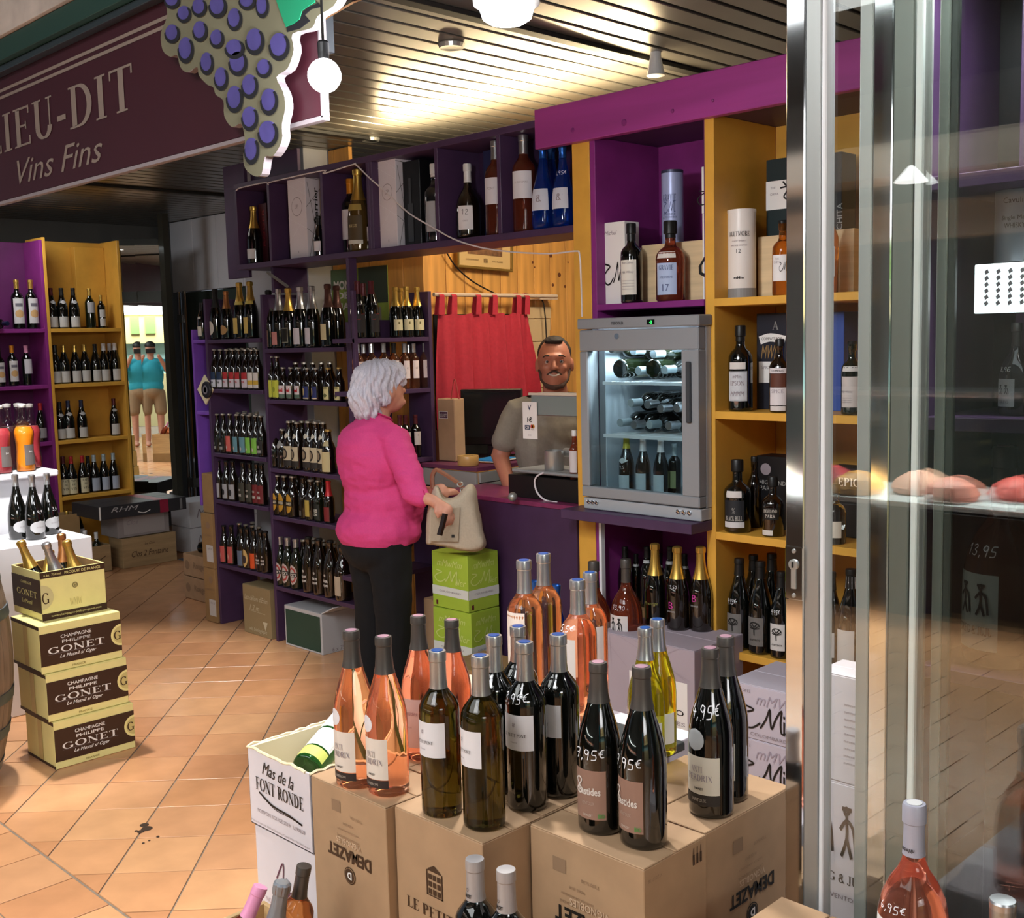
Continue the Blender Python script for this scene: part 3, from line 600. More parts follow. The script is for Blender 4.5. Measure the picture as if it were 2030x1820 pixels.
# overhead shelf
oh = thing('overhead_shelf', 'long dark purple overhead shelf of compartments holding boxed and loose bottles', 'shelf unit', (3.525, 4.3, 2.066))
board('bottom_board', (3.4, 3.045, 2.066), (3.66, 5.545, 2.095), PUR, oh); board('top_board', (3.4, 3.045, 2.503), (3.66, 5.545, 2.532), PUR, oh)
board('back_panel', (3.66, 3.045, 2.066), (3.67, 5.545, 2.532), PURD, oh)
for y in (5.523, 5.20, 4.72, 4.345, 4.322, 3.85, 3.452): board('divider', (3.401, y, 2.095), (3.66, y + .022, 2.503), PUR, oh)
m = MB().tube(curve_pts([T(a, b, X=3.393) for a, b in ((468, 378), (478, 372), (525, 362), (532, 366), (540, 360), (640, 338), (642, 344), (700, 326), (706, 327), (735, 355), (770, 385), (810, 422), (860, 452), (900, 474), (950, 490), (1010, 499), (1090, 503), (1140, 498), (1149, 506), (1152, 560), (1154, 628))], 4), .0035, 6)
solid('white_cable', m.mesh('white_cable', M('white_cable', '#d8d2d6', .4), smooth=True), None, 'white cable stapled along the overhead shelf and drooping to the yellow post', 'cable')
# purple wall bit left of the overhead shelf
board('side_board', (3.48, 5.56, 2.03), (3.5, 5.78, 2.66), PUR); tag(bpy.data.objects['side_board'], 'purple board rising above the left end of the overhead shelf', 'board')
board('side_board', (3.52, 5.1, 2.532), (3.54, 5.56, 2.68), PUR); tag(bpy.data.objects['side_board.001'], 'purple board standing on the overhead shelf behind the grape sign', 'board')
# right cabinet: magenta bay and mustard bay
YB = 1.20
cb = thing('wall_cabinet', 'tall mustard and magenta shelf cabinet right of the counter with whisky and wine', 'cabinet', (3.6, 2.3, 0))
board('post', (3.395, 2.952, 0), (3.80, 3.042, 2.42), YEL, cb, label='mustard yellow post at the counter end')
board('side_panel', (3.397, 2.925, 0), (3.80, 2.951, 2.42), MAG, cb, label='magenta side panel')
board('divider', (3.395, 2.37, 0), (3.80, 2.41, 2.42), YEL, cb, label='mustard yellow divider')
board('lining', (3.398, 2.41, .98), (3.80, 2.416, 2.42), MAGD, cb, label='plum lining')
board('shelf', (3.395, 2.416, 1.752), (3.80, 2.925, 1.776), MAG, cb, label='magenta shelf')
board('back_panel', (3.80, 2.37, 0), (3.815, 3.04, 2.45), MAG, cb, label='magenta back panel'); board('back_panel', (3.80, YB, 0), (3.815, 2.37, 2.45), YEL, cb, label='mustard back panel')
for z in (1.776, 1.372, .93, .495): board('shelf', (3.395, YB, z - .028), (3.80, 2.37, z), YEL, cb, label='mustard yellow shelf')
board('side_panel', (3.397, YB - .03, 0), (3.80, YB, 2.42), YEL, cb, label='mustard yellow side panel')
board('bay_top', (3.40, YB, 2.42), (3.815, 3.04, 2.45), PURD, cb)
bmm = board('valance_beam', (3.355, YB - .1, 2.405), (3.393, 3.205, 2.56), BEAM, None, .003); tag(bmm, 'long knotty magenta-painted beam across the top of the right cabinet', 'beam')
for px, py, r in ((1135, 258, .01), (1237, 243, .013), (1333, 220, .008), (1413, 199, .006)):
    c = T(px, py, X=3.355); part('knot', MB().lathe([(r, 0), (r * .8, .003), (r * .2, .004)], 12, Matrix.Rotation(-PI / 2, 4, 'Y')), bmm, M('painted_knot', '#7c2c6c', .35), loc=c - bmm.location)
part('hook', MB().tube([T(1299, 265, X=3.79) - Vector((3.6, 2.3, 0)), T(1303, 286, X=3.78) - Vector((3.6, 2.3, 0))], .012, 6), cb, CHROME)
fs = thing('fridge_shelf', 'dark purple slab bracket shelf carrying the wine fridge', 'shelf', (3.3, 2.6, .95)); board('slab', (3.265, 2.385, .935), (3.394, 3.02, .972), PUR, fs); board('slab', (3.398, 2.42, .935), (3.79, 2.92, .972), PUR, fs)
wt = solid('white_strip', MB().box((3.37, 2.90, .2), (3.392, 2.912, .93)), WHITE, 'thin white strip leaning against the post under the fridge shelf', 'strip')
# left cases
lc = thing('wine_case', 'tall mustard yellow wine bookcase against the far left wall with five shelves', 'shelf unit', (3.87, 8.65, 0))
for x in (3.56, 4.142): board('side_panel', (x, 8.5, 0), (x + .022, 8.80, 2.491), YEL, lc)
LZ = [1.812, 1.392, .962, .53]
for z in LZ: board('shelf', (3.582, 8.502, z - .028), (4.142, 8.80, z), YEL, lc)
board('back_panel', (3.56, 8.80, 0), (4.164, 8.81, 2.491), YEL, lc); board('divider', (3.9, 8.72, 1.83), (4.14, 8.8, 2.45), YEL, lc)
lm = thing('wine_case', 'tall magenta wine bookcase left of the mustard one, cut by the frame', 'shelf unit', (3.2, 8.65, 0))
for z in LZ: board('shelf', (2.82, 8.502, z - .028), (3.537, 8.80, z), MAG, lm)
board('side_panel', (3.537, 8.503, 0), (3.559, 8.80, 2.47), MAG, lm); board('side_panel', (2.80, 8.503, 0), (2.822, 8.80, 2.47), MAG, lm)
board('back_panel', (2.80, 8.80, 0), (3.559, 8.81, 2.47), MAGD, lm)

# ================================================================ counter
ct = thing('counter', 'deep purple shop counter left of the yellow post', 'counter', (3.6, 3.5, 0))
board('front_panel', (3.385, 3.044, 0), (3.407, 3.90, .945), PURD, ct); board('counter_top', (3.38, 3.044, .945), (3.70, 3.90, .965), M('maroon_laminate', '#7a2f55', .3, noise_s=30, amt=.2), ct)
board('side_panel', (3.407, 3.88, 0), (3.68, 3.90, .945), PURD, ct)
dk = thing('cash_desk', 'raised purple desk with pale drawer fronts behind the counter', 'desk', (4.1, 4.1, 0))
board('desk_top', (3.66, 3.93, 1.02), (4.6, 4.335, 1.04), M('maroon_desk', '#6a3152', .35), dk)
board('drawer', (3.665, 3.94, .93), (3.68, 4.33, 1.015), ALU, dk); board('drawer', (3.68, 3.925, .965), (4.5, 3.94, 1.015), ALU, dk); board('drawer', (3.68, 3.92, .90), (4.5, 3.935, .96), ALU, dk)
board('carcass', (4.05, 3.99, 0), (4.55, 4.33, .93), PURD, dk)
bx = thing('black_box', 'matt black box on the counter top carrying the scale', 'box', (3.46, 3.25, .965)); board('case', (3.44, 3.05, .966), (3.68, 3.49, 1.062), M('matt_black', '#0d0d0e', .5), bx)
# ================================================================ bottles on the shelves
AZX, AZY = PI, -PI / 2
CH = dict(kind='champagne', glass=DGLASS); LN = dict(kind='longneck', glass=BGLASS); PL = ('X', XF + .055)
def CHL(foil, col, z0=.03, z1=.10, a=.62, shape='rect', **k): return dict(foil=(.205, foil), labels=[(z0, z1, a, col, shape)], **k)
row([(431, 573, 'black champagne with pale oval label', CHL('black', '#c9c4bb', .03, .12, .7, 'oval')), (452, 577, 'copper-foiled champagne with tan oval label', CHL('copper', '#b08c5c', .03, .095, .8, 'oval')),
     (479, 560, 'gold-foiled champagne with yellow label and collar', dict(foil=(.215, 'gold'), labels=[(.03, .12, .5, '#c4ad62'), (.195, .215, 1.5, '#b3a24f')])),
     (500, 558, 'gold-foiled champagne with yellow label beside its twin', dict(foil=(.215, 'gold'), labels=[(.03, .12, .5, '#c4ad62'), (.195, .215, 1.5, '#b3a24f')]))],
    PL, Z1[0], AZX, 'the top shelf of the left purple unit', 'champagne bottles on the left purple unit', CH)
row([(537, 575, 'dark champagne with brown label', CHL('black', '#6d574b', .01, .10)), (556, 572, 'silver-foiled champagne with pink label', CHL('silver', '#c88a86', .02, .09)), (576, 571, 'gold-foiled champagne with framed black label', dict(foil=(.2, 'gold'), labels=[(.03, .11, .62, '#8d8f80'), (.034, .106, .56, '#17180f', 'rect', .001)])),
     (599, 568, 'silver-foiled champagne with white label', CHL('silver', '#c9c8d2', .02, .105)), (622, 567, 'silver-foiled champagne with white label and wide shoulders', CHL('silver', '#c9c8d2', .02, .105)), (654, 563, 'brown-foiled champagne with cream label', CHL('brown', '#c8bf97', .04, .12)), (671, 566, 'brown-foiled champagne turned to its dark back', CHL('brown', '#23201c', .04, .12, off=.05))],
    PL, Z2[0], AZX, 'the top shelf of the middle purple unit', 'champagne bottles on the middle purple unit', CH)
def two(c1, c2, zs=.05, txt=None, t2=BLACK):
    L = [(.012, .10, .95, c1)]
    if c2: L.append((zs, .10, .951, c2))
    return dict(foil=(.226, 'cap'), labels=L, texts=[(txt, zs - .016, .012, t2, 'sans', 0, .03, .02)] if txt else ())
def backrow(items, place, z, n, where, grp, kind='longneck', glass=BGLASS):
    for off in (.075, .145):
        nb = -1
        for px, pt in items:
            p = Vector((place + off, onX(px, place + off, z), z))
            if (off > .1 and random.random() < .4) or (z in Z1 and not 5.40 < p.y < 5.87) or (z in Z2 and not 4.64 < p.y < 5.27): continue
            nb += 1; bottle(kind, p, AZX, glass, (PF[kind][-2][1] - .012, 'cap'), [(.015, .09, .9, '#3a3632')], (), f"half-hidden dark beer, {ORD[nb]} from left, {'middle' if off < .1 else 'back'} row, {short(where)}", 'bottle', grp, 1, 10, 'beer_bottle')
NV = dict(two('#c9ccd6', '#1f3352', .055, '150')); RD = dict(two('#c7bfc8', '#a8282e', .06, 'IPA', M('red_print', '#b03038', .6))); YW = dict(two('#cfcbc6', '#c9a53a', .03)); YW['labels'] = [(.012, .10, .95, '#cfcbc6'), (.03, .055, .951, '#c9a53a')]
B_ = 'the second shelf of the left purple unit'
row([(429, 692, 'long-neck beer, navy and white label', NV), (441, 692, 'long-neck beer, navy and white label', NV), (453, 692, 'long-neck beer, red and white label', RD), (465, 692, 'long-neck beer, red and white label', RD), (477, 692, 'long-neck beer, red and white label', RD), (490, 692, 'long-neck beer, red and white label', RD), (502, 692, 'long-neck beer, white and yellow label', YW), (513, 692, 'long-neck beer, white and yellow label', YW)],
    ('X', XF + .04), Z1[1], AZX, B_, 'beers on the second shelf, left unit', LN, 12, name='beer_bottle')
backrow([(436 + 12 * i, 0) for i in range(7)], XF + .04, Z1[1], 0, B_, 'beers behind on the second shelf, left unit')
DKW = dict(foil=(.226, 'cap'), labels=[(.02, .09, .9, '#1a1918'), (.022, .04, .6, '#8f8c88'), (.05, .065, .3, '#8f8c88')]); def_ = lambda c, z1=.105: dict(foil=(.226, 'cap'), labels=[(.015, z1, .95, c), (.024, .05, .25, '#c9b8b0', 'diamond', .001)])
B_ = 'the third shelf of the left purple unit'
row([(434, 820, 'dark beer printed with white figures', DKW), (446, 820, 'dark beer printed with white figures', DKW), (459, 820, 'beer with coral red wraparound label', def_('#c25a52')), (473, 821, 'beer with grey-teal label', def_('#5f8a96')), (486, 821, 'beer with grey-teal label', def_('#5f8a96')), (498, 822, 'beer with grass green label', def_('#79b545')), (510, 823, 'beer with grass green label', def_('#79b545')), (521, 824, 'dark beer with white print', DKW)],
    ('X', XF + .04), Z1[2], AZX, B_, 'beers on the third shelf, left unit', LN, 12, name='beer_bottle')
backrow([(440 + 12 * i, 0) for i in range(7)], XF + .04, Z1[2], 0, B_, 'beers behind on the third shelf, left unit')
GYL = dict(foil=(.226, 'black'), labels=[(.012, .098, .95, '#9a9a9f'), (.03, .07, .4, '#2b2a2d', 'oval', .0)]); OLV = lambda c: dict(foil=(.226, 'black'), labels=[(.012, .115, .95, c)], texts=[('RED', .075, .01, lab('#bcb6ae'), 'sans', 0, .02, .03), ('BEAR', .045, .016, lab('#c9c2ba'), 'sans', 0, .028, .04)])
B_ = 'the fourth shelf of the left purple unit'
row([(437, 913, 'beer with plain grey label', dict(foil=(.226, 'black'), labels=[(.012, .098, .95, '#a09fa5')])), (452, 913, 'beer with grey label and black roundel', GYL), (465, 913, 'beer with grey label and black roundel', GYL), (485, 915, 'dark olive beer with white block lettering', OLV('#37362c')), (499, 917, 'dark olive beer with white block lettering', OLV('#37362c')), (512, 918, 'dark red beer with white block lettering', OLV('#6b1d20')), (522, 919, 'dark red beer with white block lettering', OLV('#6b1d20'))],
    ('X', XF + .04), Z1[3], AZX, B_, 'beers on the fourth shelf, left unit', LN, 12, name='beer_bottle')
CRL = dict(foil=(.226, 'black'), labels=[(.012, .11, .95, '#b8524e'), (.03, .07, .2, '#d39a8c', 'diamond')]); SDP = dict(kind='weizen', foil=(.246, 'black'), labels=[(.095, .108, .2, '#a9a49e', 'oval')], texts=[('saison', .078, .016, lab('#cfcac4'), 'sans', 0, .04, .03), ('dupont', .056, .018, lab('#cfcac4'), 'sans', 0, .042, .03)])
B_ = 'the lowest shelf of the left purple unit'
row([(447, 1041, 'beer with coral pink label', CRL), (462, 1041, 'beer with coral pink label', CRL), (482, 1045, 'beer with blue-grey label', dict(foil=(.226, 'black'), labels=[(.012, .1, .9, '#5d6a80')])), (494, 1046, 'beer with cream oval picture label', dict(foil=(.226, 'black'), labels=[(.01, .115, .8, '#c9a96a', 'oval'), (.03, .08, .5, '#3a2f30', 'oval')])), (507, 1050, 'beer with bright orange label', dict(foil=(.226, 'black'), labels=[(.012, .1, .8, '#d0501e')])), (520, 1052, 'black beer with white two-line lettering', SDP), (530, 1053, 'black beer with white two-line lettering', SDP)],
    ('X', XF + .04), Z1[4], AZX, B_, 'beers on the lowest shelf, left unit', LN, 12, name='beer_bottle')
backrow([(452 + 13 * i, 0) for i in range(6)], XF + .04, Z1[4], 0, B_, 'beers behind on the lowest shelf, left unit')
# middle unit
B_ = 'the second shelf of the middle purple unit'
YG = dict(foil=(.226, 'cap'), labels=[(.012, .105, .95, '#b9bf3e'), (.04, .07, .3, '#8e962e', 'oval')])
DV = dict(kind='stubby', foil=(.19, 'cap'), labels=[(.012, .088, .95, '#cfc4c6'), (.012, .035, .951, '#54695a')], texts=[('uvel', .06, .024, M('red_print2', '#b5202c', .6), 'sans', 0, .042, .04)])
CYB = dict(kind='stubby', foil=(.19, 'cap'), labels=[(.012, .088, .95, '#1f2a62'), (.03, .08, .4, '#b9a878', 'oval', -.3), (.012, .018, .951, '#c9b9a0')]); MN = dict(kind='stubby', foil=(.19, 'goldcap'), labels=[(.012, .088, .9, '#cfc690'), (.02, .05, .5, '#59603a', 'diamond', .1), (.074, .086, .6, '#8a8452')])
row([(540, 706, 'long-neck beer with lime yellow label', YG), (552, 706, 'long-neck beer with lime yellow label', YG), (564, 728, 'stubby beer, white label with red word', DV), (579, 728, 'stubby beer, white label with red word', DV), (595, 728, 'stubby beer, white label with red word', DV), (612, 729, 'stubby beer with blue and gold label', CYB), (629, 729, 'stubby beer with blue and gold label', CYB), (653, 729, 'stubby beer with cream pond label', MN), (675, 728, 'stubby beer with cream pond label', MN)],
    ('X', XF + .042), Z2[1], AZX, B_, 'beers on the second shelf, middle unit', LN, 12, name='beer_bottle')
backrow([(572 + 17 * i, 0) for i in range(6)], XF + .04, Z2[1], 0, B_, 'beers behind on the second shelf, middle unit', 'stubby')
B_ = 'the third shelf of the middle purple unit'
OR = dict(kind='stubby', foil=(.19, 'cap'), labels=[(.10, .145, 1.0, '#8e8c8a', 'diamond')]); FR = dict(kind='weizen', foil=(.246, 'cap'), labels=[(.05, .125, .95, '#bdb093'), (.02, .05, .95, '#2a2420'), (.055, .115, .62, '#2a2420', 'oval', -.25), (.065, .105, .42, '#8c7c66', 'oval', -.25), (.165, .195, .8, '#c7c2b2', 'diamond')])
row([(546, 848, 'small dark beer with silver triangle label', OR), (563, 850, 'small dark beer with silver triangle label', OR), (577, 834, 'wheat beer, cream label with dark roundel', FR), (593, 836, 'wheat beer, cream label with dark roundel', FR), (615, 834, 'wheat beer, cream label with dark roundel', FR), (630, 835, 'wheat beer, cream label with dark roundel', FR), (645, 836, 'wheat beer, cream label with dark roundel', FR)],
    ('X', XF + .045), Z2[2], AZX, B_, 'beers on the third shelf, middle unit', LN, 12, name='beer_bottle')
row([(654, 851, 'small beer with plain cream label', dict(kind='stubby', foil=(.19, 'goldcap'), labels=[(.01, .10, .9, '#c8b98a'), (.125, .15, .8, '#b9ad84')]))], ('X', XF + .04), Z2[2] , AZX, 'the third shelf edge of the middle purple unit', 'beers on the third shelf, middle unit', LN, 12, name='beer_bottle')
backrow([(585 + 17 * i, 0) for i in range(4)], XF + .05, Z2[2], 0, B_, 'beers behind on the third shelf, middle unit', 'weizen')
B_ = 'the fourth shelf of the middle purple unit'
GN = dict(kind='stubby', glass=BGLASS, foil=(.19, 'cap'), labels=[(.02, .115, .75, '#b98a2c', 'oval'), (.055, .078, .76, '#1a1510')], texts=[('GUINNESS', .067, .014, lab('#d8cdb0'), 'sans', 0, .048, .02)])
row([(553, 941, 'dark beer with golden oval label', GN), (567, 942, 'dark beer with golden oval label', GN), (583, 943, 'dark beer with golden oval label', GN), (604, 946, 'dark beer without visible label', dict(foil=(.226, 'black'), labels=[(.02, .05, .3, '#55524c')])), (619, 950, 'beer with yellow half-hidden label', dict(kind='stubby', foil=(.19, 'cap'), labels=[(.02, .1, .7, '#b09a4a')])),
     (634, 952, 'green-black beer lettered BUZE SON', dict(kind='longneck', glass=GGLASS, foil=(.226, 'cap'), labels=[(.012, .1, .9, '#20241f')], texts=[('BUZE', .062, .018, lab('#bdbdb4'), 'sans', 0, .034, .05), ('SON', .040, .018, lab('#bdbdb4'), 'sans', 0, .034, .05)])), (654, 953, 'beer with red neck and label', dict(foil=(.15, 'red'), labels=[(.012, .09, .9, '#7a2326')]))],
    ('X', XF + .045), Z2[3], AZX, B_, 'beers on the fourth shelf, middle unit', LN, 12, name='beer_bottle')
backrow([(575 + 17 * i, 0) for i in range(5)], XF + .045, Z2[3], 0, B_, 'beers behind on the fourth shelf, middle unit')
B_ = 'the lowest shelf of the middle purple unit'
BK = dict(kind='longneck', glass=GGLASS, foil=(.195, 'silver'), labels=[(.02, .115, .85, '#b9aaa6', 'oval'), (.03, .105, .7, '#a8413c', 'oval'), (.04, .095, .5, '#b9b3ac', 'oval'), (.058, .078, .86, '#14110f')], texts=[("BECK'S", .068, .014, lab('#d5d0c8'), 'sans', 0, .046, .03)])
row([(559, 1063, 'green beer with red oval label', BK), (574, 1065, 'green beer with red oval label', BK), (590, 1068, 'green beer with red oval label', BK), (616, 1064, 'large black beer with white two-line lettering', SDP), (637, 1067, 'large black beer with white two-line lettering', SDP), (659, 1071, 'large black beer with white two-line lettering', SDP), (683, 1080, 'dark beer with small picture label', dict(kind='stubby', foil=(.19, 'black'), labels=[(.02, .09, .5, '#b9a994')]))],
    ('X', XF + .045), Z2[4], AZX, B_, 'beers on the lowest shelf, middle unit', LN, 12, name='beer_bottle')
backrow([(585 + 20 * i, 0) for i in range(5)], XF + .045, Z2[4], 0, B_, 'beers behind on the lowest shelf, middle unit', 'weizen')
# right purple unit
B_ = 'the top shelf of the right purple unit'
RF = dict(kind='burgundy', glass=DGLASS, foil=(.235, 'dred'), labels=[(.03, .13, .7, '#1d1718')], texts=[('13,', .185, .02, WHITE, 'hand', 0, .022), ('/', .115, .03, M('red_slash', '#c0281e', .5), 'sans', 0, .045, .03)])
GF = dict(foil=(.2, 'gold'), labels=[(.045, .115, .8, '#cfc6a0'), (.085, .1, .12, '#6b6238')]); 
row([(712, 557, 'dark red-capped wine with red slash', RF), (723, 562, 'dark red-capped wine just behind', dict(RF, off=.05)), (739, 557, 'dark red-capped wine with red slash', RF), (786, 569, 'gold-foiled sparkling wine, cream label', GF), (797, 571, 'gold-foiled sparkling wine half hidden', dict(GF, off=.05)), (808, 568, 'gold-foiled sparkling wine, cream label', GF), (829, 569, 'gold-foiled sparkling wine, cream label', GF)],
    ('Y', YU + .05), Z3[0], AZY - .2, B_, 'bottles on the top shelf of the right purple unit', CH)
B_ = 'the rosé shelf of the right purple unit'
RB = dict(kind='bordeaux', glass=PALE, foil=(.245, 'silver'), labels=[(.07, .19, .65, '#e3d6d6')], texts=[('R', .14, .014, GREYP, 'ital')])
row([(712, 681, 'rosé with pink-white label', dict(RB, labels=[(.05, .19, .9, '#e6d2cc')])), (724, 682, 'rosé just behind', dict(RB, off=.06)), (739, 681, 'rosé with silver foil', RB), (763, 680, 'rosé with bright silver foil', RB), (783, 680, 'rosé with black foil', dict(RB, foil=(.24, 'black'))), (804, 681, 'rosé with white label', RB), (812, 683, 'rosé just behind', dict(RB, off=.06)), (822, 681, 'rosé with tall white label', RB), (844, 680, 'rosé with tall white label', RB)],
    ('Y', YU + .05), Z3[1], AZY - .25, B_, 'rosé bottles on the right purple unit', CH)
row([(795, 823, 'dark wine half hidden by the woman', dict(foil=(.235, 'dred'))), (806, 823, 'dark wine with dark red foil', dict(foil=(.24, 'dred'), labels=[(.09, .185, .7, '#cfc8c4')])), (826, 822, 'cream-labelled wine with dark red foil', dict(foil=(.24, 'dred'), labels=[(.09, .185, .75, '#cfc8c4')], texts=[('&', .16, .012, GREYP, 'serif')]))],
    ('Y', YU + .05), Z3[2], AZY - .2, 'the third shelf of the right purple unit', 'red wines on the right purple unit', dict(kind='bordeaux', glass=DGLASS))
row([(845, 925, 'dark wine low beside the woman', dict(foil=(.24, 'black')))], ('Y', YU + .05), Z3[3], AZY, 'the fourth shelf of the right purple unit', 'red wines low on the right purple unit', dict(kind='bordeaux', glass=DGLASS))
p = Vector((3.45, onX(403, 3.45, 1.69), 1.69)); bottle('burgundy', p, AZX, DGLASS, (.24, 'black'), [(.03, .11, .8, '#cfcabb'), (.17, .19, .7, '#b9b4ae')], (), 'dark wine bottle with cream label alone on the violet corner shelf', sc=height_to(p, 600) / .306)
pl = thing('tap_medallion', 'round black beer medallion with a cream square plaque on the left purple panel', 'sign', T(409, 773, X=3.385))
q = MB().box((-.004, -.062, -.062), (.004, .062, .062)); q.v = [tuple(Matrix.Rotation(PI / 4, 3, 'X') @ Vector(v)) for v in q.v]; part('plaque', q, pl, CREAM, loc=(.012, .03, 0))
part('disc', MB().lathe([(.048, -.01), (.05, 0), (.046, .006), (.03, .008)], 24, Matrix.Rotation(-PI / 2, 4, 'Y')), pl, M('medallion_black', '#1d1b20', .4)); part('ring', MB().lathe([(.027, .0085), (.024, .0095), (.018, .0095), (.016, .0085)], 20, Matrix.Rotation(-PI / 2, 4, 'Y')), pl, M('medallion_grey', '#77747a', .4))
# overhead shelf
zo = 2.095; OXA = XF + .07
def one(px, pt, kind, glass, foil, labels, texts, label, X=OXA, z=zo, az=AZX + .3, seg=16, group=None, name='wine_bottle', sc=None):
    p = Vector((X, onX(px, X, z), z)); return bottle(kind, p, az, glass, foil, labels, texts, label, 'bottle', group, sc or height_to(p, pt) / PF[kind][-1][1], seg, name)
one(507, 409, 'champagne', DGLASS, (.2, 'gold'), [(.03, .085, .7, '#c9c9cc')], (), 'gold-foiled champagne alone in the first compartment of the overhead shelf', z=zo)
one(634, 428, 'champagne', DGLASS, (.25, 'black'), [(.04, .12, .9, '#d4d2d8')], (), 'black champagne with white label beside the first white Perrier box', X=XF + .05)
one(699, 355, 'bordeaux', DGLASS, (.245, 'orange'), [(.06, .18, .8, '#c6c4cc')], (), 'orange-capped red wine behind the gold bottle in the overhead shelf', X=XF + .14)
one(714, 335, 'champagne', M('gold_bottle_glass', '#5a4420', .12, .3, coat=1), (.2, 'gold'), [(.04, .14, .9, '#4a3c22'), (.03, .045, .92, '#bdb9ae'), (.16, .185, .9, '#9c8440')], [('BRUT', .1, .012, lab('#c9b98a'), 'serif')], 'large gold champagne bottle in the third compartment of the overhead shelf')
one(737, 420, 'bordeaux', DGLASS, (.25, 'black'), [(.08, .19, .6, '#c6c4cc')], (), 'wine bottle mostly hidden by the divider right of the gold champagne', X=XF + .1)
one(866, 325, 'spirit', M('smoky_bottle', '#1a1c1f', .05, coat=1), (.24, 'white'), [(.04, .15, .5, '#9c9ca0')], (), 'dark bottle with white cap beside the black window box overhead', X=XF + .08)
one(930, 325, 'flask', BGLASS, (.225, 'white'), [(.035, .13, .62, '#d9d6d8', 'rect', .25)], [('12', .105, .022, BLACK, 'hand', .25), ('GREG', .07, .006, GREYP, 'sans', .25)], 'squat dark bottle with square white label in the overhead shelf')
one(986, 280, 'bordeaux', DROSE, (.245, 'silver'), [(.10, .185, .8, '#cfcbd2')], [('PONT', .15, .008, GREYP)], 'dark rosé with white label against the divider in the overhead shelf')
one(1041, 268, 'bordeaux', DROSE, (.245, 'silver'), [(.105, .19, .95, '#d4d2d8', 'rect', .2)], [('LE PETIT PONT', .155, .006, GREYP, 'serif', .2, .045)], 'rosé with white Petit Pont label, tallest in the last overhead compartment')
one(1079, 288, 'magnum', BLUEG, (.3, 'blue'), [(.08, .17, .85, '#c6c8d4')], [('&', .13, .03, GREYP, 'serif')], 'blue water-coloured magnum with white label, left of the pair overhead', X=XF + .06)
one(1118, 288, 'magnum', BLUEG, (.3, 'blue'), [(.08, .17, .85, '#c6c8d4')], [('6,95e', .235, .022, WHITE, 'hand'), ('&', .13, .03, GREYP, 'serif')], 'blue magnum with handwritten price, right of the pair overhead', X=XF + .06)
one(1096, 290, 'magnum', BLUEG, (.3, 'blue'), (), (), 'blue magnum standing behind the pair overhead', X=XF + .19)
def pbox(name, label, px0, px1, z, X, d, pyt, mat, cat='box', group=None):
    y1 = onX(px0, X, z); y0 = onX(px1, X, z); h = height_to((X, y1, z), pyt); t = thing(name, label, cat, (X + d / 2, (y0 + y1) / 2, z), 0, group)
    board('carton', (X, y0, z + .0005), (X + d, y1, z + h), mat, t, .0015); return t, y0, y1, h, X, z
for pa_, pb_, pt, nm in ((576, 611, 350, 'left'), (755, 789, 316, 'right')):
    t, y0, y1, h, X, z = pbox('champagne_box', f'tall white champagne gift box with fine black lines, {nm} one in the overhead shelf', pa_, pb_, zo, XF + .04, .10, pt, WCARD)
    f = face_mx(t, X, y1, z); wd = y1 - y0
    f.disc(wd * .5, h * .62, wd * .3, GREYP, 'roundel'); f.disc(wd * .5, h * .62, wd * .28, WCARD, 'roundel', .0006); f.text('JP', wd * .5, h * .62, h=.02, mat=GREYP, font='serif', lift=.001)
    for a in (((0, .9), (1, .75)), ((0, .5), (1, .35)), ((.2, 1), (1, .86)), ((0, .2), (.8, .45))): f.line([(a[0][0] * wd, a[0][1] * h), (a[1][0] * wd, a[1][1] * h)], .0012, WHITE)
    f.text('X', wd * .5, h * .08, h=.012, mat=GREYP)
    f = face_my(t, X, y0, z)
    for a in (((0, .95), (1, .93)), ((0, .6), (1, .85)), ((.0, .35), (1, .2)), ((.1, .9), (.5, .4)), ((.5, .4), (.95, .55)), ((.1, .0), (.6, .5))): f.line([(a[0][0] * .1, a[0][1] * h), (a[1][0] * .1, a[1][1] * h)], .002, BLACK)
    f.text('Perrier', .06, h * .63, w=h * .42, h=.026, mat=BLACK, rot=PI / 2, bold=.02)
t, y0, y1, h, X, z = pbox('champagne_box', 'dark red and black champagne box behind the first bottle overhead', 517, 533, zo, XF + .10, .10, 405, M('wine_red_box', '#3f1420', .5)); face_mx(t, X, y1, z).text('ROGER', .05, h * .6, w=.2, h=.02, mat=M('dull_red_print', '#8a3038', .5), rot=PI / 2)
t, y0, y1, h, X, z = pbox('bottle_box', 'black gift box with a bottle pictured in its window, overhead shelf', 803, 836, zo, XF + .06, .11, 322, M('black_card', '#111114', .4))
f = face_mx(t, X, y1, z); f.line([(.05, .02), (.05, h * .5)], .04, M('smoke_print', '#3d4146', .3), 'window'); f.line([(.05, h * .5), (.05, h * .8)], .018, MATS['smoke_print'], 'window'); f.disc(.05, h * .42, .016, GREYP)
t, y0, y1, h, X, z = pbox('bottle_box', 'dark blue box standing behind the squat bottle overhead', 962, 990, zo, XF + .14, .08, 300, M('navy_card', '#23284e', .5))
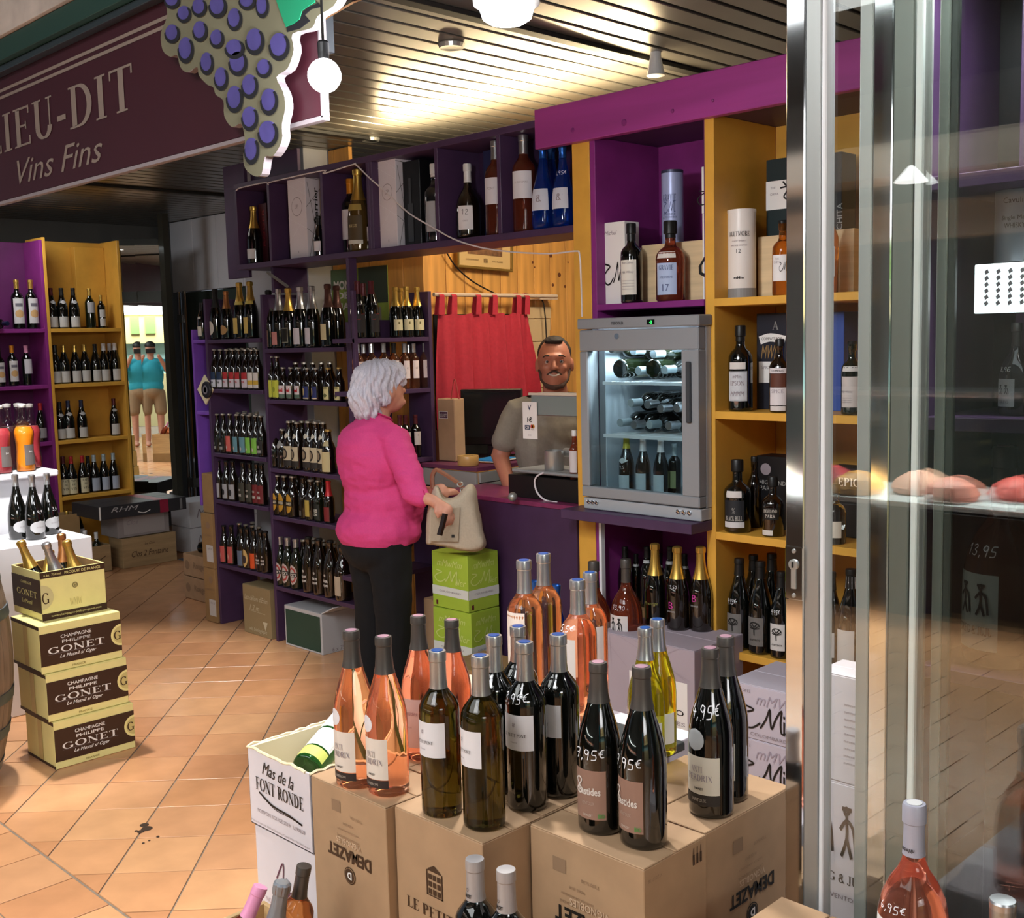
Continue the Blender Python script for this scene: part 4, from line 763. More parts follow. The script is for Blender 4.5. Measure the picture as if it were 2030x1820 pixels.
# ---------------- left bookcases (front plane Y = 8.5)
PY = ('Y', 8.585); W_ = '#b9b7b2'
BW = dict(kind='burgundy', glass=DGLASS, foil=(.25, 'black'), labels=[(.012, .10, .95, W_)])
BC = dict(BW, labels=[(.012, .09, .95, W_), (.185, .215, 1.0, '#b0aeac', 'diamond')])
row([(105, 571, 'Burgundy with white collar and low label', dict(BC, foil=(.25, 'dred'))), (126, 571, 'Burgundy with white collar and low label', BC), (149, 571, 'Burgundy with white collar and low label', BC), (181, 572, 'pale gold-capped bottle with high white label', dict(kind='bordeaux', glass=GGLASS, foil=(.25, 'gold'), labels=[(.12, .20, .95, '#a9a9ab')])), (203, 585, 'half bottle with gold cap and two labels', dict(kind='bordeaux', foil=(.25, 'gold'), labels=[(.10, .17, .8, W_), (.02, .09, .8, W_)]))],
    PY, LZ[0], AZY, 'the top shelf of the mustard bookcase', 'wines on the top shelf of the mustard bookcase', BW)
GB = dict(BW, foil=(.25, 'gold')); WB = dict(BW, foil=(.25, 'white'))
row([(113, 684, 'Burgundy with black cap', BW), (130, 684, 'Burgundy with gold cap', GB), (152, 684, 'Burgundy with gold cap', GB), (171, 683, 'Burgundy with gold cap', GB), (192, 682, 'Burgundy with black cap', BW), (209, 681, 'Burgundy with white cap', WB), (221, 681, 'Burgundy with white cap', dict(WB, off=.07)), (231, 680, 'Burgundy with white cap', WB)],
    PY, LZ[1], AZY, 'the second shelf of the mustard bookcase', 'wines on the second shelf of the mustard bookcase', BW)
row([(122, 797, 'Burgundy with black cap and white collar', BC), (139, 794, 'Burgundy with navy cap and white collar', dict(BC, foil=(.25, 'navy'))), (165, 793, 'Burgundy with navy cap standing apart', dict(BC, foil=(.25, 'navy'))), (229, 790, 'Burgundy with dark red cap at the far end', dict(BC, foil=(.25, 'dred'), labels=[(.012, .10, .95, W_), (.2, .225, 1., '#b0aeac', 'diamond')]))],
    PY, LZ[2], AZY, 'the third shelf of the mustard bookcase', 'wines on the third shelf of the mustard bookcase', BW)
PDV = dict(BW, foil=(.25, 'red'), labels=[(.012, .13, .95, '#cfc6a4')], texts=[('PAPE', .115, .018, BLACK, 'serif', 0, .05), ('DE', .085, .014, BLACK, 'serif', 0, .025), ('VIN', .052, .02, BLACK, 'serif', 0, .045)]); BGB = dict(BW, foil=(.25, 'bluegrey'), labels=[(.015, .12, .9, '#9fa6b5')])
row([(129, 905, 'cream-labelled red with dark cap', dict(PDV, foil=(.25, 'dred'))), (145, 905, 'cream-labelled red with red cap', PDV), (167, 903, 'cream-labelled red with red cap', PDV), (178, 904, 'dark bottle behind', dict(BW, labels=(), off=.08)), (190, 902, 'blue-grey labelled red with pale cap', BGB), (209, 900, 'blue-grey labelled red with pale cap', BGB), (228, 898, 'blue-grey labelled red with pale cap', BGB)],
    PY, LZ[3], AZY, 'the fourth shelf of the mustard bookcase', 'wines on the fourth shelf of the mustard bookcase', BW)
OL = dict(kind='bordeaux', glass=DGLASS, foil=(.25, 'gold'), labels=[(.035, .19, .95, '#cbc8c6'), (.07, .12, .7, '#c9a06a', 'oval'), (.14, .16, .6, '#6d6a72')])
row([(38, 555, 'big claret with gold cap and sun-coloured label', OL), (66, 555, 'big claret with gold cap and sun-coloured label', OL)], PY, LZ[0], AZY, 'the top shelf of the magenta bookcase', 'clarets on the magenta bookcase', OL)
row([(2, 690, 'claret cut by the frame', dict(OL, foil=(.25, 'black'))), (28, 685, 'claret with orange cap and white label', dict(OL, foil=(.25, 'orange'))), (56, 685, 'claret with pink cap and white label', dict(OL, foil=(.25, 'pink'), labels=[(.09, .2, .9, '#cbc8cc')]))], PY, LZ[1], AZY, 'the second shelf of the magenta bookcase', 'clarets on the magenta bookcase', OL)
row([(84, 799, 'dark bottle with bright red cap', dict(kind='burgundy', foil=(.25, 'red'), labels=[(.03, .11, .8, '#8c8888')]))], PY, LZ[2], AZY, 'the third shelf of the magenta bookcase', 'clarets on the magenta bookcase', OL)
q = bottle('bordeaux', Vector((onY(-22, 8.6, LZ[0]), 8.66, LZ[0] + .038)), 0, DGLASS, (.25, 'navy'), (), (), 'wine bottle lying on its side on the top shelf of the magenta bookcase', tilt=(PI / 2, .15))

# ---------------- right cabinet: whisky shelves
MX = XF + .05
t, y0, y1, h, X, z = pbox('whisky_box', 'white whisky gift box with black cursive M, left on the magenta shelf', 1195, 1240, 1.776, MX, .09, 443, PAPER)
f = face_mx(t, X, y1, z); wd = y1 - y0; f.text('Michel', wd * .4, h * .87, w=wd * .55, mat=GREYP, font='ital'); f.text('M', wd * .55, h * .38, w=wd * .95, h=h * .3, mat=BLACK, font='hand')
one(1253, 443, 'spirit', DGLASS, (.225, 'black'), [(.03, .155, .8, '#ddd8cc')], [('Michel Couvreur', .145, .007, GREYP, 'ital', 0, .05), ('Malt Whisky', .11, .011, GREYP, 'ital', 0, .05)] + [('mmmmmmmm', .05 + .01 * i, .003, GREYP, 'sans', 0, .05) for i in range(4)], 'dark whisky bottle with cream label before the white M box', X=MX - .015, z=1.776, name='whisky_bottle', seg=24)
t, y0, y1, h, X, z = pbox('wooden_box', 'pale pine bottle box lying on the magenta shelf behind the whisky 17', 1273, 1397, 1.776, MX + .06, .20, 487, M('pale_pine', '#d8bd94', .6, noise_s=8, amt=.12, stretch=(.4, .4, 6)))
zt = z + h
def tube_tin(px, pt, X, z, r, mat, label, top=None, sc=1):
    y = onX(px, X, z); hh = height_to((X, y, z), pt); t = thing('whisky_tin', label, 'tin', (X, y, z))
    part('tube', MB().lathe([(r * .97, 0), (r, .004), (r, hh - .012), (r * .97, hh - .011)], 28).mesh('tube', mat, smooth=True, ang=40), t); part('lid', MB().lathe([(r * 1.02, hh - .012), (r * 1.02, hh - .001), (r * .9, hh)], 28).mesh('lid', top or mat, smooth=True, ang=40), t)
    return t, hh, y
def tintext(t, s, z, h, r, mat, font='sans', w=None, a0=PI, bold=0):
    V, Fs, asp = norm(glyphs(s, font, bold)); ww = w or h / asp
    part('lettering', MB().add([((r + .0012 + l * .0001) * math.cos(a0 + x * ww / r), (r + .0012 + l * .0001) * math.sin(a0 + x * ww / r), z + y * h) for x, y, l in V], Fs), t, mat)
t, hh, y = tube_tin(1334, 338, MX + .14, zt, .042, M('pale_blue_tin', '#a9b4dc', .35, .2), 'tall pale blue whisky tube standing on the pine box', M('tin_lid_dark', '#4b4f66', .4, .5))
tintext(t, 'GRAVIE', hh * .62, .028, .042, M('navy_print', '#4a5580', .5), 'serif', .055, PI + .3); tintext(t, 'SPEYSIDE', hh * .40, .008, .042, MATS['navy_print'], w=.05, a0=PI + .3); tintext(t, 'SCOTCH WHISKY', hh * .36, .007, .042, MATS['navy_print'], w=.06, a0=PI + .3); tintext(t, 'M', hh * .5, .05, .042, MATS['navy_print'], 'hand', .05, PI + .3)
one(1330, 438, 'decanter', DROSE, (.2, 'black'), [(.02, .12, .75, '#a9b9d8'), (.135, .155, .7, '#d6cfc6')], [('GRAVIE', .105, .016, MATS['navy_print'], 'serif', 0, .05), ('SPEYSIDE', .075, .006, MATS['navy_print'], 'sans', 0, .045), ('17', .042, .022, MATS['navy_print'], 'serif' if 0 else 'sans', 0, .022)], 'amber whisky with pale blue label numbered 17 before the pine box', X=MX - .01, z=1.776, name='whisky_bottle', seg=24)
for pt, zz, nm in ((430, 1.776, 'lower'), ):
    t, y0, y1, h, X, z = pbox('whisky_box', 'white whisky box half hidden by the mustard divider, lower of two', 1393, 1425, 1.776, MX + .02, .09, 424, PAPER); face_mx(t, X, y1, z).text('C', .03, h * .4, h=.09, mat=BLACK, font='ital')
    t2, y0, y1, h2, X, z2 = pbox('whisky_box', 'white whisky box half hidden by the mustard divider, upper of two', 1391, 1423, 1.776 + h + .001, MX + .02, .09, 331, PAPER); face_mx(t2, X, y1, z2).text('M', .04, h2 * .35, h=.06, mat=BLACK, font='hand')
t, hh, y = tube_tin(1471, 416, MX + .06, 1.776, .0505, M('white_tin', '#e4ded8', .35), 'white Aultmore whisky tube numbered 12 on the mustard shelf')
tintext(t, 'AULTMORE', hh * .72, .017, .0505, BLACK, 'serif', .078, PI + .35); tintext(t, '12', hh * .53, .014, .0505, BLACK, 'sans', .016, PI + .35); tintext(t, 'FOREST WHISKY', hh * .64, .005, .0505, GREYP, w=.05, a0=PI + .35); tintext(t, 'SPEYSIDE SCOTCH', hh * .59, .005, .0505, GREYP, w=.06, a0=PI + .35); tintext(t, 'mMm', hh * .23, .009, .0505, BLACK, w=.036, a0=PI + .35, bold=.04)
part('mist_band', MB().lathe([(.0508, .003), (.0508, .035)], 28), t, M('grey_band', '#8a8784', .5))
t, y0, y1, h, X, z = pbox('wooden_box', 'pale pine bottle box lying behind the Aultmore tube', 1502, 1692, 1.776, MX + .12, .18, 470, MATS['pale_pine'])
t, y0, y1, h2, X, z = pbox('whisky_box', 'dark green whisky carton with white band behind the amber bottle', 1519, 1600, 1.776 + h, MX + .17, .1, 318, M('dark_green_card', '#18282a', .45))
f = face_mx(t, X, y1, z); f.rect(0, h2 * .35, y1 - y0, h2 * .72, PAPER); f.text('THE', .03, h2 * .63, w=.02, mat=GREYP, lift=.001); f.text('CHITA', .035, h2 * .55, w=.035, mat=GREYP, lift=.001); f.line([(.07, h2 * .7), (.09, h2 * .6), (.075, h2 * .5), (.10, h2 * .45)], .006, BLACK, lift=.001); f.line([(.06, h2 * .62), (.11, h2 * .64)], .006, BLACK, lift=.001)
one(1552, 437, 'spirit', AMBER, (.25, 'black'), [(.055, .155, .85, '#e0dcda')], [('THE', .14, .006, GREYP, 'sans', -.3), ('CHITA', .127, .008, GREYP, 'sans', -.3), ('M', .11, .04, BLACK, 'hand', .25, .03)], 'amber whisky with white brush-stroke label beside the chrome door stile', X=MX - .01, z=1.776, name='whisky_bottle', seg=24)
t, y0, y1, h2, X, z = pbox('whisky_box', 'black whisky carton seen through the gap beside the chrome stile', 1628, 1667, 1.776 + .0, MX + .16, .1, 306, M('black_card2', '#15171b', .4)); face_mx(t, X, y1, z).text('CHITA', .07, h2 * .55, w=.09, mat=STEEL, rot=PI / 2)
one(1642, 398, 'tall', AMBER, (.30, 'brown'), [(.06, .17, .85, '#d9d6d8')], [('E', .13, .012, GREYP, 'serif')], 'tall pale amber whisky with white label seen through the glass door gap', X=MX, z=1.776, name='whisky_bottle', seg=20)
z2 = 1.372
one(1468, 645, 'spirit', DGLASS, (.235, 'black'), [(.035, .135, .85, '#aeb0b5'), (.04, .13, .78, '#c2c4c8'), (.142, .165, .7, '#d4cec8')], [('IPSON', .095, .016, GREYP, 'serif', 0, .05), ('mMm', .118, .012, GREYP, 'sans', 0, .03), ('MMMM', .06, .016, GREYP, 'ital', 0, .05)], 'tall black bottle with grey framed label, left on the second whisky shelf', X=MX, z=z2, name='whisky_bottle', seg=22)
t, y0, y1, h, X, z = pbox('whisky_box', 'black whisky carton with white scroll label on the second whisky shelf', 1500, 1596, z2, MX + .1, .1, 622, M('blueblack_card', '#1f212c', .45))
f = face_mx(t, X, y1, z); f.text('A', .08, h * .87, h=.03, mat=STEEL, font='serif'); f.line([(.015, h * .72), (.06, h * .75), (.12, h * .72)], .03, PAPER, 'print_panel'); f.text('COMPASS BOX', .065, h * .738, w=.085, h=.011, mat=BLACK, lift=.0012); f.rect(.01, h * .28, .115, h * .5, PAPER); f.text('SPICE TREE', .062, h * .44, w=.08, mat=GREYP, font='serif', lift=.001)
f.text('MWM', .06, h * .6, w=.08, h=h * .14, mat=M('gold_print', '#9a7a4a', .4), font='ital')
one(1546, 672, 'spirit', BGLASS, (.26, 'black'), [(.155, .175, 1, '#d6cfd0'), (.1, .153, .8, '#5a3020'), (.03, .099, .85, '#d6cfd0'), (.008, .027, .8, '#d0c8c4')], [('COMPASS', .165, .008, BLACK, 'sans', 0, .05), ('SPICE', .085, .014, GREYP, 'serif', 0, .05)], 'brown whisky with white scroll label in front of the black carton', X=MX - .01, z=z2, name='whisky_bottle', seg=22)
t, y0, y1, h, X, z = pbox('whisky_box', 'blue and black whisky box seen through the glass door gap', 1612, 1672, z2, MX + .12, .1, 620, M('blue_card', '#3550a0', .45))
one(1688, 676, 'spirit', GGLASS, (.25, 'black'), [(.03, .15, .9, '#c9bfbb'), (.17, .19, .8, '#d0cbc8')], [('Malt Whisky', .09, .01, GREYP, 'ital', -.3, .05)] + [('mmmmmm', .05 + .008 * i, .003, GREYP, 'sans', -.3, .04) for i in range(3)], 'dark green whisky with tall cream label behind the glass door', X=MX, z=z2, name='whisky_bottle', seg=22)
z3 = .93
one(1462, 911, 'decanter', DGLASS, (.21, 'black'), [(.02, .115, .8, '#1c1d22'), (.02, .04, .81, '#c6c4c6'), (.125, .148, .6, '#cfc8c4')], [('BLACK BULL', .052, .016, lab('#c0bcb4'), 'serif', 0, .062), ('%', .08, .02, lab('#8f8c88'), 'sans', 0, .012)], 'black whisky lettered BLACK BULL on the third whisky shelf', X=MX, z=z3, name='whisky_bottle', seg=22)
one(1496, 905, 'tall', BGLASS, (.29, 'black'), (), (), 'dark brown bottle behind the Black Bull whisky', X=MX + .12, z=z3, name='whisky_bottle')
t, y0, y1, h, X, z = pbox('whisky_box', 'black Highland Park whisky carton on the third whisky shelf', 1500, 1620, z3, MX + .12, .1, 903, MATS['black_card'])
f = face_mx(t, X, y1, z); f.disc(.04, h * .82, .022, GREYP); f.text('HIGHLAND', .07, h * .64, w=.11, mat=lab('#9a9894'), lift=.001); f.text('PARK', .045, h * .56, w=.06, mat=lab('#9a9894'), lift=.001)
one(1532, 945, 'decanter', BGLASS, (.21, 'black'), [(.075, .125, .8, '#17130f'), (.008, .03, .55, '#cfc8c0', 'rect', -.3)], [('HIGHLAND', .112, .014, lab('#c9c2b8'), 'serif', 0, .06), ('PARK 12', .09, .014, lab('#c9c2b8'), 'serif', 0, .045)], 'stout dark brown whisky with black label beside the chrome stile, third shelf', X=MX, z=z3, name='whisky_bottle', seg=22, sc=None)
t, y0, y1, h, X, z = pbox('whisky_box', 'black gift carton lettered EPIC seen through the glass gap', 1636, 1720, z3, MX + .12, .1, 925, MATS['black_card2']); f = face_mx(t, X, y1, z); f.text('EPIC', .09, h * .8, w=.08, mat=PAPER, font='serif')
one(1655, 960, 'decanter', CLEAR, (.22, 'black'), [(.03, .10, .8, '#d8cfc0')], (), 'clear decanter-shaped bottle on the third shelf seen through the glass gap', X=MX, z=z3, name='whisky_bottle')
z4 = .495
GK_ = dict(kind='burgundy', glass=DGLASS, foil=(.25, 'black'), labels=[(.03, .125, .72, '#6f6a66')], texts=[('9,95e', .165, .022, WHITE, 'hand', -.15, .035), ('T', .088, .045, BLACK, 'hand', 0, .04), ('mmm', .05, .006, BLACK, 'ital', 0, .04)])
GK2 = dict(GK_, labels=[(.03, .125, .72, '#cfcac6')])
row([(1466, 1107, 'dark red with grey tree label and white price', GK_), (1508, 1113, 'dark red with grey tree label', dict(GK_, texts=GK_['texts'][1:])), (1549, 1133, 'dark red with white tree label and white price', GK2), (1494, 1100, 'black wine behind', dict(GK_, texts=(), labels=(), off=.12)), (1530, 1097, 'black wine behind', dict(GK_, texts=(), labels=(), off=.12)),
     (1646, 1134, 'dark red with square white label behind the glass', dict(GK_, texts=[('I', .08, .03, BLACK)], labels=[(.04, .12, .75, '#cfcac6')])), (1686, 1128, 'dark wine with white cap tag and white label', dict(GK_, texts=(), labels=[(.03, .13, .7, '#cfcac6'), (.25, .285, 3.1, '#d8d8d8')]))],
    ('X', XF + .05), z4, AZX, 'the lowest mustard shelf', 'wines on the lowest mustard shelf', GK_, 18)
# ================================================================ cartons
def carton(name, label, a, b, mat=KRAFT, cat='box', rz=0, group=None, top=True, gap=.0015, open_=False, inner=None):
    """a, b: lower and upper corner relative to the base centre when rz, else world"""
    cx_, cy_ = (a[0] + b[0]) / 2, (a[1] + b[1]) / 2; t = thing(name, label, cat, (cx_, cy_, a[2]), rz, group)
    hx, hy, hz = (b[0] - a[0]) / 2, (b[1] - a[1]) / 2, b[2] - a[2]
    L = lambda x0, y0, z0, x1, y1, z1, nm='carton', m=mat, bv=.0015: part(nm, MB().box((x0, y0, z0), (x1, y1, z1)).mesh(nm, m, bevel=bv), t)
    if open_:
        w_ = .004
        L(-hx, -hy, .001, hx, hy, .006, 'base')
        for q in ((-hx, -hy, .001, -hx + w_, hy, hz), (hx - w_, -hy, .001, hx, hy, hz), (-hx, -hy, .001, hx, -hy + w_, hz), (-hx, hy - w_, .001, hx, hy, hz)): L(*q, nm='side')
        if inner:
            i_ = w_ + .0005
            for q in ((-hx + w_, -hy + w_, .007, -hx + i_ + .0015, hy - w_, hz - .002), (hx - i_ - .0015, -hy + w_, .007, hx - w_, hy - w_, hz - .002), (-hx + w_, -hy + w_, .007, hx - w_, -hy + i_ + .0015, hz - .002), (-hx + w_, hy - i_ - .0015, .007, hx - w_, hy - w_, hz - .002)): L(*q, nm='lining', m=inner, bv=0)
    else:
        L(-hx, -hy, .001, hx, hy, hz - .003)
        if top:
            if hx < hy: L(-hx + .0005, -hy + .0005, hz - .003, -gap, hy - .0005, hz, 'flap'); L(gap, -hy + .0005, hz - .003, hx - .0005, hy - .0005, hz, 'flap')
            else: L(-hx + .0005, -hy + .0005, hz - .003, hx - .0005, -gap, hz, 'flap'); L(-hx + .0005, gap, hz - .003, hx - .0005, hy - .0005, hz, 'flap')
    return t, hx, hy, hz
class LFace(Face):
    def geo(s, V, Fs, mat, name='lettering', lift=0):
        return part(name, MB().add([s.O + s.R * p[0] + s.U * p[1] + s.N * (s.e + lift + (p[2] if len(p) > 2 else 0)) for p in V], Fs), s.p, mat)
def lmx(c): t, hx, hy, hz = c; return LFace(t, (-hx, hy, 0), (0, -1, 0), (0, 0, 1))
def lmy(c): t, hx, hy, hz = c; return LFace(t, (-hx, -hy, 0), (1, 0, 0), (0, 0, 1))
def demazet(f, cx, ztop, s=1, mat=BROWNP):
    f.text('VIGNOBLES', cx, ztop - .135 * s, w=.085 * s, h=.013 * s, mat=M('light_kraft_print', '#cdb092', .6), rot=PI, bold=.015)
    f.text('DEMAZET', cx, ztop - .162 * s, w=.15 * s, h=.028 * s, mat=mat, rot=PI, bold=.03)
    f.disc(cx, ztop - .205 * s, .019 * s, mat); f.disc(cx, ztop - .205 * s, .0165 * s, KRAFT, lift=.0006); f.disc(cx, ztop - .205 * s, .0155 * s, mat, lift=.0009); f.text('D', cx, ztop - .205 * s, h=.016 * s, mat=PAPER, rot=PI, lift=.0014, bold=.04)
FAINT = M('faint_print', '#90745a', .7)
def faint(f, cx, zt, s=1):
    f.rect(cx - .055 * s, zt - .055 * s, cx - .025 * s, zt - .03 * s, FAINT, 'barcode'); f.text('T100 5130', cx + .03 * s, zt - .055 * s, w=.04 * s, mat=FAINT, rot=PI, lift=.0004)
    for k, (t, w_) in enumerate((('ROSE 2018', .035), ('VENTOUX CHARDONNAY', .075), ('CARIGNAN GRENACHE', .08))): f.text(t, cx, zt - (.075 + .015 * k) * s, w=w_ * s, mat=FAINT, rot=PI, lift=.0004)
ZT = .72
c = carton('wine_carton', 'kraft DEMAZET carton with upside-down print carrying the two gold-reflecting rosé bottles', (1.342, 1.737, .36), (1.505, 1.995, ZT)); f = lmx(c); faint(f, .13, .36); demazet(f, .13, .38)
c = carton('wine_carton', 'kraft Le Petit Pont carton in the middle carrying two green-brown bottles', (1.362, 1.475, .36), (1.522, 1.733, ZT)); f = lmx(c)
f.text('LE PETIT PONT', .15, .172, w=.235, h=.024, mat=BROWNP, font='serif'); f.text('RÉSERVE', .165, .132, w=.09, h=.013, mat=BROWNP, bold=.02)
for i in range(3):
    for j in range(3): f.rect(.100 + i * .013, .210 + j * .015, .110 + i * .013, .221 + j * .015, BROWNP, 'house_mark')
f.geo([(.097, .257), (.139, .257), (.135, .262), (.118, .271), (.101, .262)], [(0, 1, 2, 3, 4)], BROWNP, 'house_mark')
for a in ((.094, .206, .0975, .258), (.1385, .206, .142, .258), (.094, .206, .142, .2085)): f.rect(*a, BROWNP, 'house_mark')
carton('wine_carton', 'kraft carton behind the Demazet one under the pink-labelled rosé bottles', (1.51, 1.74, .36), (1.80, 2.0, ZT))
carton('wine_carton', 'kraft carton behind the Petit Pont one under four dark bottles', (1.53, 1.48, .36), (1.81, 1.732, ZT - .001))
c = carton('wine_carton', 'kraft DEMAZET carton under the two tan-labelled red bottles', (1.482, 1.19, .36), (1.668, 1.468, ZT)); f = lmx(c); faint(f, .12, .35, 1.1); demazet(f, .15, .395, 1.15, BLACK); f = lmy(c)
for k in range(3): f.rect(.143 + k * .011, .315, .149 + k * .011, .335, BROWNP, 'bottle_mark'); f.rect(.1448 + k * .011, .335, .1472 + k * .011, .348, BROWNP, 'bottle_mark')
f.text('V 2017 18', .03, .333, w=.04, mat=FAINT, rot=PI)
c = carton('wine_carton', 'kraft DEMAZET carton at the right carrying two black bottles beside the chrome stile', (1.673, 1.195, .36), (1.972, 1.462, ZT)); f = lmy(c); faint(f, .15, .345, 1.1); demazet(f, .155, .36, 1.05, BLACK)
for a, b, n in (((1.342, 1.48, 0), (1.80, 1.99, .357), 'Demazet and Petit Pont'), ((1.482, 1.2, 0), (1.97, 1.46, .357), 'right-hand Demazet')): carton('wine_carton', f'large kraft carton at floor level under the {n} cartons', a, b, KRAFT2)
# white open carton "Mas de la Font Ronde" with a bottle lying in it, and the one below
c = carton('white_carton', 'open white Mas de la Font Ronde carton with torn rim holding a tilted green bottle', (1.345, 2.003, .534), (1.60, 2.255, ZT), WCARD, open_=True, inner=CREAM); t = c[0]; f = lmx(c)
f.text('Mas de la', .125, .148, w=.125, h=.03, mat=BLACK, font='ital', rot=-.06); f.text('FONT RONDE', .128, .108, w=.19, h=.032, mat=BLACK, font='serif'); f.line([(.045, .088), (.1, .07), (.16, .066), (.215, .058)], .005, BLACK); f.line([(.06, .08), (.11, .064), (.17, .062), (.215, .058)], .002, BLACK)
f.text('POMPON ROUGE 2018   L190658', .13, .043, w=.19, h=.009, mat=GREYP); f.text('Mis en bouteille: Michel Chanut a Castel Viel - Vin Biologique', .125, .012, w=.235, h=.006, mat=GREYP)
rim = []
hx, hy, hz = c[1:]
ring = [(-hx, -hy), (hx, -hy), (hx, hy), (-hx, hy), (-hx, -hy)]
for (xa, ya), (xb, yb) in zip(ring, ring[1:]):
    for k in range(14): s_ = k / 14; rim.append((xa + (xb - xa) * s_ + random.uniform(-.001, .001), ya + (yb - ya) * s_ + random.uniform(-.002, .002), hz + random.uniform(-.002, .004)))
part('torn_rim', MB().tube(rim, .0035, 5), t, CREAM)
P0_ = T(622, 1508, X=1.45); P1_ = T(702, 1410, X=1.63); d_ = (P1_ - P0_).normalized(); ax_ = Vector((0, 0, 1)).cross(d_); bottle('bordeaux', P0_ - d_ * .035, PI, GREENG, (.25, 'black'), [(.05, .115, 1.7, '#e8e8e8'), (.122, .19, 1.7, '#efefef'), (.012, .044, 1.7, '#cfd870')], (), 'green glass bottle with white labels lying slanted in the open white carton', tilt=(Vector((0, 0, 1)).angle(d_), math.atan2(ax_.y, ax_.x)), seg=24)
c = carton('white_carton', 'white carton with purple Mont script below the open white one', (1.352, 2.003, .25), (1.61, 2.25, .532), WCARD); f = lmx(c); MP = M('mauve_print', '#5a2c48', .5)
f.line([(.085, .175), (.115, .22), (.108, .15)], .004, MP); f.line([(.108, .15), (.13, .185), (.13, .08)], .006, MP); f.text('ont', .16, .155, w=.05, mat=MP, font='ital'); f.text('de', .155, .125, w=.018, mat=MP, font='ital'); f.text('NOTTE CHAROLA', .1, .11, w=.13, h=.012, mat=lab('#b8aab4'), rot=-.02)
carton('white_carton', 'white carton standing on the floor at the bottom of the white stack', (1.355, 2.005, 0), (1.61, 2.25, .249), WCARD)
# white cartons behind, carrying the peach rosé bottles
carton('white_carton', 'white carton with open flap behind the dark bottles carrying the peach rosé', (1.83, 1.52, .36), (2.1, 1.80, ZT), WCARD)
carton('white_carton', 'white carton behind under the two farther peach rosé bottles', (1.82, 1.83, .36), (2.12, 2.12, ZT), M('cream_cardboard', '#cdbba6', .7))
fl_ = solid('carton_flap', MB().box((-.004, -.12, 0), (.004, .12, .07), Matrix.Rotation(.5, 4, 'Y')), MATS['cream_cardboard'], 'raised cream cardboard flap behind the dark Petit Pont bottles', 'flap', loc=(1.90, 2.0, ZT))
for a, b, n in (((1.83, 1.52, 0), (2.1, 1.82, .357), 'nearer'), ((1.82, 1.835, 0), (2.12, 2.12, .357), 'farther')): carton('white_carton', f'white carton on the floor under the {n} peach rosé carton', a, b, WCARD)
c = carton('flat_carton', 'flat dark grey carton printed FRANCE lying left of the two black bottles', (1.70, 1.475, ZT + .001), (1.99, 1.68, ZT + .022), M('grey_black_card', '#3a3c3c', .5)); LFace(c[0], (-c[1], -c[2], c[3]), (1, 0, 0), (0, 1, 0)).text('SÉLECTION FRANCE', .14, .05, w=.2, mat=PAPER)
# foreground bottles (all standing on ZT)
def fgb(base, top, kind, glass, foil, labels, texts, label, z=ZT, az=None, name='wine_bottle', group=None, seg=40):
    p = T(*base, z=z); h = height_to(p, top); p.z += .0006
    return bottle(kind, p, AZX + .15 if az is None else az, glass, foil, labels, texts, label, 'bottle', group, h / PF[kind][-1][1], seg, name)
W2 = '#dcd9dc'
PER = dict(labels=[(.035, .115, .85, '#ded2c6', 'rect', -.1), (.018, .034, .86, '#2d2422', 'rect', -.1), (.125, .158, .42, '#ddd9dc', 'oval', -.4)])
tx = lambda pr: [('ANTI', .085, .012, GREYP, 'serif', -.15, .024), ('PERDRIX', .07, .012, GREYP, 'serif', -.1, .05), ('DEMAZET', .045, .004, BLACK, 'sans', -.1, .018, .02), ('LUBERON', .026, .005, lab('#b9ada0'), 'sans', -.1, .03)] + ([(pr, .19, .026, WHITE, 'hand', -.1, .045)] if pr else [])
fgb((708, 1551), 1250, 'burgundy', ROSE, (.235, 'grey'), PER['labels'], tx('5,95e')[:-1], 'slender grey-capped rosé with cream label and faint price, leftmost on the Demazet carton')
fgb((771, 1566), 1262, 'burgundy', ROSE, (.235, 'grey'), PER['labels'], tx(None), 'slender grey-capped rosé with cream label, right of its twin on the Demazet carton')
PKL = [(.03, .135, .8, '#e0b8b0')]; ptx = [('8 Bastides', .105, .01, M('rose_print', '#c08a88', .6), 'ital', 0, .045), ('Rosé', .075, .006, MATS['rose_print'], 'sans', 0, .018), ('DEMAZET', .04, .004, GREYP, 'sans', -.2, .02)]
fgb((838, 1497), 1221, 'burgundy', PINK, (.235, 'grey'), PKL, ptx, 'pink rosé with pink label standing behind the left green-brown bottle')
fgb((903, 1490), 1229, 'burgundy', PINK, (.235, 'grey'), PKL, (), 'pink rosé almost hidden behind the two green-brown bottles')
PPL = [(.115, .18, .95, W2)]
def pptx(pr, a=0): return [('LE PETIT PONT', .143, .0062, BLACK, 'serif', a, .047), ('#', .162, .009, GREYP, 'sans', a, .006), ('Réserve', .13, .003, GREYP, 'sans', a, .014)] + ([(pr, .208, .022, WHITE, 'hand', .0, .05)] if pr else [])
fgb((877, 1608), 1290, 'bordeaux', OLIVE, (.236, 'silver'), PPL, pptx(None, -.25), 'green-brown Petit Pont bottle with faint price, left one on the middle carton')
fgb((961, 1634), 1300, 'bordeaux', OLIVE, (.236, 'silver'), [(.115, .18, .95, W2, 'rect', -.35)], pptx(None, -.5), 'green-brown Petit Pont bottle, right one on the middle carton')
PPL2 = [(.118, .18, .95, '#c9c8ca')]
fgb((987, 1562), 1260, 'bordeaux', DGLASS, (.236, 'silver'), PPL2, pptx(None, -.3), 'black Petit Pont bottle with silver foil, left of the four dark ones')
fgb((1034, 1540), 1242, 'bordeaux', DGLASS, (.236, 'silver'), PPL2, (), 'black silver-foiled bottle hidden behind the priced one')
fgb((1047, 1596), 1273, 'bordeaux', DGLASS, (.236, 'silver'), [(.115, .18, .98, W2)], pptx('3,95e'), 'black Petit Pont bottle priced 3,95 in white, front of the four dark ones')
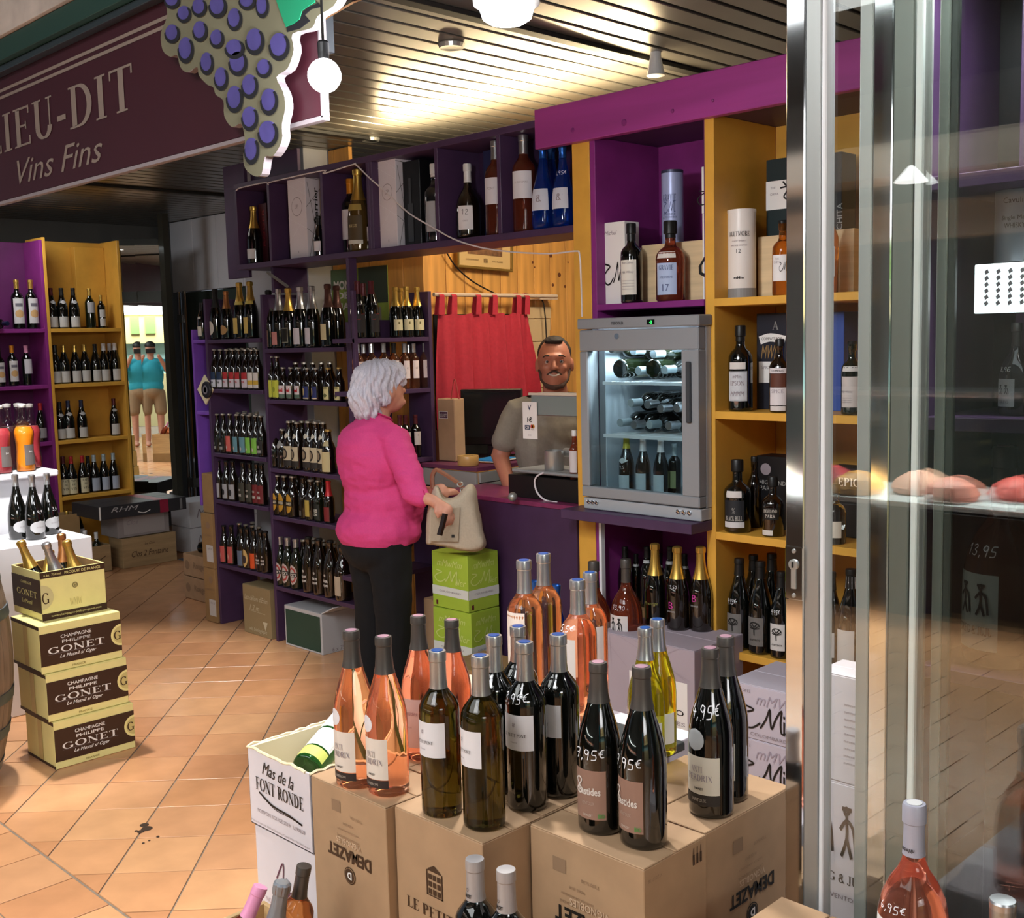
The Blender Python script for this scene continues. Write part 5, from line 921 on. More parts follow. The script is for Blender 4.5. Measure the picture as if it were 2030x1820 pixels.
fgb((1113, 1570), 1258, 'bordeaux', DGLASS, (.236, 'silver'), [(.118, .18, .95, '#c9c8ca', 'rect', -.3)], pptx(None, -.6), 'black Petit Pont bottle with silver foil, right of the four dark ones')
BTL = [(.03, .12, .82, '#927060')]; BTX = lambda pr: [('8', .09, .032, lab('#d8cdc4'), 'hand', -.45, .018), ('Bastides', .082, .014, lab('#d8cdc4'), 'serif' if 0 else 'sans', .05, .045, .02), ('VENTOUX', .06, .006, lab('#b09a8c'), 'sans', 0, .026), ('DEMAZET', .038, .004, lab('#c9bdb0'), 'sans', 0, .02), ('BIO', .038, .008, M('green_print', '#5a8a4a', .6), 'sans', .6, .012, .04)] + [(pr, .148, .024, WHITE, 'hand', .05, .06)]
fgb((1191, 1640), 1313, 'burgundy', DGLASS, (.235, 'grey'), BTL, BTX('7,95e'), 'black Burgundy-shaped red with tan label priced 7,95, left on the front carton')
fgb((1276, 1668), 1322, 'burgundy', DGLASS, (.235, 'grey'), [(.03, .12, .82, '#927060', 'rect', -.3)], [(a, b, c_, d, e, f_ - .3, *g) for a, b, c_, d, e, f_, *g in BTX('7,95e')], 'black Burgundy-shaped red with tan label, right on the front carton')
AP = [(.045, .115, .95, '#cfc8b8', 'rect', -.1), (.025, .044, .96, '#2b2521', 'rect', -.1), (.125, .165, .45, '#a9acae', 'oval', -.3)]
fgb((1410, 1608), 1285, 'burgundy', DGLASS, (.235, 'grey'), AP, [('ANTI', .092, .012, GREYP, 'serif', -.2, .024), ('PERDRIX', .076, .012, GREYP, 'serif', -.1, .052), ('DEMAZET', .056, .004, BLACK, 'sans', -.1, .02, .02), ('VENTOUX', .035, .006, lab('#b9b2a6'), 'sans', -.1, .03), ('4,95e', .195, .032, WHITE, 'hand', .1, .055)], 'black Burgundy-shaped red priced 4,95 with medal and cream label, right carton')
fgb((1440, 1578), 1262, 'burgundy', DGLASS, (.235, 'grey'), AP, (), 'black Burgundy-shaped red standing behind the one priced 4,95')
fgb((1045, 1392), 1111, 'bordeaux', PALE, (.236, 'silver'), [(.06, .2, .9, '#e6d8cc', 'rect', -.3)], (), 'peach rosé with silver foil, left of the farther pair')
fgb((1083, 1368), 1098, 'bordeaux', PALE, (.236, 'silver'), (), (), 'peach rosé with silver foil, right of the farther pair')
fgb((1150, 1440), 1150, 'bordeaux', ROSE, (.236, 'silver'), [(.08, .19, .8, '#dcd2cc', 'rect', -.4)], [('5,5e', .21, .016, WHITE, 'hand', -.2, .035)], 'orange-pink rosé with blue-topped silver foil, left of the nearer pair')
fgb((1174, 1400), 1135, 'bordeaux', ROSE, (.236, 'silver'), [(.08, .19, .8, '#e6dcd4', 'rect', .6)], (), 'orange-pink rosé with blue-topped silver foil, right of the nearer pair')
fgb((1282, 1512), 1245, 'burgundy', YGLASS, (.236, 'silver'), [(.03, .10, .8, '#e6e6e0', 'rect', .7)], [('3,95e', .12, .02, WHITE, 'hand', -.6, .04)], 'bright yellow-green bottle with silver foil behind the tan-labelled pair', z=ZT + .022)
fgb((1306, 1490), 1228, 'burgundy', YGLASS, (.236, 'silver'), [(.03, .10, .8, '#e6e6e0', 'rect', .7)], (), 'bright yellow-green bottle farther behind the tan-labelled pair', z=ZT + .022)


# bottom edge: crate with leaning bottles, cartons below, lone bottles
wc = thing('wooden_crate', 'pale wooden crate edge at the bottom left holding leaning rosé bottles', 'crate', (1.22, 2.02, .12))
for q in ((( 1.0, 1.80, .12), (1.012, 2.14, .40)), ((1.012, 2.128, .12), (1.3, 2.14, .40)), ((1.012, 1.80, .12), (1.3, 1.812, .40)), ((1.29, 1.812, .12), (1.3, 2.128, .40)), ((1.012, 1.812, .12), (1.29, 2.128, .13))): board('slat', q[0], q[1], CRATE, wc, .001)
carton('wine_carton', 'low kraft carton on the floor carrying the wooden crate', (1.0, 1.8, 0), (1.3, 2.14, .119), KRAFT2)
def leaner(px, py, D, tx, foil, glass, label, kind='bordeaux', sc=1):
    top = T(px, py, D=D); base = Vector(tx); d = (top - base).normalized(); a = Vector((0, 0, 1)).angle(d); ax = Vector((0, 0, 1)).cross(d); L = PF[kind][-1][1] * sc
    p = top - d * L
    b = bottle(kind, p, 0, glass, foil, (), (), label, sc=sc, seg=24, tilt=(a, math.atan2(ax.y, ax.x))); return b
A_ = T(515, 1752, D=2.28); leaner(517, 1757, 2.28, A_ + Vector((-.075, -.02, -.29)) + RT * -.09, (.236, 'pink'), DROSE, 'dark rosé with pink foil leaning left in the wooden crate', sc=.95)
leaner(560, 1748, 2.24, T(560, 1748, D=2.24) + Vector((-.0, 0, -.29)) + RT * -.06, (.21, M('foil_slate', '#8d929a', .35, .5)), ROSE, 'rosé with wide slate-grey foil leaning in the wooden crate', 'champagne', .95)
leaner(603, 1716, 2.28, T(603, 1716, D=2.28) + Vector((0, 0, -.3)) + RT * -.06, (.236, 'grey'), PALE, 'pale rosé with grey foil upright at the right end of the crate', sc=.95)
for (px, py), D, lb in (((941, 1702), 1.98, 'left'), ((1003, 1723), 1.93, 'right')):
    tp = T(px, py, D=D); fo = M('foil_demazet', '#a9a4a4', .4, .3)
    b = bottle('bordeaux', Vector((tp.x, tp.y, tp.z - .305 * 1.05)), AZX, DGLASS, (.236, fo), (), [('DEMAZET', .245, .006, BLACK, 'sans', -.2, .02, .03), ('O', .255, .006, BLACK, 'sans', -.2, .006)], f'black bottle with pale grey DEMAZET capsule at the bottom edge, {lb} of two', sc=1.05, seg=32)
zb = T(941, 1702, D=1.98).z - .32
q0 = T(970, 1712, D=1.96)
carton('wine_carton', 'kraft carton out of the frame under the two DEMAZET-capped bottles', (q0.x - .12, q0.y - .14, 0), (q0.x + .085, q0.y + .14, T(1003, 1723, D=1.93).z - .3205), KRAFT2)
FG = [(.03, .13, .62, '#dcd9d6')]
tp = T(1813, 1592, D=1.66); bottle('flask', Vector((tp.x, tp.y, tp.z - .3)), AZX - .35, PINK, (.222, M('foil_lilac', '#a9a9b8', .4, .2)), FG, [('GREG & JUJU', .232, .006, BLACK, 'sans', .1, .024, .03), ('6,95e', .15, .016, WHITE, 'hand', .1, .045)], 'round-shouldered rosé with lilac-grey foil priced 6,95 in front of the glass', seg=44)
carton('wine_carton', 'white carton at the bottom right out of frame under the round rosé', (tp.x - .13, tp.y - .08, 0), (tp.x + .08, tp.y + .13, tp.z - .301), WCARD)
tp = T(1988, 1783, D=1.55); bottle('spirit', Vector((tp.x, tp.y, tp.z - .288)), AZX, CLEAR, (.25, FO['silver']), (), (), 'clear bottle neck with steel cap at the bottom right corner', seg=24)
carton('wine_carton', 'kraft carton out of frame under the steel-capped bottle', (tp.x - .05, tp.y - .06, 0), (tp.x + .05, tp.y + .05, tp.z - .289), KRAFT2)
pz = T(1560, 1800, D=1.95); c = carton('wine_carton', 'plain kraft carton at the bottom edge left of the chrome stile', (pz.x - .17, pz.y - .14, .0), (min(pz.x + .08, 1.725), pz.y + .06, pz.z - .03), KRAFT)
# champagne stack
CB = M('champagne_cream', '#eadf96', .5, noise_s=20, amt=.03); CK = M('champagne_brown', '#3c2618', .5); 
for k, (dx, dy) in enumerate(((0, 0), (-.012, .012), (-.022, .022))):
    c = carton('champagne_carton', f'cream and brown Champagne Gonet carton, {("bottom", "middle", "top closed")[k]} one of the stack', (1.735 + dx, 4.345 + dy, .193 * k), (2.068 + dx, 4.62 + dy, .193 * k + .192), CB); f = lmy(c); GO = M('gold_ink', '#cdbd7a', .4)
    f.rect(.0, .03, .333, .16, CK); f.text('CHAMPAGNE', .145, .138, w=.125, h=.014, mat=PAPER, lift=.001, bold=.01); f.text('PHILIPPE', .145, .117, w=.115, h=.012, mat=PAPER, lift=.001, bold=.01); f.text('GONET', .145, .088, w=.23, h=.027, mat=PAPER, font='serif'); f.text('Le Mesnil s/ Oger', .15, .058, w=.15, h=.018, mat=PAPER, font='ital', lift=.001, bold=.015); f.text('FRANCE', .15, .014, w=.055, h=.008, mat=M('olive_ink', '#8a7c3a', .5))
    f.line([(.03, .073), (.26, .073)], .0008, GREYP, lift=.001)
    f.geo([(.333 + .045 * math.cos(math.radians(a)), .096 + .045 * math.sin(math.radians(a))) for a in range(90, 271, 12)], [tuple(range(16))], CB, 'emblem', .0008); f.geo([(.333 + .036 * math.cos(math.radians(a)), .096 + .036 * math.sin(math.radians(a))) for a in range(90, 271, 12)], [tuple(range(16))], GO, 'emblem', .0011)
    f.text('G', .316, .096, w=.03, h=.036, mat=CK, font='serif', lift=.0015); f = lmx(c); f.rect(.0, .176, .275, .190, CK); f.rect(0, .0, .275, .012, CK); f.rect(.12, .012, .16, .176, M('packing_tape', '#c9b070', .4), 'tape', .0004)
oc = carton('champagne_carton', 'open cream champagne carton on top of the stack holding five foiled bottles', (1.76, 4.45, .578), (2.03, 4.72, .775), CB, open_=True, inner=KRAFT2, rz=.02); f = lmy(oc); wx = oc[1] * 2
f.rect(0, .17, wx, .195, CK); f.rect(0, 0, wx, .028, CK); f.text('PRODUIT DE FRANCE', .175, .182, w=.15, h=.011, mat=CB, lift=.001, bold=.01); f.text('6 bt  750 ml', .05, .182, w=.07, h=.009, mat=CB, lift=.001); f.text('www.champagne-philippe-gonet.com', .14, .014, w=.21, h=.011, mat=CB, lift=.001); f.disc(.14, .125, .012, lab('#8d8250')); f.text('G', .14, .125, h=.014, mat=CB, font='serif', lift=.001); f.text('WMW', .14, .06, w=.05, h=.03, mat=lab('#c9bd7a'), font='serif')
f.geo([(.05 * math.cos(math.radians(a)), .095 + .05 * math.sin(math.radians(a))) for a in range(-90, 91, 12)], [tuple(range(16))], lab('#cfc490'), 'emblem', .0004); f.text('G', .018, .09, w=.03, h=.045, mat=CK, font='serif', lift=.001)
f = lmx(oc); f.rect(0, .03, oc[2] * 2, .165, CK); f.text('CHAMPAGNE', .14, .142, w=.1, h=.011, mat=CB, lift=.001); f.text('GONET', .14, .1, w=.19, h=.026, mat=CB, font='serif'); f.text('Le Mesnil', .14, .065, w=.1, mat=CB, font='ital', lift=.001); f.disc(oc[2] * 2 - .0, .095, .0001, CB)
for i, (px, py, bx_, by_, fo) in enumerate(((40, 1072, 1.85, 4.61, 'gold'), (90, 1076, 1.915, 4.54, 'silver'), (99, 1090, 1.85, 4.65, 'gold'), (121, 1058, 1.955, 4.65, 'copper'), (131, 1071, 1.985, 4.54, 'gold'))):
    tp = T(px, py, Y=(4.63, 4.53, 4.66, 4.66, 4.55)[i]); base = Vector((bx_, by_, .59)); d = (tp - base).normalized(); ax = Vector((0, 0, 1)).cross(d); a = Vector((0, 0, 1)).angle(d)
    bottle('champagne', tp - d * .324 * .95, AZY, DGLASS, (.2, fo), [(.1, .15, .8, '#c9c9cc')], (), f'foil-necked champagne leaning in the open carton, {ORD[i]} from the left', 'bottle', 'champagne bottles in the open carton', .95, 18, tilt=(a, math.atan2(ax.y, ax.x)))
# white display pedestals with juices and magnums
WP = M('white_display', '#dcdce2', .4)
pd = thing('display_stand', 'white stepped display stand at the left edge, upper tier with juice bottles', 'display stand', (2.1, 5.9, 0))
board('tier_top', (1.5, 5.55, 1.03), (2.33, 6.3, 1.06), WP, pd, .006); board('tier_body', (1.53, 5.59, 0), (2.29, 6.3, 1.03), WP, pd)
p2 = thing('display_stand', 'white display block at the left edge, lower tier with three magnums', 'display stand', (1.95, 5.25, 0))
board('tier_body', (1.55, 5.13, 0), (2.29, 5.53, .775), WP, p2, .004)
def stand(px, pt, Y, z, kind, glass, foil, labels, texts, label, group=None, name='wine_bottle', liquid=None):
    p = Vector((onY(px, Y, z), Y, z)); sc = height_to(p, pt) / PF[kind][-1][1]
    r = bottle(kind, p, AZY - .2, glass, foil, labels, texts, label, 'bottle', group, sc, 24, name)
    if liquid:
        pr = [(max(a - .002, .001), b + (.004 if b < .01 else 0)) for a, b in PF['juice'] if b < .205]; part('juice', MB().lathe(pr, 20).mesh('juice', liquid, smooth=True), r)
    return r
JR = M('red_juice', '#b03a44', .35); JO = M('orange_juice', '#f08a18', .35); JD = M('dark_juice', '#3a1c22', .35)
JL = [(.03, .12, .7, '#625a58', 'rect', .5)]
thin = pane_mat('thin_bottle_glass', '#f2f4f2', .04)
for px, pt, Y, lq, lb in ((6, 803, 5.62, JR, 'red juice, leftmost in front'), (52, 800, 5.62, JO, 'bright orange juice in front'), (22, 800, 5.76, JD, 'dark juice behind the red one'), (44, 799, 5.76, M('amber_juice', '#b0742a', .35), 'amber juice behind the orange one'), (66, 800, 5.74, JR, 'red juice behind the orange one on the right')):
    stand(px, pt, Y, 1.06, 'juice', thin, (.285, 'white'), JL if Y < 5.7 else (), [('jus', .09, .01, PAPER, 'sans', .5, .015)] if Y < 5.7 else (), f'clear bottle of {lb}, on the white stand', 'juice bottles on the white stand', 'juice_bottle', lq)
for px, pt, Y, pr, lb in ((38, 940, 5.35, None, 'left one'), (71, 941, 5.27, '9,9', 'front one with white price'), (100, 938, 5.36, '3,4', 'right one behind')):
    stand(px, pt, Y, .775, 'magnum', DGLASS, (.29, 'silver'), [(.035, .105, 1.05, '#c3c3c6', 'oval', .4)], [('SAN MARTINO', .07, .008, GREYP, 'sans', .4, .045)] + ([(pr, .15, .024, WHITE, 'hand', .5, .03)] if pr else []), f'dark sparkling magnum with oval silver label on the white block, {lb}', 'magnums on the white block')
    
# barrel
q = T(-152, 1560, z=0); bl = thing('barrel', 'weathered grey-brown oak barrel at the left edge of the frame', 'barrel', (q.x, q.y, 0))
OK_ = M('weathered_oak', '#8d7b68', .7, noise_s=12, amt=.25, bump=.4, stretch=(3, 3, .5)); HP = M('hoop_iron', '#6a747c', .45, .7, noise_s=15, amt=.2)
BR = lambda z: .345 - .085 * ((z - .5) / .5) ** 2
for k in range(24):
    a0, a1 = 2 * PI * k / 24 + .006, 2 * PI * (k + 1) / 24 - .006; v = []; zs = [i / 10 * 1.0 for i in range(11)]
    for z in zs:
        for r, a in ((BR(z), a0), (BR(z) + .003, (a0 + a1) / 2), (BR(z), a1), (BR(z) - .022, a1), (BR(z) - .022, a0)): v.append((r * math.cos(a), r * math.sin(a), z))
    f_ = [tuple(5 * i + j for j in (0, 1)) + (5 * i + 6, 5 * i + 5) for i in range(10)] + [(5 * i + j, 5 * i + j + 1, 5 * i + j + 6, 5 * i + j + 5) for i in range(10) for j in (1, 2, 3)] + [(5 * i + 4, 5 * i, 5 * i + 5, 5 * i + 9) for i in range(10)] + [(4, 3, 2, 1, 0), (50, 51, 52, 53, 54)]
    part('stave', MB().add(v, f_), bl, OK_)
for z in (.06, .2, .34, .66, .8, .94): part('hoop', MB().lathe([(BR(z - .02) + .002, z - .02), (BR(z - .02) + .006, z - .02), (BR(z + .02) + .006, z + .02), (BR(z + .02) + .002, z + .02)], 40).mesh('hoop', HP, smooth=True), bl)
part('head', MB().lathe([(.24, .93), (.24, .95)], 30), bl, OK_)
# background cartons and crates by the far wall
c = carton('wooden_crate', 'wooden wine crate lettered Clos Fontaine on the floor before the mustard case', (3.80, 8.0, 0), (4.24, 8.22, .23), M('old_crate', '#a08560', .7, noise_s=10, amt=.15, stretch=(.4, .4, 4)), top=False); f = lmy(c); f.text('Clos 2 Fontaine', .22, .1, w=.3, h=.045, mat=M('burnt_print', '#4a3220', .7), font='ital'); f.text('Le Clos', .22, .17, w=.08, mat=MATS['burnt_print'], font='ital')
c = carton('wooden_crate', 'wooden wine crate left of the Clos crate with two dark bottles behind', (3.35, 8.02, 0), (3.72, 8.25, .2), MATS['old_crate'], open_=True); f = lmy(c); f.line([(.2, .12), (.26, .09), (.33, .12)], .006, MATS['burnt_print'])
c = carton('grey_carton', 'grey stone-coloured carton stacked on the Clos crate', (3.78, 8.02, .232), (4.20, 8.3, .40), M('grey_card', '#8d8584', .7)); f = lmy(c); f.rect(.05, .02, .38, .15, lab('#a09896')); f.text('Clos', .12, .11, w=.09, mat=GREYP, font='ital', lift=.001)
c = carton('gift_carton', 'black lidded gift carton with grey lettering and a red band, on top of the stack', (3.60, 7.92, .402), (4.30, 8.38, .50), M('charcoal_card', '#2d2d31', .5), rz=.0); f = lmy(c); f.rect(.48, 0, .55, .097, M('crimson_band', '#8e1f3a', .5)); f.text('RHM', .2, .065, w=.22, h=.035, mat=lab('#a9a6a6'), font='ital'); f.line([(.3, .03), (.35, .018), (.4, .035)], .006, PAPER); f.rect(.0, .0, .012, .097, PAPER); f.rect(.645, .01, .665, .09, lab('#7a7a7c'))
LFace(c[0], (-c[1], -c[2], c[3]), (1, 0, 0), (0, 1, 0)).rect(.44, .0, .53, .46, MATS['crimson_band'])
for k in range(2):
    c = carton('white_carton', f'white Millet carton right of the black gift carton, {("lower", "upper")[k]} of two', (4.42, 8.1, .005 + .21 * k), (4.75, 8.4, .212 + .21 * k), M('white_card_dim', '#cfcfd3', .6)); f = lmy(c); f.text('Millet', .17, .11, w=.22, h=.07, mat=GREYP, font='ital')
for k in range(2): carton('white_carton', f'plain white carton at the foot of the dark glass door, {("lower", "upper")[k]} of two', (4.62, 7.55, .16 + .19 * k), (4.93, 7.85, .348 + .19 * k), MATS['white_card_dim'])
carton('brown_carton', 'brown carton under the plain white cartons', (4.60, 7.5, 0), (4.95, 7.9, .158), KRAFT)
gm = solid('floor_mat', MB().box((4.25, 7.35, .001), (4.62, 8.0, .008)), M('grey_mat', '#5a5a60', .9, noise_s=30, amt=.2), 'small dark grey mat on the tiles before the far cartons', 'mat')
carton('brown_carton', 'open brown carton at the foot of the mustard case', (3.30, 8.3, 0), (3.62, 8.48, .42), KRAFT2, open_=True)
for k, (px, py) in enumerate(((132, 1012), (154, 1009))):
    tp = T(px, py, Y=8.4); bottle('burgundy', Vector((tp.x, tp.y, tp.z - .31)), AZY, DGLASS, (.25, 'gold'), [(.10, .16, .9, '#c9c9c9')], (), f'gold-capped bottle in the carton below the mustard shelves, {("left", "right")[k]} one', sc=1)
for k, (px, py) in enumerate(((168, 1052), (190, 1055))):
    tp = T(px, py, Y=8.14); bottle('bordeaux', Vector((tp.x, tp.y, max(.008, tp.z - .31))), AZY, GGLASS, (.25, 'white'), (), (), f'dark bottle with white cap standing in the left wooden crate, {("left", "right")[k]} one', sc=max(.6, min(1.1, (tp.z - .008) / .305)))
# cartons beside the left purple unit
for k in range(2):
    c = carton('brown_carton', f'flat brown carton of magnums left of the purple units, {("lower", "upper")[k]}', (3.62, 6.35, .002 + .15 * k), (3.95, 6.75, .15 + .15 * k), KRAFT, open_=(k == 1)); f = lmx(c); f.disc(.05, .075, .03, FAINT); f.text('Rouge', .2, .075, w=.14, mat=FAINT, bold=.02)
    f = None
bottle('bordeaux', Vector((3.70, 6.66, .335)), 0, DGLASS, (.25, 'red'), [(.05, .12, 1.2, '#8c8a88')], (), 'red-capped bottle lying on the flat brown cartons', tilt=(PI / 2, -1.2 + PI / 2))
for k in range(2):
    c = carton('brown_carton', f'tall brown carton with white sticker beside the left purple unit, {("lower", "upper")[k]}', (3.385, 5.942, .002 + .33 * k), (3.6, 6.07, .331 + .33 * k), KRAFT2); f = lmx(c); f.disc(.08, .26, .022, FAINT); f.text('Cuvée Nature', .065, .2, w=.1, mat=FAINT); f.rect(.05, .04, .125, .14, lab('#c9c6c2'), 'sticker'); f.text('AA 30', .09, .12, w=.05, mat=GREYP, lift=.001)
carton('brown_carton', 'plain brown carton topmost beside the left purple unit', (3.40, 5.945, .664), (3.58, 6.06, .9), KRAFT2)
# cartons under the purple units
c = carton('brown_carton', "dull brown Délices d'Eden carton under the left purple unit", (3.395, 5.37, 0), (3.6, 5.655, .285), M('olive_card', '#93805c', .75)); f = lmx(c); LP = lab('#c9bfa2')
f.text("Les délices d'Eden", .14, .215, w=.24, h=.03, mat=LP, font='ital'); f.text('1.2 m', .12, .16, w=.1, mat=LP, font='ital'); f.line([(.06, .14), (.23, .135)], .002, LP); f.geo([(.2, .09), (.25, .09), (.225, .04)], [(0, 1, 2)], LP); f.text('vin biologique', .15, .03, w=.18, mat=LP, font='ital')
c = carton('white_carton', 'white carton with dark green panel and open flap under the middle purple unit', (3.395, 4.88, 0), (3.72, 5.23, .225), M('white_card_grey', '#bdbdc0', .65)); f = lmx(c); f.rect(.012, .012, .335, .205, M('bottle_green_panel', '#24453a', .5)); f = lmy(c); f.text('6 x 750 ml BOX', .17, .02, w=.22, mat=GREYP)
part('open_flap', MB().box((-.16, -.003, 0), (.16, .003, .12), Matrix.Translation((0, -.17, .225)) @ Matrix.Rotation(1.15, 4, 'X')), c[0], MATS['white_card_grey'])
# green Miller cartons
GC = M('lime_cardboard', '#9db83a', .55, noise_s=12, amt=.05); LG = lab('#c4d27a'); GW = lab('#cfd2cc')
for k in range(3):
    c = carton('green_carton', f'lime green Miller carton of the stack by the counter, {("bottom", "middle", "top")[k]} one', (3.165, 3.47 , .002 + .247 * k), (3.345, 3.70, .247 + .247 * k), GC, rz=(0, .06, 0)[k])
    for f, wd in ((lmx(c), .23), (lmy(c), .18)):
        f.rect(0, .055, wd, .095, GW); f.text('M', wd * .42, .142, w=wd * .7, h=.06, mat=LG, font='hand'); f.text('iller', wd * .8, .125, w=wd * .3, h=.03, mat=LG, font='ital'); f.text('mMwMm', wd * .5, .2, w=wd * .7, h=.03, mat=LG, font='ital'); f.text('COLOMBARD', wd * .5, .075, w=wd * .6, h=.008, mat=GREYP, lift=.001); f.rect(wd * .1, .01, wd * .1 + .012, .03, lab('#5a1d22'), 'small_mark')
carton('brown_carton', 'kraft carton standing left of the lime green stack', (3.22, 3.715, 0), (3.375, 3.83, .5), KRAFT)
# cartons in the cabinet
MR = M('mauve_grey_card', '#a89ca6', .6, noise_s=3, amt=.05)
for k, (a, b) in enumerate((((3.12, 2.27, .0), (3.42, 2.70, .215)), ((3.12, 2.27, .217), (3.42, 2.70, .56)))):
    c = carton('grey_carton', f'mauve-grey Ai Rajo bubbles carton, {("lower", "upper with white panel")[k]}', a, b, MR); f = lmx(c)
    if k: f.rect(.14, .05, .40, .22, PAPER); f.geo([(.225, .16), (.25, .184), (.275, .16), (.25, .136)][::-1], [(3, 2, 1, 0)], M('gold_ink2', '#b09a5a', .4), 'emblem', .0008); f.text('J', .25, .16, h=.02, mat=PAPER, lift=.0014); f.text('MI RAJO', .300, .105, w=.17, h=.028, mat=BLACK, lift=.001, bold=.01); f.text('BUBBLES', .31, .068, w=.16, h=.014, mat=GREYP, lift=.001)
    for s_ in range(7): f.line([(.43 * ((s_ * .37) % 1), b[2] - a[2] - .004), (.43 * ((s_ * .61 + .3) % 1), .01 if not k else .23)], .0008, lab('#988c96'))
c = carton('yellow_carton', 'small mustard yellow carton left of the mauve-grey ones', (3.13, 2.72, 0), (3.33, 2.90, .47), M('yellow_card', '#d6a82c', .55)); lmy(c).geo([(.10, .41), (.108, .425), (.116, .41), (.108, .395)][::-1], [(3, 2, 1, 0)], BLACK)
for k in range(3):
    c = carton('white_carton', f'white Miller carton with castle print right of the mauve-grey carton, {("bottom", "middle", "top")[k]} of three', (2.995, onX(1446, 2.995, .5) - .36, .001 + .178 * k), (3.275, onX(1446, 2.995, .5), .178 + .178 * k), M('miller_white', '#bfb8c4', .6)); f = lmx(c)
    f.text('M', .125, .075, w=.17, h=.085, mat=BLACK, font='hand'); f.text('iller', .25, .07, w=.1, h=.07, mat=BLACK); f.text('COLOMBARD · SAUVIGNON', .22, .018, w=.28, h=.011, mat=GREYP); f.text('mMWMm', .2, .135, w=.2, h=.035, mat=lab('#a096a4'), font='ital'); f.text('CRD 2012', .05, .155, w=.06, h=.009, mat=GREYP)
carton('grey_carton', 'tall mauve-grey carton behind the chrome stile seen through the glass gap', (3.26, 1.35, 0), (3.5, 1.84, .46), MR)
# bottles on those cartons
zc = .56
for px, pt, foil, tx_, lb in ((1300, 1077, 'gold', [('Prestige', .09, .016, M('olive_gold_ink', '#8d8a4a', .4), 'ital', .1, .06)], 'black bottle with green-gold oval script'), (1344, 1083, 'gold', [('B', .1, .026, M('magenta_ink', '#c03a90', .4), 'sans', -.1, .02), ('DE BONNETS', .075, .006, lab('#b9b4b4'), 'sans', -.1, .035), ('13,50', .17, .016, WHITE, 'hand', 0, .035)], 'gold-necked bottle marked with a magenta B, middle'), (1390, 1083, 'gold', [('B', .13, .026, MATS['magenta_ink'], 'sans', -.1, .02), ('DE BONNETS', .1, .006, lab('#b9b4b4'), 'sans', -.1, .035)], 'gold-necked bottle marked with a magenta B, by the divider')):
    one(px, pt, 'champagne', DGLASS if px < 1310 else BGLASS, (.2, foil), (), tx_, f'{lb}, on the mauve-grey carton', X=3.33 if px < 1380 else 3.37, z=zc, seg=24, az=AZX + .1)
one(1243, 1108, 'flask', DROSE, (.225, 'grey'), [(.025, .125, .75, '#cfc8c6', 'rect', -.1)], [('YY', .095, .045, BLACK, 'hand', -.1, .045), ('GREG & JUJU', .05, .010, GREYP, 'serif', -.1, .055), ('13,90', .15, .018, WHITE, 'hand', 0, .045)], 'round-shouldered dark rosé Greg & Juju bottle on the yellow carton', X=3.22, z=.47, seg=28, az=AZX + .1)
one(1180, 1113, 'flask', DROSE, (.22, 'grey'), [(.03, .12, .6, '#b9a59e', 'rect', 1.2)], (), 'dark rosé bottle with grey cap left of the Greg & Juju one', X=3.2, z=.42, seg=24)
carton('brown_carton', 'kraft carton low against the yellow post under the dark rosé', (3.08, 2.93, 0), (3.3, 3.12, .419), KRAFT2)
for i, px in enumerate((1240, 1262, 1284, 1308, 1330, 1358)): one(px, 1092 + (i % 2) * 14 - 8, 'burgundy', DGLASS, (.25, 'black'), [(.225, .24, 3.1, '#aeb0b0')], (), f'black bottle with white neck ring under the fridge, {ORD[i]} from left at the back', X=3.52 + .06 * (i % 2), z=.565, group='black bottles under the fridge', seg=12)
carton('brown_carton', 'dark carton filling the bay under the fridge behind the mauve-grey cartons', (3.45, 2.425, 0), (3.75, 2.915, .564), KRAFT2)
for i, (px, pt) in enumerate(((1064, 1150), (1106, 1158))): one(px, pt, 'magnum', BLUEG, (.3, 'blue'), (), (), f'blue bottle standing on the floor cartons before the counter, {("left", "right")[i]} one', X=3.1, z=.33, seg=20)
carton('brown_carton', 'low kraft carton before the counter under the blue bottles', (2.98, 3.0, 0), (3.22, 3.44, .329), KRAFT2)
# ================================================================ wine fridge
FX, FY1, FY0, FZ0, FZ1 = 3.315, 2.87, 2.345, .985, 1.722
FYa = onX(1150, FX, 1.4); FYb = onX(1385, FX, 1.4)
def fz(px, py): return T(px, py, X=FX).z
FZ1 = (fz(1146, 632) + fz(1384, 624)) / 2; FZ0 = .974
FY1, FY0 = FYa, FYb
fr = thing('wine_fridge', 'silver-grey glass-door wine fridge lit cold white inside on the purple slab', 'fridge', (FX + .25, (FY1 + FY0) / 2, FZ0))
FG_ = M('fridge_grey', '#8f9296', .48, .2); FIN = M('fridge_liner', '#c9d4dc', .4); LX = FX + .05; BX = FX + .44; DT = .045; OF1, OF0 = FY1, FY0
board('top_cap', (FX - .005, FY0 - .006, FZ1 - .04), (3.393, FY1 + .006, FZ1), FG_, fr, .004); board('base', (FX + .01, FY0, FZ0), (3.393, FY1, FZ0 + .045), M('fridge_light_grey', '#b4b8bd', .35, .3), fr, .003); board('side_flange', (LX - .004, FY0, FZ0 + .046), (3.393, FY0 + .03, FZ1 - .041), MATS['fridge_light_grey'], fr); board('side_flange', (LX - .004, FY1 - .03, FZ0 + .046), (3.393, FY1, FZ1 - .041), FG_, fr)
FY0, FY1 = max(FY0, 2.42), min(FY1, 2.92); LX = 3.394
board('top_wall', (LX, FY0, FZ1 - .04), (BX, FY1, FZ1), FG_, fr); board('floor_wall', (LX, FY0, FZ0), (BX, FY1, FZ0 + .045), MATS['fridge_light_grey'], fr)
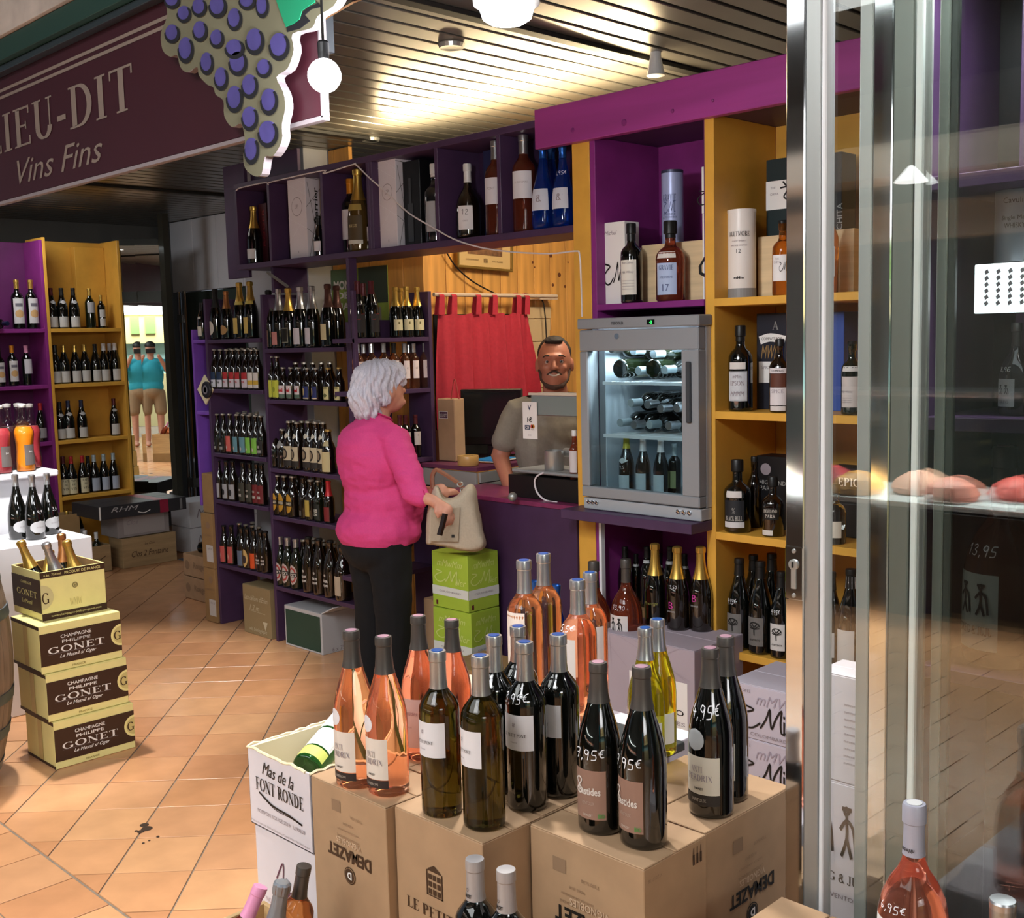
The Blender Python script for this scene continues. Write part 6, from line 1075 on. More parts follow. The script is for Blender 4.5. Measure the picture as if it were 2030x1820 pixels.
board('side_wall', (LX, FY0, FZ0 + .045), (BX, FY0 + .03, FZ1 - .04), MATS['fridge_light_grey'], fr); board('side_wall', (LX, FY1 - .03, FZ0 + .045), (BX, FY1, FZ1 - .04), FG_, fr); board('back_wall', (BX - .02, FY0 + .03, FZ0 + .045), (BX, FY1 - .03, FZ1 - .04), FIN, fr)
board('liner', (LX, FY0 + .03, FZ0 + .046), (BX - .02, FY1 - .03, FZ0 + .056), FIN, fr); board('liner', (LX, FY0 + .03, FZ1 - .05), (BX - .02, FY1 - .03, FZ1 - .042), FIN, fr)
board('liner', (LX, FY0 + .0302, FZ0 + .056), (BX - .02, FY0 + .036, FZ1 - .05), FIN, fr); board('liner', (LX, FY1 - .036, FZ0 + .056), (BX - .02, FY1 - .0302, FZ1 - .05), FIN, fr)
FY0, FY1 = OF0, OF1; LX = FX + .05; hy = (FY1 - FY0) / 2; zt_, zb_ = FZ1 - FZ0 - .126, .092
dr = part('door', MB().box((-.25, -hy, zb_), (-.25 + DT, -hy + .075, zt_)).mesh('door', FG_, bevel=.002), fr)
part('door_rail', MB().box((-.25, -hy, FZ1 - FZ0 - .125), (-.25 + DT, hy, FZ1 - FZ0 - .044)).mesh('door_rail', FG_, bevel=.004), dr); part('door_rail', MB().box((-.25, -hy, .05), (-.25 + DT, hy, .0915)).mesh('door_rail', FG_, bevel=.004), dr); part('door_stile', MB().box((-.25, hy - .04, zb_), (-.25 + DT, hy, zt_)).mesh('door_stile', FG_, bevel=.004), dr)
part('glass_pane', MB().box((-.24, -hy + .07, .085), (-.234, hy - .035, FZ1 - FZ0 - .12)), dr, pane_mat('fridge_glass', '#dfe8ea', .03)); part('handle', MB().box((-.262, -hy + .03, .36), (-.249, -hy + .05, .58)).mesh('handle', M('fridge_handle', '#4d5054', .3, .4), bevel=.003), dr)
part('keyhole', MB().lathe([(.011, 0), (.011, .004), (.004, .004)], 16, Matrix.Translation((-.25, .09, FZ1 - FZ0 - .07)) @ Matrix.Rotation(-PI / 2, 4, 'Y')), dr, CHROME)
part('display', MB().box((-.2575, -hy + .19, FZ1 - FZ0 - .03), (-.2555, -hy + .225, FZ1 - FZ0 - .012)), fr, M('display_black', '#0a0f0a', .2)); f = Face(fr, (FX - .0077, FY1, FZ0), (0, -1, 0), (0, 0, 1)); f.text('-2', hy * 2 - .205, FZ1 - FZ0 - .021, h=.011, mat=M('green_led', '#30e060', .5, emit=3), bold=.03); Face(fr, (FX - .006, FY1, FZ0), (0, -1, 0), (0, 0, 1)).text('TEFCOLD', .2, FZ1 - FZ0 - .021, w=.06, mat=M('dark_grey_print', '#4a4c50', .5), bold=.04)
for y in (-hy + .05, -hy + .075, -hy + .1, hy - .05, hy - .03, hy - .07): part('hinge_screw', MB().lathe([(.008, 0), (.008, .005), (.003, .006)], 10, Matrix.Translation((-.243, y, .03)) @ Matrix.Rotation(-PI / 2, 4, 'Y')), fr, CHROME)
h1 = T(1262, 757, X=LX + .02).z; h2 = T(1262, 863, X=LX + .02).z
WIRE = M('wire_white', '#dfe6ea', .4)
for z in (h1, h2):
    mb = MB().box((LX + .005, 2.46, z - .012), (LX + .014, 2.88, z))
    for k in range(12): x = LX + .034 + k * .028; mb.box((x, 2.46, z - .005), (x + .004, 2.88, z - .001))
    part('wire_shelf', mb, fr, WIRE, W=True)
part('led_strip', MB().box((LX + .0, FY0 + .08, FZ1 - .062), (LX + .015, FY1 - .05, FZ1 - .052)), fr, M('led_white', '#e8f2ff', .5, emit=8), W=True)
lamp('AREA', 'fridge_light', (LX + .06, (FY0 + FY1) / 2, FZ1 - .065), 9, (.86, .94, 1), .04, None, sy=.34)
lamp('AREA', 'fridge_back_light', (BX - .06, FY1 - .05, (FZ0 + FZ1) / 2), 6, (.86, .94, 1), .04, (LX, (FY0 + FY1) / 2, (FZ0 + FZ1) / 2), sy=.5)
def lying(px, py, X, r_, glass, foil, back, label, labs=()):
    c = T(px, py, X=X); ax = -PI / 2 if not back else PI / 2          # neck toward -X
    L = .305; p = Vector((X + (L if not back else 0), c.y, c.z)); p.x = X + L if not back else X
    return bottle('bordeaux', p, 0, glass, foil, labs, (), label, tilt=(ax, PI / 2), seg=20)
for i, (px, py, fo, b_) in enumerate(((1212, 692, 'grey', 0), (1255, 696, 'bluegrey', 0), (1295, 702, 'bluegrey', 0), (1338, 690, 'bluegrey', 0), (1228, 731, 'black', 1), (1265, 735, 'bluegrey', 0), (1294, 731, 'black', 1), (1317, 733, 'bluegrey', 0))):
    lying(px, py, LX + .03 + (.0 if b_ else .0), .037, DGLASS if i % 2 else GGLASS, (.245, fo), b_, f'wine bottle lying in the fridge top row, {"base" if b_ else "capsule"} toward the glass, {ORD[i]} of eight', [(.09, .19, 1.4, '#d8d8c4')] if i == 4 else ())
for i, (px, py, fo) in enumerate(((1250, 799, 'bluegrey'), (1283, 802, 'silver'), (1309, 810, 'silver'), (1341, 809, 'silver'), (1229, 838, 'bluegrey'), (1256, 842, 'silver'), (1287, 842, 'bluegrey'), (1325, 844, 'silver'))):
    lying(px, py, LX + .03, .037, DGLASS, (.245, fo), 0, f'dark wine bottle lying in the fridge middle row, capsule forward, {ORD[i]} of eight')
zf = FZ0 + .057
for px, pt, kd, gl, fo, lb, ds in ((1219, 872, 'bordeaux', OLIVE, 'bluegrey', [(.09, .19, .8, '#c9d0c8')], 'green bottle with white label'), (1243, 862, 'burgundy', DGLASS, M('foil_lime', '#b9b03a', .4, .2), [(.02, .10, .95, '#c3cdd0'), (.16, .19, .9, '#c9d0d2', 'diamond')], 'Burgundy with yellow-green cap and white price'), (1276, 868, 'burgundy', DGLASS, 'white', [(.03, .12, .95, '#c3cdd0')], 'white-capped wine with pale label'), (1311, 870, 'burgundy', DGLASS, 'white', [(.03, .12, .95, '#c3cdd0')], 'white-capped wine with pale label'), (1338, 880, 'bordeaux', DGLASS, 'bluegrey', [(.05, .15, .8, '#8a8f60')], 'dark bottle with yellowish label')):
    one(px, pt, kd, gl, (.236, fo), lb, [('9,5', .14, .02, WHITE, 'hand')] if px == 1243 else (), f'{ds}, standing on the fridge floor, {"second from left" if px==1243 else "leftmost" if px<1230 else "third from left" if px<1300 else "fourth from left" if px<1330 else "rightmost"}', X=LX + .07 + (.05 if px in (1219, 1338) else 0), z=zf, seg=20, az=AZX)

# ================================================================ curtain, poster, picture, wall things
cr = thing('curtain', 'red tab-top curtain hanging from a pale rod on the wooden partition', 'curtain', (4.25, 4.5, 1.885))
CU = M('red_cloth', '#b42c3c', .8, noise_s=60, amt=.08, bump=.1); nx = 60; v = []; f_ = []
for j in range(25):
    t = j / 24
    for i in range(nx + 1):
        s_ = i / nx; x = -.33 + s_ * (.68 + .06 * t); zt_ = -.09 - .012 * abs(math.sin(s_ * PI * 6)); zb = -.72 + .22 * s_ ** 1.0 if s_ > .28 else -.73
        zb = -.73 + (.0 if s_ < .25 else .17 * (s_ - .25) / .75)
        v.append((x, -.03 + (.012 + .022 * t) * math.sin(s_ * 34 + 1.5 * math.sin(t * 2)) + .008 * math.sin(s_ * 71 + t * 3), zt_ + (zb - zt_) * t))
for j in range(24):
    for i in range(nx): a = j * (nx + 1) + i; f_.append((a, a + 1, a + nx + 2, a + nx + 1))
part('cloth', MB().add(v, f_).mesh('cloth', CU, smooth=True), cr)
for s_ in (.03, .16, .42, .6, .87, .97): x = -.33 + s_ * .68; part('tab', MB().add([(x - .02, -.04, -.10), (x + .02, -.04, -.10), (x + .018, -.045, .0), (x - .018, -.045, 0), (x - .018, -.02, .018), (x + .018, -.02, .018), (x + .02, -.0, -.1), (x - .02, 0, -.1)], [(0, 1, 2, 3), (3, 2, 5, 4), (4, 5, 6, 7)]).mesh('tab', CU), cr)
rd = thing('curtain_rod', 'pale round wooden rod carrying the red curtain', 'rod', (4.4, 4.475, 1.89)); part('rod', MB().tube([(-.5, 0, 0), (.44, 0, 0)], .011, 10), rd, M('pale_rod', '#c9b29a', .5)); part('rod_shelf', MB().box((.30, -.0, -.02), (.45, .08, -.012)), rd, MATS['pale_rod'])
dkb = solid('dark_sheet', MB().box((3.96, 4.545, 1.0), (4.62, 4.558, 1.79)), M('shade_black', '#0c0a0a', .9), 'black sheet on the wooden partition standing in for the dark behind the red curtain', 'opening')  # sheet over unbroken planks; its black colour stands in for shade
pn = thing('pinned_papers', 'cream papers and notes pinned in a column right of the red curtain', 'paper', (4.8, 4.54, 1.5))
for k, z in enumerate((.30, .23, .17, .1, .04, -.03, -.10, -.17)): board('paper', (4.66 + .01 * (k % 2), 4.541 - .001 * k, 1.5 + z - .035), (4.86 - .008 * (k % 3), 4.5425 - .001 * k, 1.5 + z + .03), M('aged_paper', '#c9ac80', .7), pn, 0)
pf = thing('framed_picture', 'gold-framed print with a crest hanging above the curtain, cut by the shelf', 'picture', (4.33, 4.54, 2.15))
GFm = M('gold_frame', '#9a7a3c', .35, .6)
for q in (((-.21, -.02, -.12), (.21, .0, -.105)), ((-.21, -.02, .105), (.21, 0, .12)), ((-.21, -.02, -.105), (-.195, 0, .105)), ((.195, -.02, -.105), (.21, 0, .105))): part('frame', MB().box(*q).mesh('frame', GFm, bevel=.003), pf)
part('mat_board', MB().box((-.195, -.01, -.105), (.195, -.004, .105)), pf, M('tan_mat', '#c9a870', .6)); part('print', MB().box((-.13, -.012, -.04), (.13, -.0102, .08)), pf, M('sepia_print', '#7a5434', .6, noise_s=30, amt=.5))
f = Face(pf, (4.33 - .195, 4.53, 2.045), (1, 0, 0), (0, 0, 1)); f.text('COTES DE PROVENCE', .1, .035, w=.1, h=.008, mat=BROWNP); f.text('WMW', .2, .035, w=.03, h=.025, mat=BROWNP, font='serif'); f.text('CRU CLASSE', .29, .035, w=.08, h=.008, mat=BROWNP); pf.rotation_euler = (0, math.radians(2.2), 0)
po = thing('poster', 'green and grey poster reading MON DE SA NATURE behind the purple uprights', 'poster', (3.885, 4.9, 2.0))
PX_ = 3.892; ya, yb_ = onX(657, PX_, 2), onX(768, PX_, 2); za = T(700, 532, X=PX_).z; zb_ = T(700, 690, X=PX_).z
board('sheet', (PX_, yb_, zb_), (PX_ + .004, ya, za), M('poster_green', '#8aa048', .6, noise_s=4, amt=.35), po, 0); f = face_mx(po, PX_, ya, zb_); wq, hq = ya - yb_, za - zb_
f.rect(0, hq * .75, wq * .3, hq, lab('#5f7a5c')); f.rect(wq * .5, hq * .55, wq, hq, lab('#3b463c')); f.rect(wq * .62, 0, wq * .88, hq * .5, lab('#8d867c')); f.rect(wq * .68, hq * .5, wq * .8, hq * .6, lab('#9a948a'))
f.text('MON', wq * .2, hq * .80, w=wq * .3, mat=PAPER, bold=.04, lift=.002); f.text('DE SA', wq * .35, hq * .67, w=wq * .5, h=hq * .09, mat=PAPER, bold=.04, lift=.002); f.text('NATURE', wq * .42, hq * .53, w=wq * .7, h=hq * .09, mat=PAPER, bold=.04, lift=.002); f.text('ber', wq * .8, hq * .13, w=wq * .2, mat=BLACK, lift=.002)
solid('black_cable', MB().tube(curve_pts([T(a, b, Y=4.53) for a, b in ((885, 500), (905, 530), (940, 560), (990, 586))] , 5) , .004, 6), BLACK, 'thin black cable running down the wood wall to the curtain rod', 'cable')
solid('black_cable', MB().tube(curve_pts([T(a, b, Y=4.50) for a, b in ((1040, 582), (1072, 592), (1080, 620), (1083, 680), (1078, 740))], 5), .004, 6), BLACK, 'black cable hanging beside the pinned papers', 'cable')
# ---- counter and desk things
mon = thing('monitor', 'black flat computer monitor with blue power light on the cash desk', 'monitor', (3.97, 4.05, 1.04)); MBK = M('monitor_black', '#101012', .25); MSC = M('screen_black', '#1b1f21', .12)
ma = T(912, 772, D=5.85); mb_ = T(1032, 772, D=5.75); mc_ = T(1030, 880, D=5.75)
e = (mb_ - ma); e.z = 0; wM = e.length; e.normalize(); n_ = Vector((e.y, -e.x, 0)); n_ = n_ if n_.dot(FW) < 0 else -n_; zm0, zm1 = mc_.z - .01, ma.z
def mbox(u0_, u1_, z0_, z1_, d0, d1): return [ma + e * u + n_ * d + Vector((0, 0, z - ma.z)) - mon.location for u, d, z in ((u0_, d0, z0_), (u1_, d0, z0_), (u1_, d1, z0_), (u0_, d1, z0_), (u0_, d0, z1_), (u1_, d0, z1_), (u1_, d1, z1_), (u0_, d1, z1_))]
BF = [(3, 2, 1, 0), (4, 5, 6, 7), (0, 1, 5, 4), (1, 2, 6, 5), (2, 3, 7, 6), (3, 0, 4, 7)]
def mm(nm, mat, *a, bv=.004): part(nm, MB().add(mbox(*a), BF).mesh(nm, mat, bevel=bv, recalc=True), mon)
mm('bezel', MBK, 0, wM, zm0, zm1, -.04, 0); mm('screen', MSC, .018, wM - .018, zm0 + .04, zm1 - .018, .0002, .001, bv=0); mm('stand', MBK, wM / 2 - .03, wM / 2 + .03, 1.045, zm0, -.04, -.02); mm('stand_foot', MBK, wM / 2 - .12, wM / 2 + .12, 1.041, 1.052, -.1, .08); mm('power_light', M('blue_led', '#3060ff', .4, emit=6), wM / 2 + .02, wM / 2 + .035, zm0 + .006, zm0 + .012, .0005, .0015, bv=0)
pbag = thing('paper_bag', 'tall kraft paper bottle bag with a small purple shop sticker on the desk', 'bag', (3.78, 4.2, 1.042)); pya, pyb = T(866, 790, X=3.78), T(900, 790, X=3.78)
board('bag_body', (3.78, pyb.y, 1.042), (3.85, pya.y, pya.z), KRAFT, pbag, .004); f = face_mx(pbag, 3.78, pya.y, 1.042); hb = pya.z - 1.042; wb = pya.y - pyb.y; f.rect(wb * .1, hb * .68, wb * .62, hb * .8, PAPER); f.rect(wb * .13, hb * .69, wb * .6, hb * .79, lab('#4a2440'), lift=.0004); f.text('LIEU-DIT', wb * .36, hb * .735, w=wb * .4, h=hb * .045, mat=PAPER, lift=.001)
part('handle', MB().tube(curve_pts([(0, .03, hb), (0, .0, hb + .1), (0, -.03, hb)], 6), .003, 5), pbag, lab('#a8403a'))
tp_ = thing('tape_roll', 'roll of brown packing tape on the cash desk', 'tape', (3.78, 4.05, 1.042)); c = T(928, 915, z=1.06); tp_.location = (c.x, c.y, 1.042); part('roll', MB().lathe([(.028, .0), (.05, 0), (.052, .003), (.052, .045), (.05, .048), (.028, .048), (.028, .0)], 24).mesh('roll', M('brown_tape', '#c29a5c', .3), smooth=True, ang=40), tp_)
bk = thing('magazines', 'blue and white leaflets lying on the cash desk by the tape roll', 'paper', (3.9, 4.0, 1.042)); c = T(980, 912, z=1.045); bk.location = (c.x, c.y, 1.042)
for k, (m_, a, s_) in enumerate(((lab('#b5642a'), .3, 1.), (lab('#d9d5cf'), .1, .98), (lab('#1f78b8'), .25, .9))): o = part('leaflet', MB().box((-.11 * s_, -.08 * s_, .004 * k), (.11 * s_, .08 * s_, .004 * k + .003)), bk, m_); o.rotation_euler = (0, 0, a)
c = T(1060, 905, z=1.045); pp = solid('loose_papers', MB().box((-.1, -.07, 0), (.1, .07, .004), Matrix.Rotation(.6, 4, 'Z')), CREAM, 'cream papers spread on the desk by the man', 'paper', loc=(c.x, c.y, 1.042))
c = T(884, 905, z=1.06); ff = solid('leaning_frame', MB().box((-.006, -.06, 0), (.006, .06, .16), Matrix.Rotation(-.5, 4, 'X')), lab('#8a4a2a'), 'reddish wooden frame leaning at the left end of the desk', 'frame', loc=(c.x, c.y, 1.043))
c = T(1003, 985, z=.99); tg = solid('glass_ball', MB().lathe([(.02 * math.sin(PI * i / 8) + .0001, .02 - .02 * math.cos(PI * i / 8)) for i in range(9)], 16).mesh('glass_ball', STEEL, smooth=True), None, 'small round metal object by the black box on the counter', 'ornament', loc=(c.x + .04, c.y, .9655))
# scale on the black box
scl = thing('scale', 'grey counter scale with raised customer display and silver cup on its tray', 'scale', (3.5, 3.27, 1.063)); SC = M('scale_grey', '#9b9ea0', .35, .3)
q = [T(1047, 933, X=3.52), T(1142, 940, X=3.42)]
board('tray', (3.43, 3.06, 1.075), (3.66, 3.46, 1.088), SC, scl, .005); board('foot', (3.5, 3.15, 1.0625), (3.62, 3.36, 1.075), M('dark_plastic', '#2b2c2e', .4), scl)
dz0, dz1 = T(1095, 823, X=3.5).z, T(1095, 786, X=3.5).z; dya, dyb = onX(1052, 3.5, 1.3), 3.05
part('display_housing', MB().box((3.50, dyb, dz0 - .005), (3.60, dya, dz1 + .012)).mesh('display_housing', SC, bevel=.008), scl, W=True); part('display_panel', MB().box((3.496, dyb, dz0), (3.4995, dya - .01, dz1 - .002)), scl, M('display_grey_green', '#7c8683', .2), W=True); part('display_edge', MB().box((3.494, dyb, dz1 + .004), (3.502, dya + .005, dz1 + .014)), scl, M('display_edge', '#cfc2b0', .3), W=True); part('purple_sticker', MB().box((3.4945, dyb, dz1 - .028), (3.4958, dyb + .05, dz1 - .004)), scl, PURD, W=True)
part('column', MB().tube([(3.62, 3.2, 1.09), (3.6, 3.2, dz0)], .022, 10), scl, SC, W=True); part('lever', MB().tube([(3.56, 3.12, 1.16), (3.56, 3.26, 1.16)], .02, 10), scl, STEEL, W=True)
c = T(1098, 925, X=3.47); cup = thing('silver_cup', 'brushed silver cylindrical cup standing on the scale tray', 'cup', (3.50, onX(1099, 3.50, 1.1), 1.0885)); ch = height_to(cup.location, 893); part('cup', MB().lathe([(.04, 0), (.042, .003), (.042, ch), (.039, ch), (.038, .006), (.002, .005)], 28).mesh('cup', STEEL, smooth=True, ang=40), cup)
tgp = thing('price_card', 'white hanging card reading 1€ with payment logos at the left of the scale', 'card', (3.49, onX(1052, 3.49, 1.3), 1.2)); cz0, cz1 = T(1052, 870, X=3.488).z, T(1052, 797, X=3.488).z; ca, cb_ = onX(1038, 3.488, 1.2), onX(1066, 3.488, 1.2)
board('card', (3.486, cb_, cz0), (3.489, ca, cz1), PAPER, tgp, 0); f = face_mx(tgp, 3.486, ca, cz0); cw_, chh = ca - cb_, cz1 - cz0; f.text('1€', cw_ * .5, chh * .52, h=chh * .14, mat=BLACK, bold=.03); f.rect(cw_ * .15, chh * .25, cw_ * .5, chh * .37, lab('#3a4660')); f.text('CB', cw_ * .33, chh * .31, w=cw_ * .25, mat=PAPER, lift=.001, bold=.03); f.disc(cw_ * .65, chh * .34, cw_ * .1, lab('#b8402a')); f.disc(cw_ * .75, chh * .34, cw_ * .1, lab('#c9822a')); f.text('VISA', cw_ * .7, chh * .26, w=cw_ * .25, mat=GREYP); f.text('(((', cw_ * .5, chh * .1, w=cw_ * .2, h=chh * .05, mat=GREYP); f.text('V', cw_ * .5, chh * .85, h=chh * .14, mat=lab('#3a4660'), bold=.03)
solid('white_cable', MB().tube(curve_pts([T(a, b, X=3.43) for a, b in ((1078, 937), (1064, 945), (1060, 958), (1066, 978), (1082, 992), (1105, 996))], 5), .004, 6).mesh('white_cable', MATS['white_cable'], smooth=True), None, 'white cable looping down the front of the black box', 'cable')
one(1140, 866, 'tall', DROSE, (.30, 'white'), [(.05, .2, .8, '#c9c2c4')], (), 'dark red bottle with white label half hidden by the yellow post on the counter', X=3.47, z=1.063, seg=16, sc=.6)

# ================================================================ people
def blob(name, prims, voxel, mat, parent, smooth=4, cut=None, disp=None):
    mb = MB()
    for p in prims:
        if p[0] == 'e':
            c, r = p[1], p[2]; R_ = p[3] if len(p) > 3 else Matrix.Identity(3); n = 14; v = []; f = []
            for i in range(n + 1):
                th = PI * i / n
                for j in range(18): ph = 2 * PI * j / 18; q = R_ @ Vector((r[0] * math.sin(th) * math.cos(ph), r[1] * math.sin(th) * math.sin(ph), r[2] * math.cos(th))); v.append((c[0] + q.x, c[1] + q.y, c[2] + q.z))
            for i in range(n):
                for j in range(18): k = (j + 1) % 18; f.append((i * 18 + j, (i + 1) * 18 + j, (i + 1) * 18 + k, i * 18 + k))
            mb.add(v, f)
        else:                                       # tapered capsule chain: ('c', [(p, r), ...])
            P_ = [Vector(a) for a, _ in p[1]]; r_ = [b for _, b in p[1]]
            d0 = (P_[0] - P_[1]).normalized(); d1 = (P_[-1] - P_[-2]).normalized(); pts = []; rr = []
            for t in (.98, .8, .5, .25): pts.append(P_[0] + d0 * r_[0] * t); rr.append(r_[0] * math.sqrt(1 - t * t))
            pts += P_; rr += r_
            for t in (.25, .5, .8, .98): pts.append(P_[-1] + d1 * r_[-1] * t); rr.append(r_[-1] * math.sqrt(1 - t * t))
            mb.tube(pts, rr, 14)
    me = mb.mesh(name, recalc=True); o = bpy.data.objects.new(name, me); C.objects.link(o)
    m = o.modifiers.new('r', 'REMESH'); m.mode = 'VOXEL'; m.voxel_size = voxel; m.use_smooth_shade = True
    s = o.modifiers.new('s', 'SMOOTH'); s.iterations = smooth; s.factor = .5
    bpy.context.view_layer.update(); me2 = bpy.data.meshes.new_from_object(o.evaluated_get(bpy.context.evaluated_depsgraph_get())); bpy.data.objects.remove(o)
    bm = bmesh.new(); bm.from_mesh(me2)
    for co, no in (cut or ()):
        bmesh.ops.bisect_plane(bm, geom=bm.verts[:] + bm.edges[:] + bm.faces[:], plane_co=co, plane_no=no, clear_outer=True)
    if disp:
        bm.normal_update()
        for v in bm.verts: v.co += v.normal * disp(v.co)
    for fc in bm.faces: fc.smooth = True
    bm.to_mesh(me2); bm.free(); me2.name = name; me2.materials.clear(); me2.materials.append(mat); return part(name, me2, parent)
SKIN = M('skin', '#c98f78', .5, noise_s=30, amt=.06); SKIN2 = M('tanned_skin', '#b3745c', .45, noise_s=30, amt=.05)
PINKC = M('pink_jersey', '#cf3f80', .75, noise_s=150, amt=.05, bump=.15); NAVYC = M('black_trousers', '#07080d', .9, noise_s=80, amt=.1); HAIRW = M('silver_hair', '#c3c0cc', .5, noise_s=60, amt=.16, bump=.6, stretch=(6, 6, 1))
def wrinkle(a, s, sc=(1, 1, 1)): return lambda c: a * (noise.noise(Vector((c.x * sc[0], c.y * sc[1], c.z * sc[2])) * s) + .5 * noise.noise(Vector((c.x * sc[0], c.y * sc[1], c.z * sc[2])) * s * 2.3))
WL = T(748, 1000, D=4.98); wrz = math.radians(-8)
wm = thing('person', 'white-haired woman in a pink long-sleeved top and black trousers, hands in her bag', 'person', (WL.x, WL.y, 0), wrz)
Wi = (Matrix.Translation(wm.location) @ Matrix.Rotation(wrz, 4, 'Z')).inverted()
def WT(px, py, D): return Wi @ T(px, py, D=D)
el = WT(824, 985, 4.72); wr = WT(858, 992, 4.68); hd = WT(884, 1012, 4.66); ft = WT(889, 1040, 4.66); lw = WT(850, 975, 4.86); lh = WT(874, 972, 4.80); shR = (0, -.17, 1.235)
def hand_prims(w_, h_, tip, spread):
    d = (h_ - w_).normalized(); up_ = Vector((0, 0, 1)); sd = d.cross(up_).normalized(); pr = [('c', [(w_, .024), ((w_ + h_) / 2, .026), (h_, .03)])]
    for k in range(4):
        o_ = sd * (.021 * (k - 1.5)); a = h_ + o_ + d * .005; b = a + (tip - h_) * .45 + d * .012 + o_ * .2; c_ = tip + o_ * 1.1 - Vector((0, 0, .004 * abs(k - 1.5))); pr.append(('c', [(a, .0095), (b, .0088), (c_, .0072)]))
    a = (w_ + h_) / 2 + sd * .026; pr.append(('c', [(a, .011), (a + sd * .012 + (tip - h_) * .4, .009), (a + sd * .002 + (tip - h_) * .75, .0075)])); return pr
body = [('e', (.055, -.005, 1.44), (.088, .074, .108)), ('e', (.085, -.012, 1.392), (.058, .052, .052)), ('c', [((.135, -.012, 1.455), .009), ((.148, -.012, 1.432), .012)]), ('e', (.13, -.02, 1.385), (.018, .028, .016)), ('e', (.045, -.078, 1.43), (.02, .009, .03)), ('e', (.045, .074, 1.43), (.02, .009, .03)),
        ('c', [((-.015, 0, 1.22), .06), ((.03, 0, 1.37), .052)]), ('e', (0, 0, 1.1), (.12, .16, .22)), ('e', (.0, 0, .86), (.14, .17, .17)),
        ('c', [((0, .085, .82), .09), ((.01, .09, .45), .058), ((-.01, .095, .09), .042)]), ('c', [((0, -.085, .82), .09), ((.01, -.09, .45), .058), ((-.01, -.095, .09), .042)]), ('e', (.06, .1, .035), (.125, .045, .034)), ('e', (.06, -.1, .035), (.125, .045, .034)),
        ('c', [(shR, .05), ((el + Vector(shR)) / 2, .045), (el, .038), (wr, .024)]), ('c', [((0, .17, 1.235), .05), ((.08, .24, 1.02), .038), (lw, .024)])] + hand_prims(wr, hd, ft, 1) + hand_prims(lw, lh, lh + Vector((.05, -.02, -.02)), 1)
blob('body', body, .0065, SKIN, wm, 3)
cuff = el.lerp(wr, .28)
blob('top', [('e', (-.01, 0, 1.13), (.15, .195, .2)), ('e', (-.055, 0, 1.17), (.11, .165, .15)), ('e', (.035, 0, .95), (.175, .195, .2)), ('e', (.09, .065, 1.08), (.09, .085, .09)), ('e', (.09, -.065, 1.08), (.09, .085, .09)), ('e', (.0, 0, .83), (.185, .205, .13)),
     ('c', [((-.02, .06, 1.27), .06), ((0, .17, 1.225), .065), ((.08, .245, 1.02), .055), (Vector((.08, .24, 1.02)).lerp(lw, .5), .042)]), ('c', [((-.02, -.06, 1.27), .06), (shR, .068), ((el + Vector(shR)) / 2 + Vector((0, -.01, 0)), .062), (el, .056), (cuff, .043)]), ('c', [((-.012, 0, 1.25), .085), ((.012, 0, 1.318), .068)])],
     .008, PINKC, wm, 6, cut=[((0, 0, .775), (0, 0, -1)), ((0.01, 0, 1.335), (.25, 0, 1))], disp=wrinkle(.007, 10, (1, 1, 2.4)))
blob('trousers', [('e', (0, 0, .80), (.152, .182, .13)), ('e', (-.035, 0, .76), (.125, .175, .12)), ('c', [((0, .085, .78), .105), ((.01, .09, .45), .082), ((-.01, .095, .05), .075)]), ('c', [((0, -.085, .78), .105), ((.01, -.09, .45), .082), ((-.01, -.095, .05), .075)])], .009, NAVYC, wm, 4, cut=[((0, 0, .03), (0, 0, -1))], disp=wrinkle(.005, 12))
for s_ in (1, -1): blob('shoe', [('e', (.065, .1 * s_, .035), (.135, .052, .038)), ('e', (.0, .1 * s_, .05), (.07, .048, .045))], .008, NAVYC, wm, 2, cut=[((0, 0, .002), (0, 0, -1))])
def strands(c):
    a = math.atan2(c.y, c.x - .02); return .006 * math.sin(a * 17 + 3 * math.sin(c.z * 40) + 2) + .004 * math.sin(a * 41 + c.z * 25) + .005 * noise.noise(c * 22)
blob('hair', [('e', (.012, 0, 1.468), (.105, .094, .105)), ('e', (-.035, 0, 1.415), (.072, .084, .085)), ('e', (.075, -.008, 1.525), (.068, .072, .042)), ('e', (.03, 0, 1.515), (.085, .085, .06)), ('e', (.095, -.055, 1.495), (.04, .028, .04)), ('e', (.02, -.075, 1.42), (.02, .016, .05)), ('e', (-.03, 0, 1.355), (.055, .07, .045))], .0055, HAIRW, wm, 3, disp=strands)
for s_ in (-.045, .03): part('eye', MB().lathe([(.007 * math.sin(PI * i / 6) + .0001, .009 * math.cos(PI * i / 6)) for i in range(7)], 10), wm, M('eye_dark', '#2a1f1c', .2), loc=(.126, s_, 1.456))
part('necklace', MB().tube([(.012 + .069 * math.cos(a), .069 * math.sin(a), 1.332 - .03 * math.cos(a)) for a in [i * PI / 12 for i in range(25)]], .004, 6), wm, M('collar_seam', '#b81f62', .7))
for a in (el.lerp(wr, .25),): part('cuff_seam', MB().tube([a + Vector((0, .043 * math.cos(t), .043 * math.sin(t))) for t in [i * PI / 8 for i in range(17)]], .003, 5), wm, MATS['collar_seam'])
part('phone', MB().box((-.006, -.012, -.045), (.006, .012, .045), Matrix.Translation(WT(877, 1040, 4.6)) @ Matrix.Rotation(.35, 4, 'Y')), wm, M('dark_glass_case', '#2a1c16', .1))
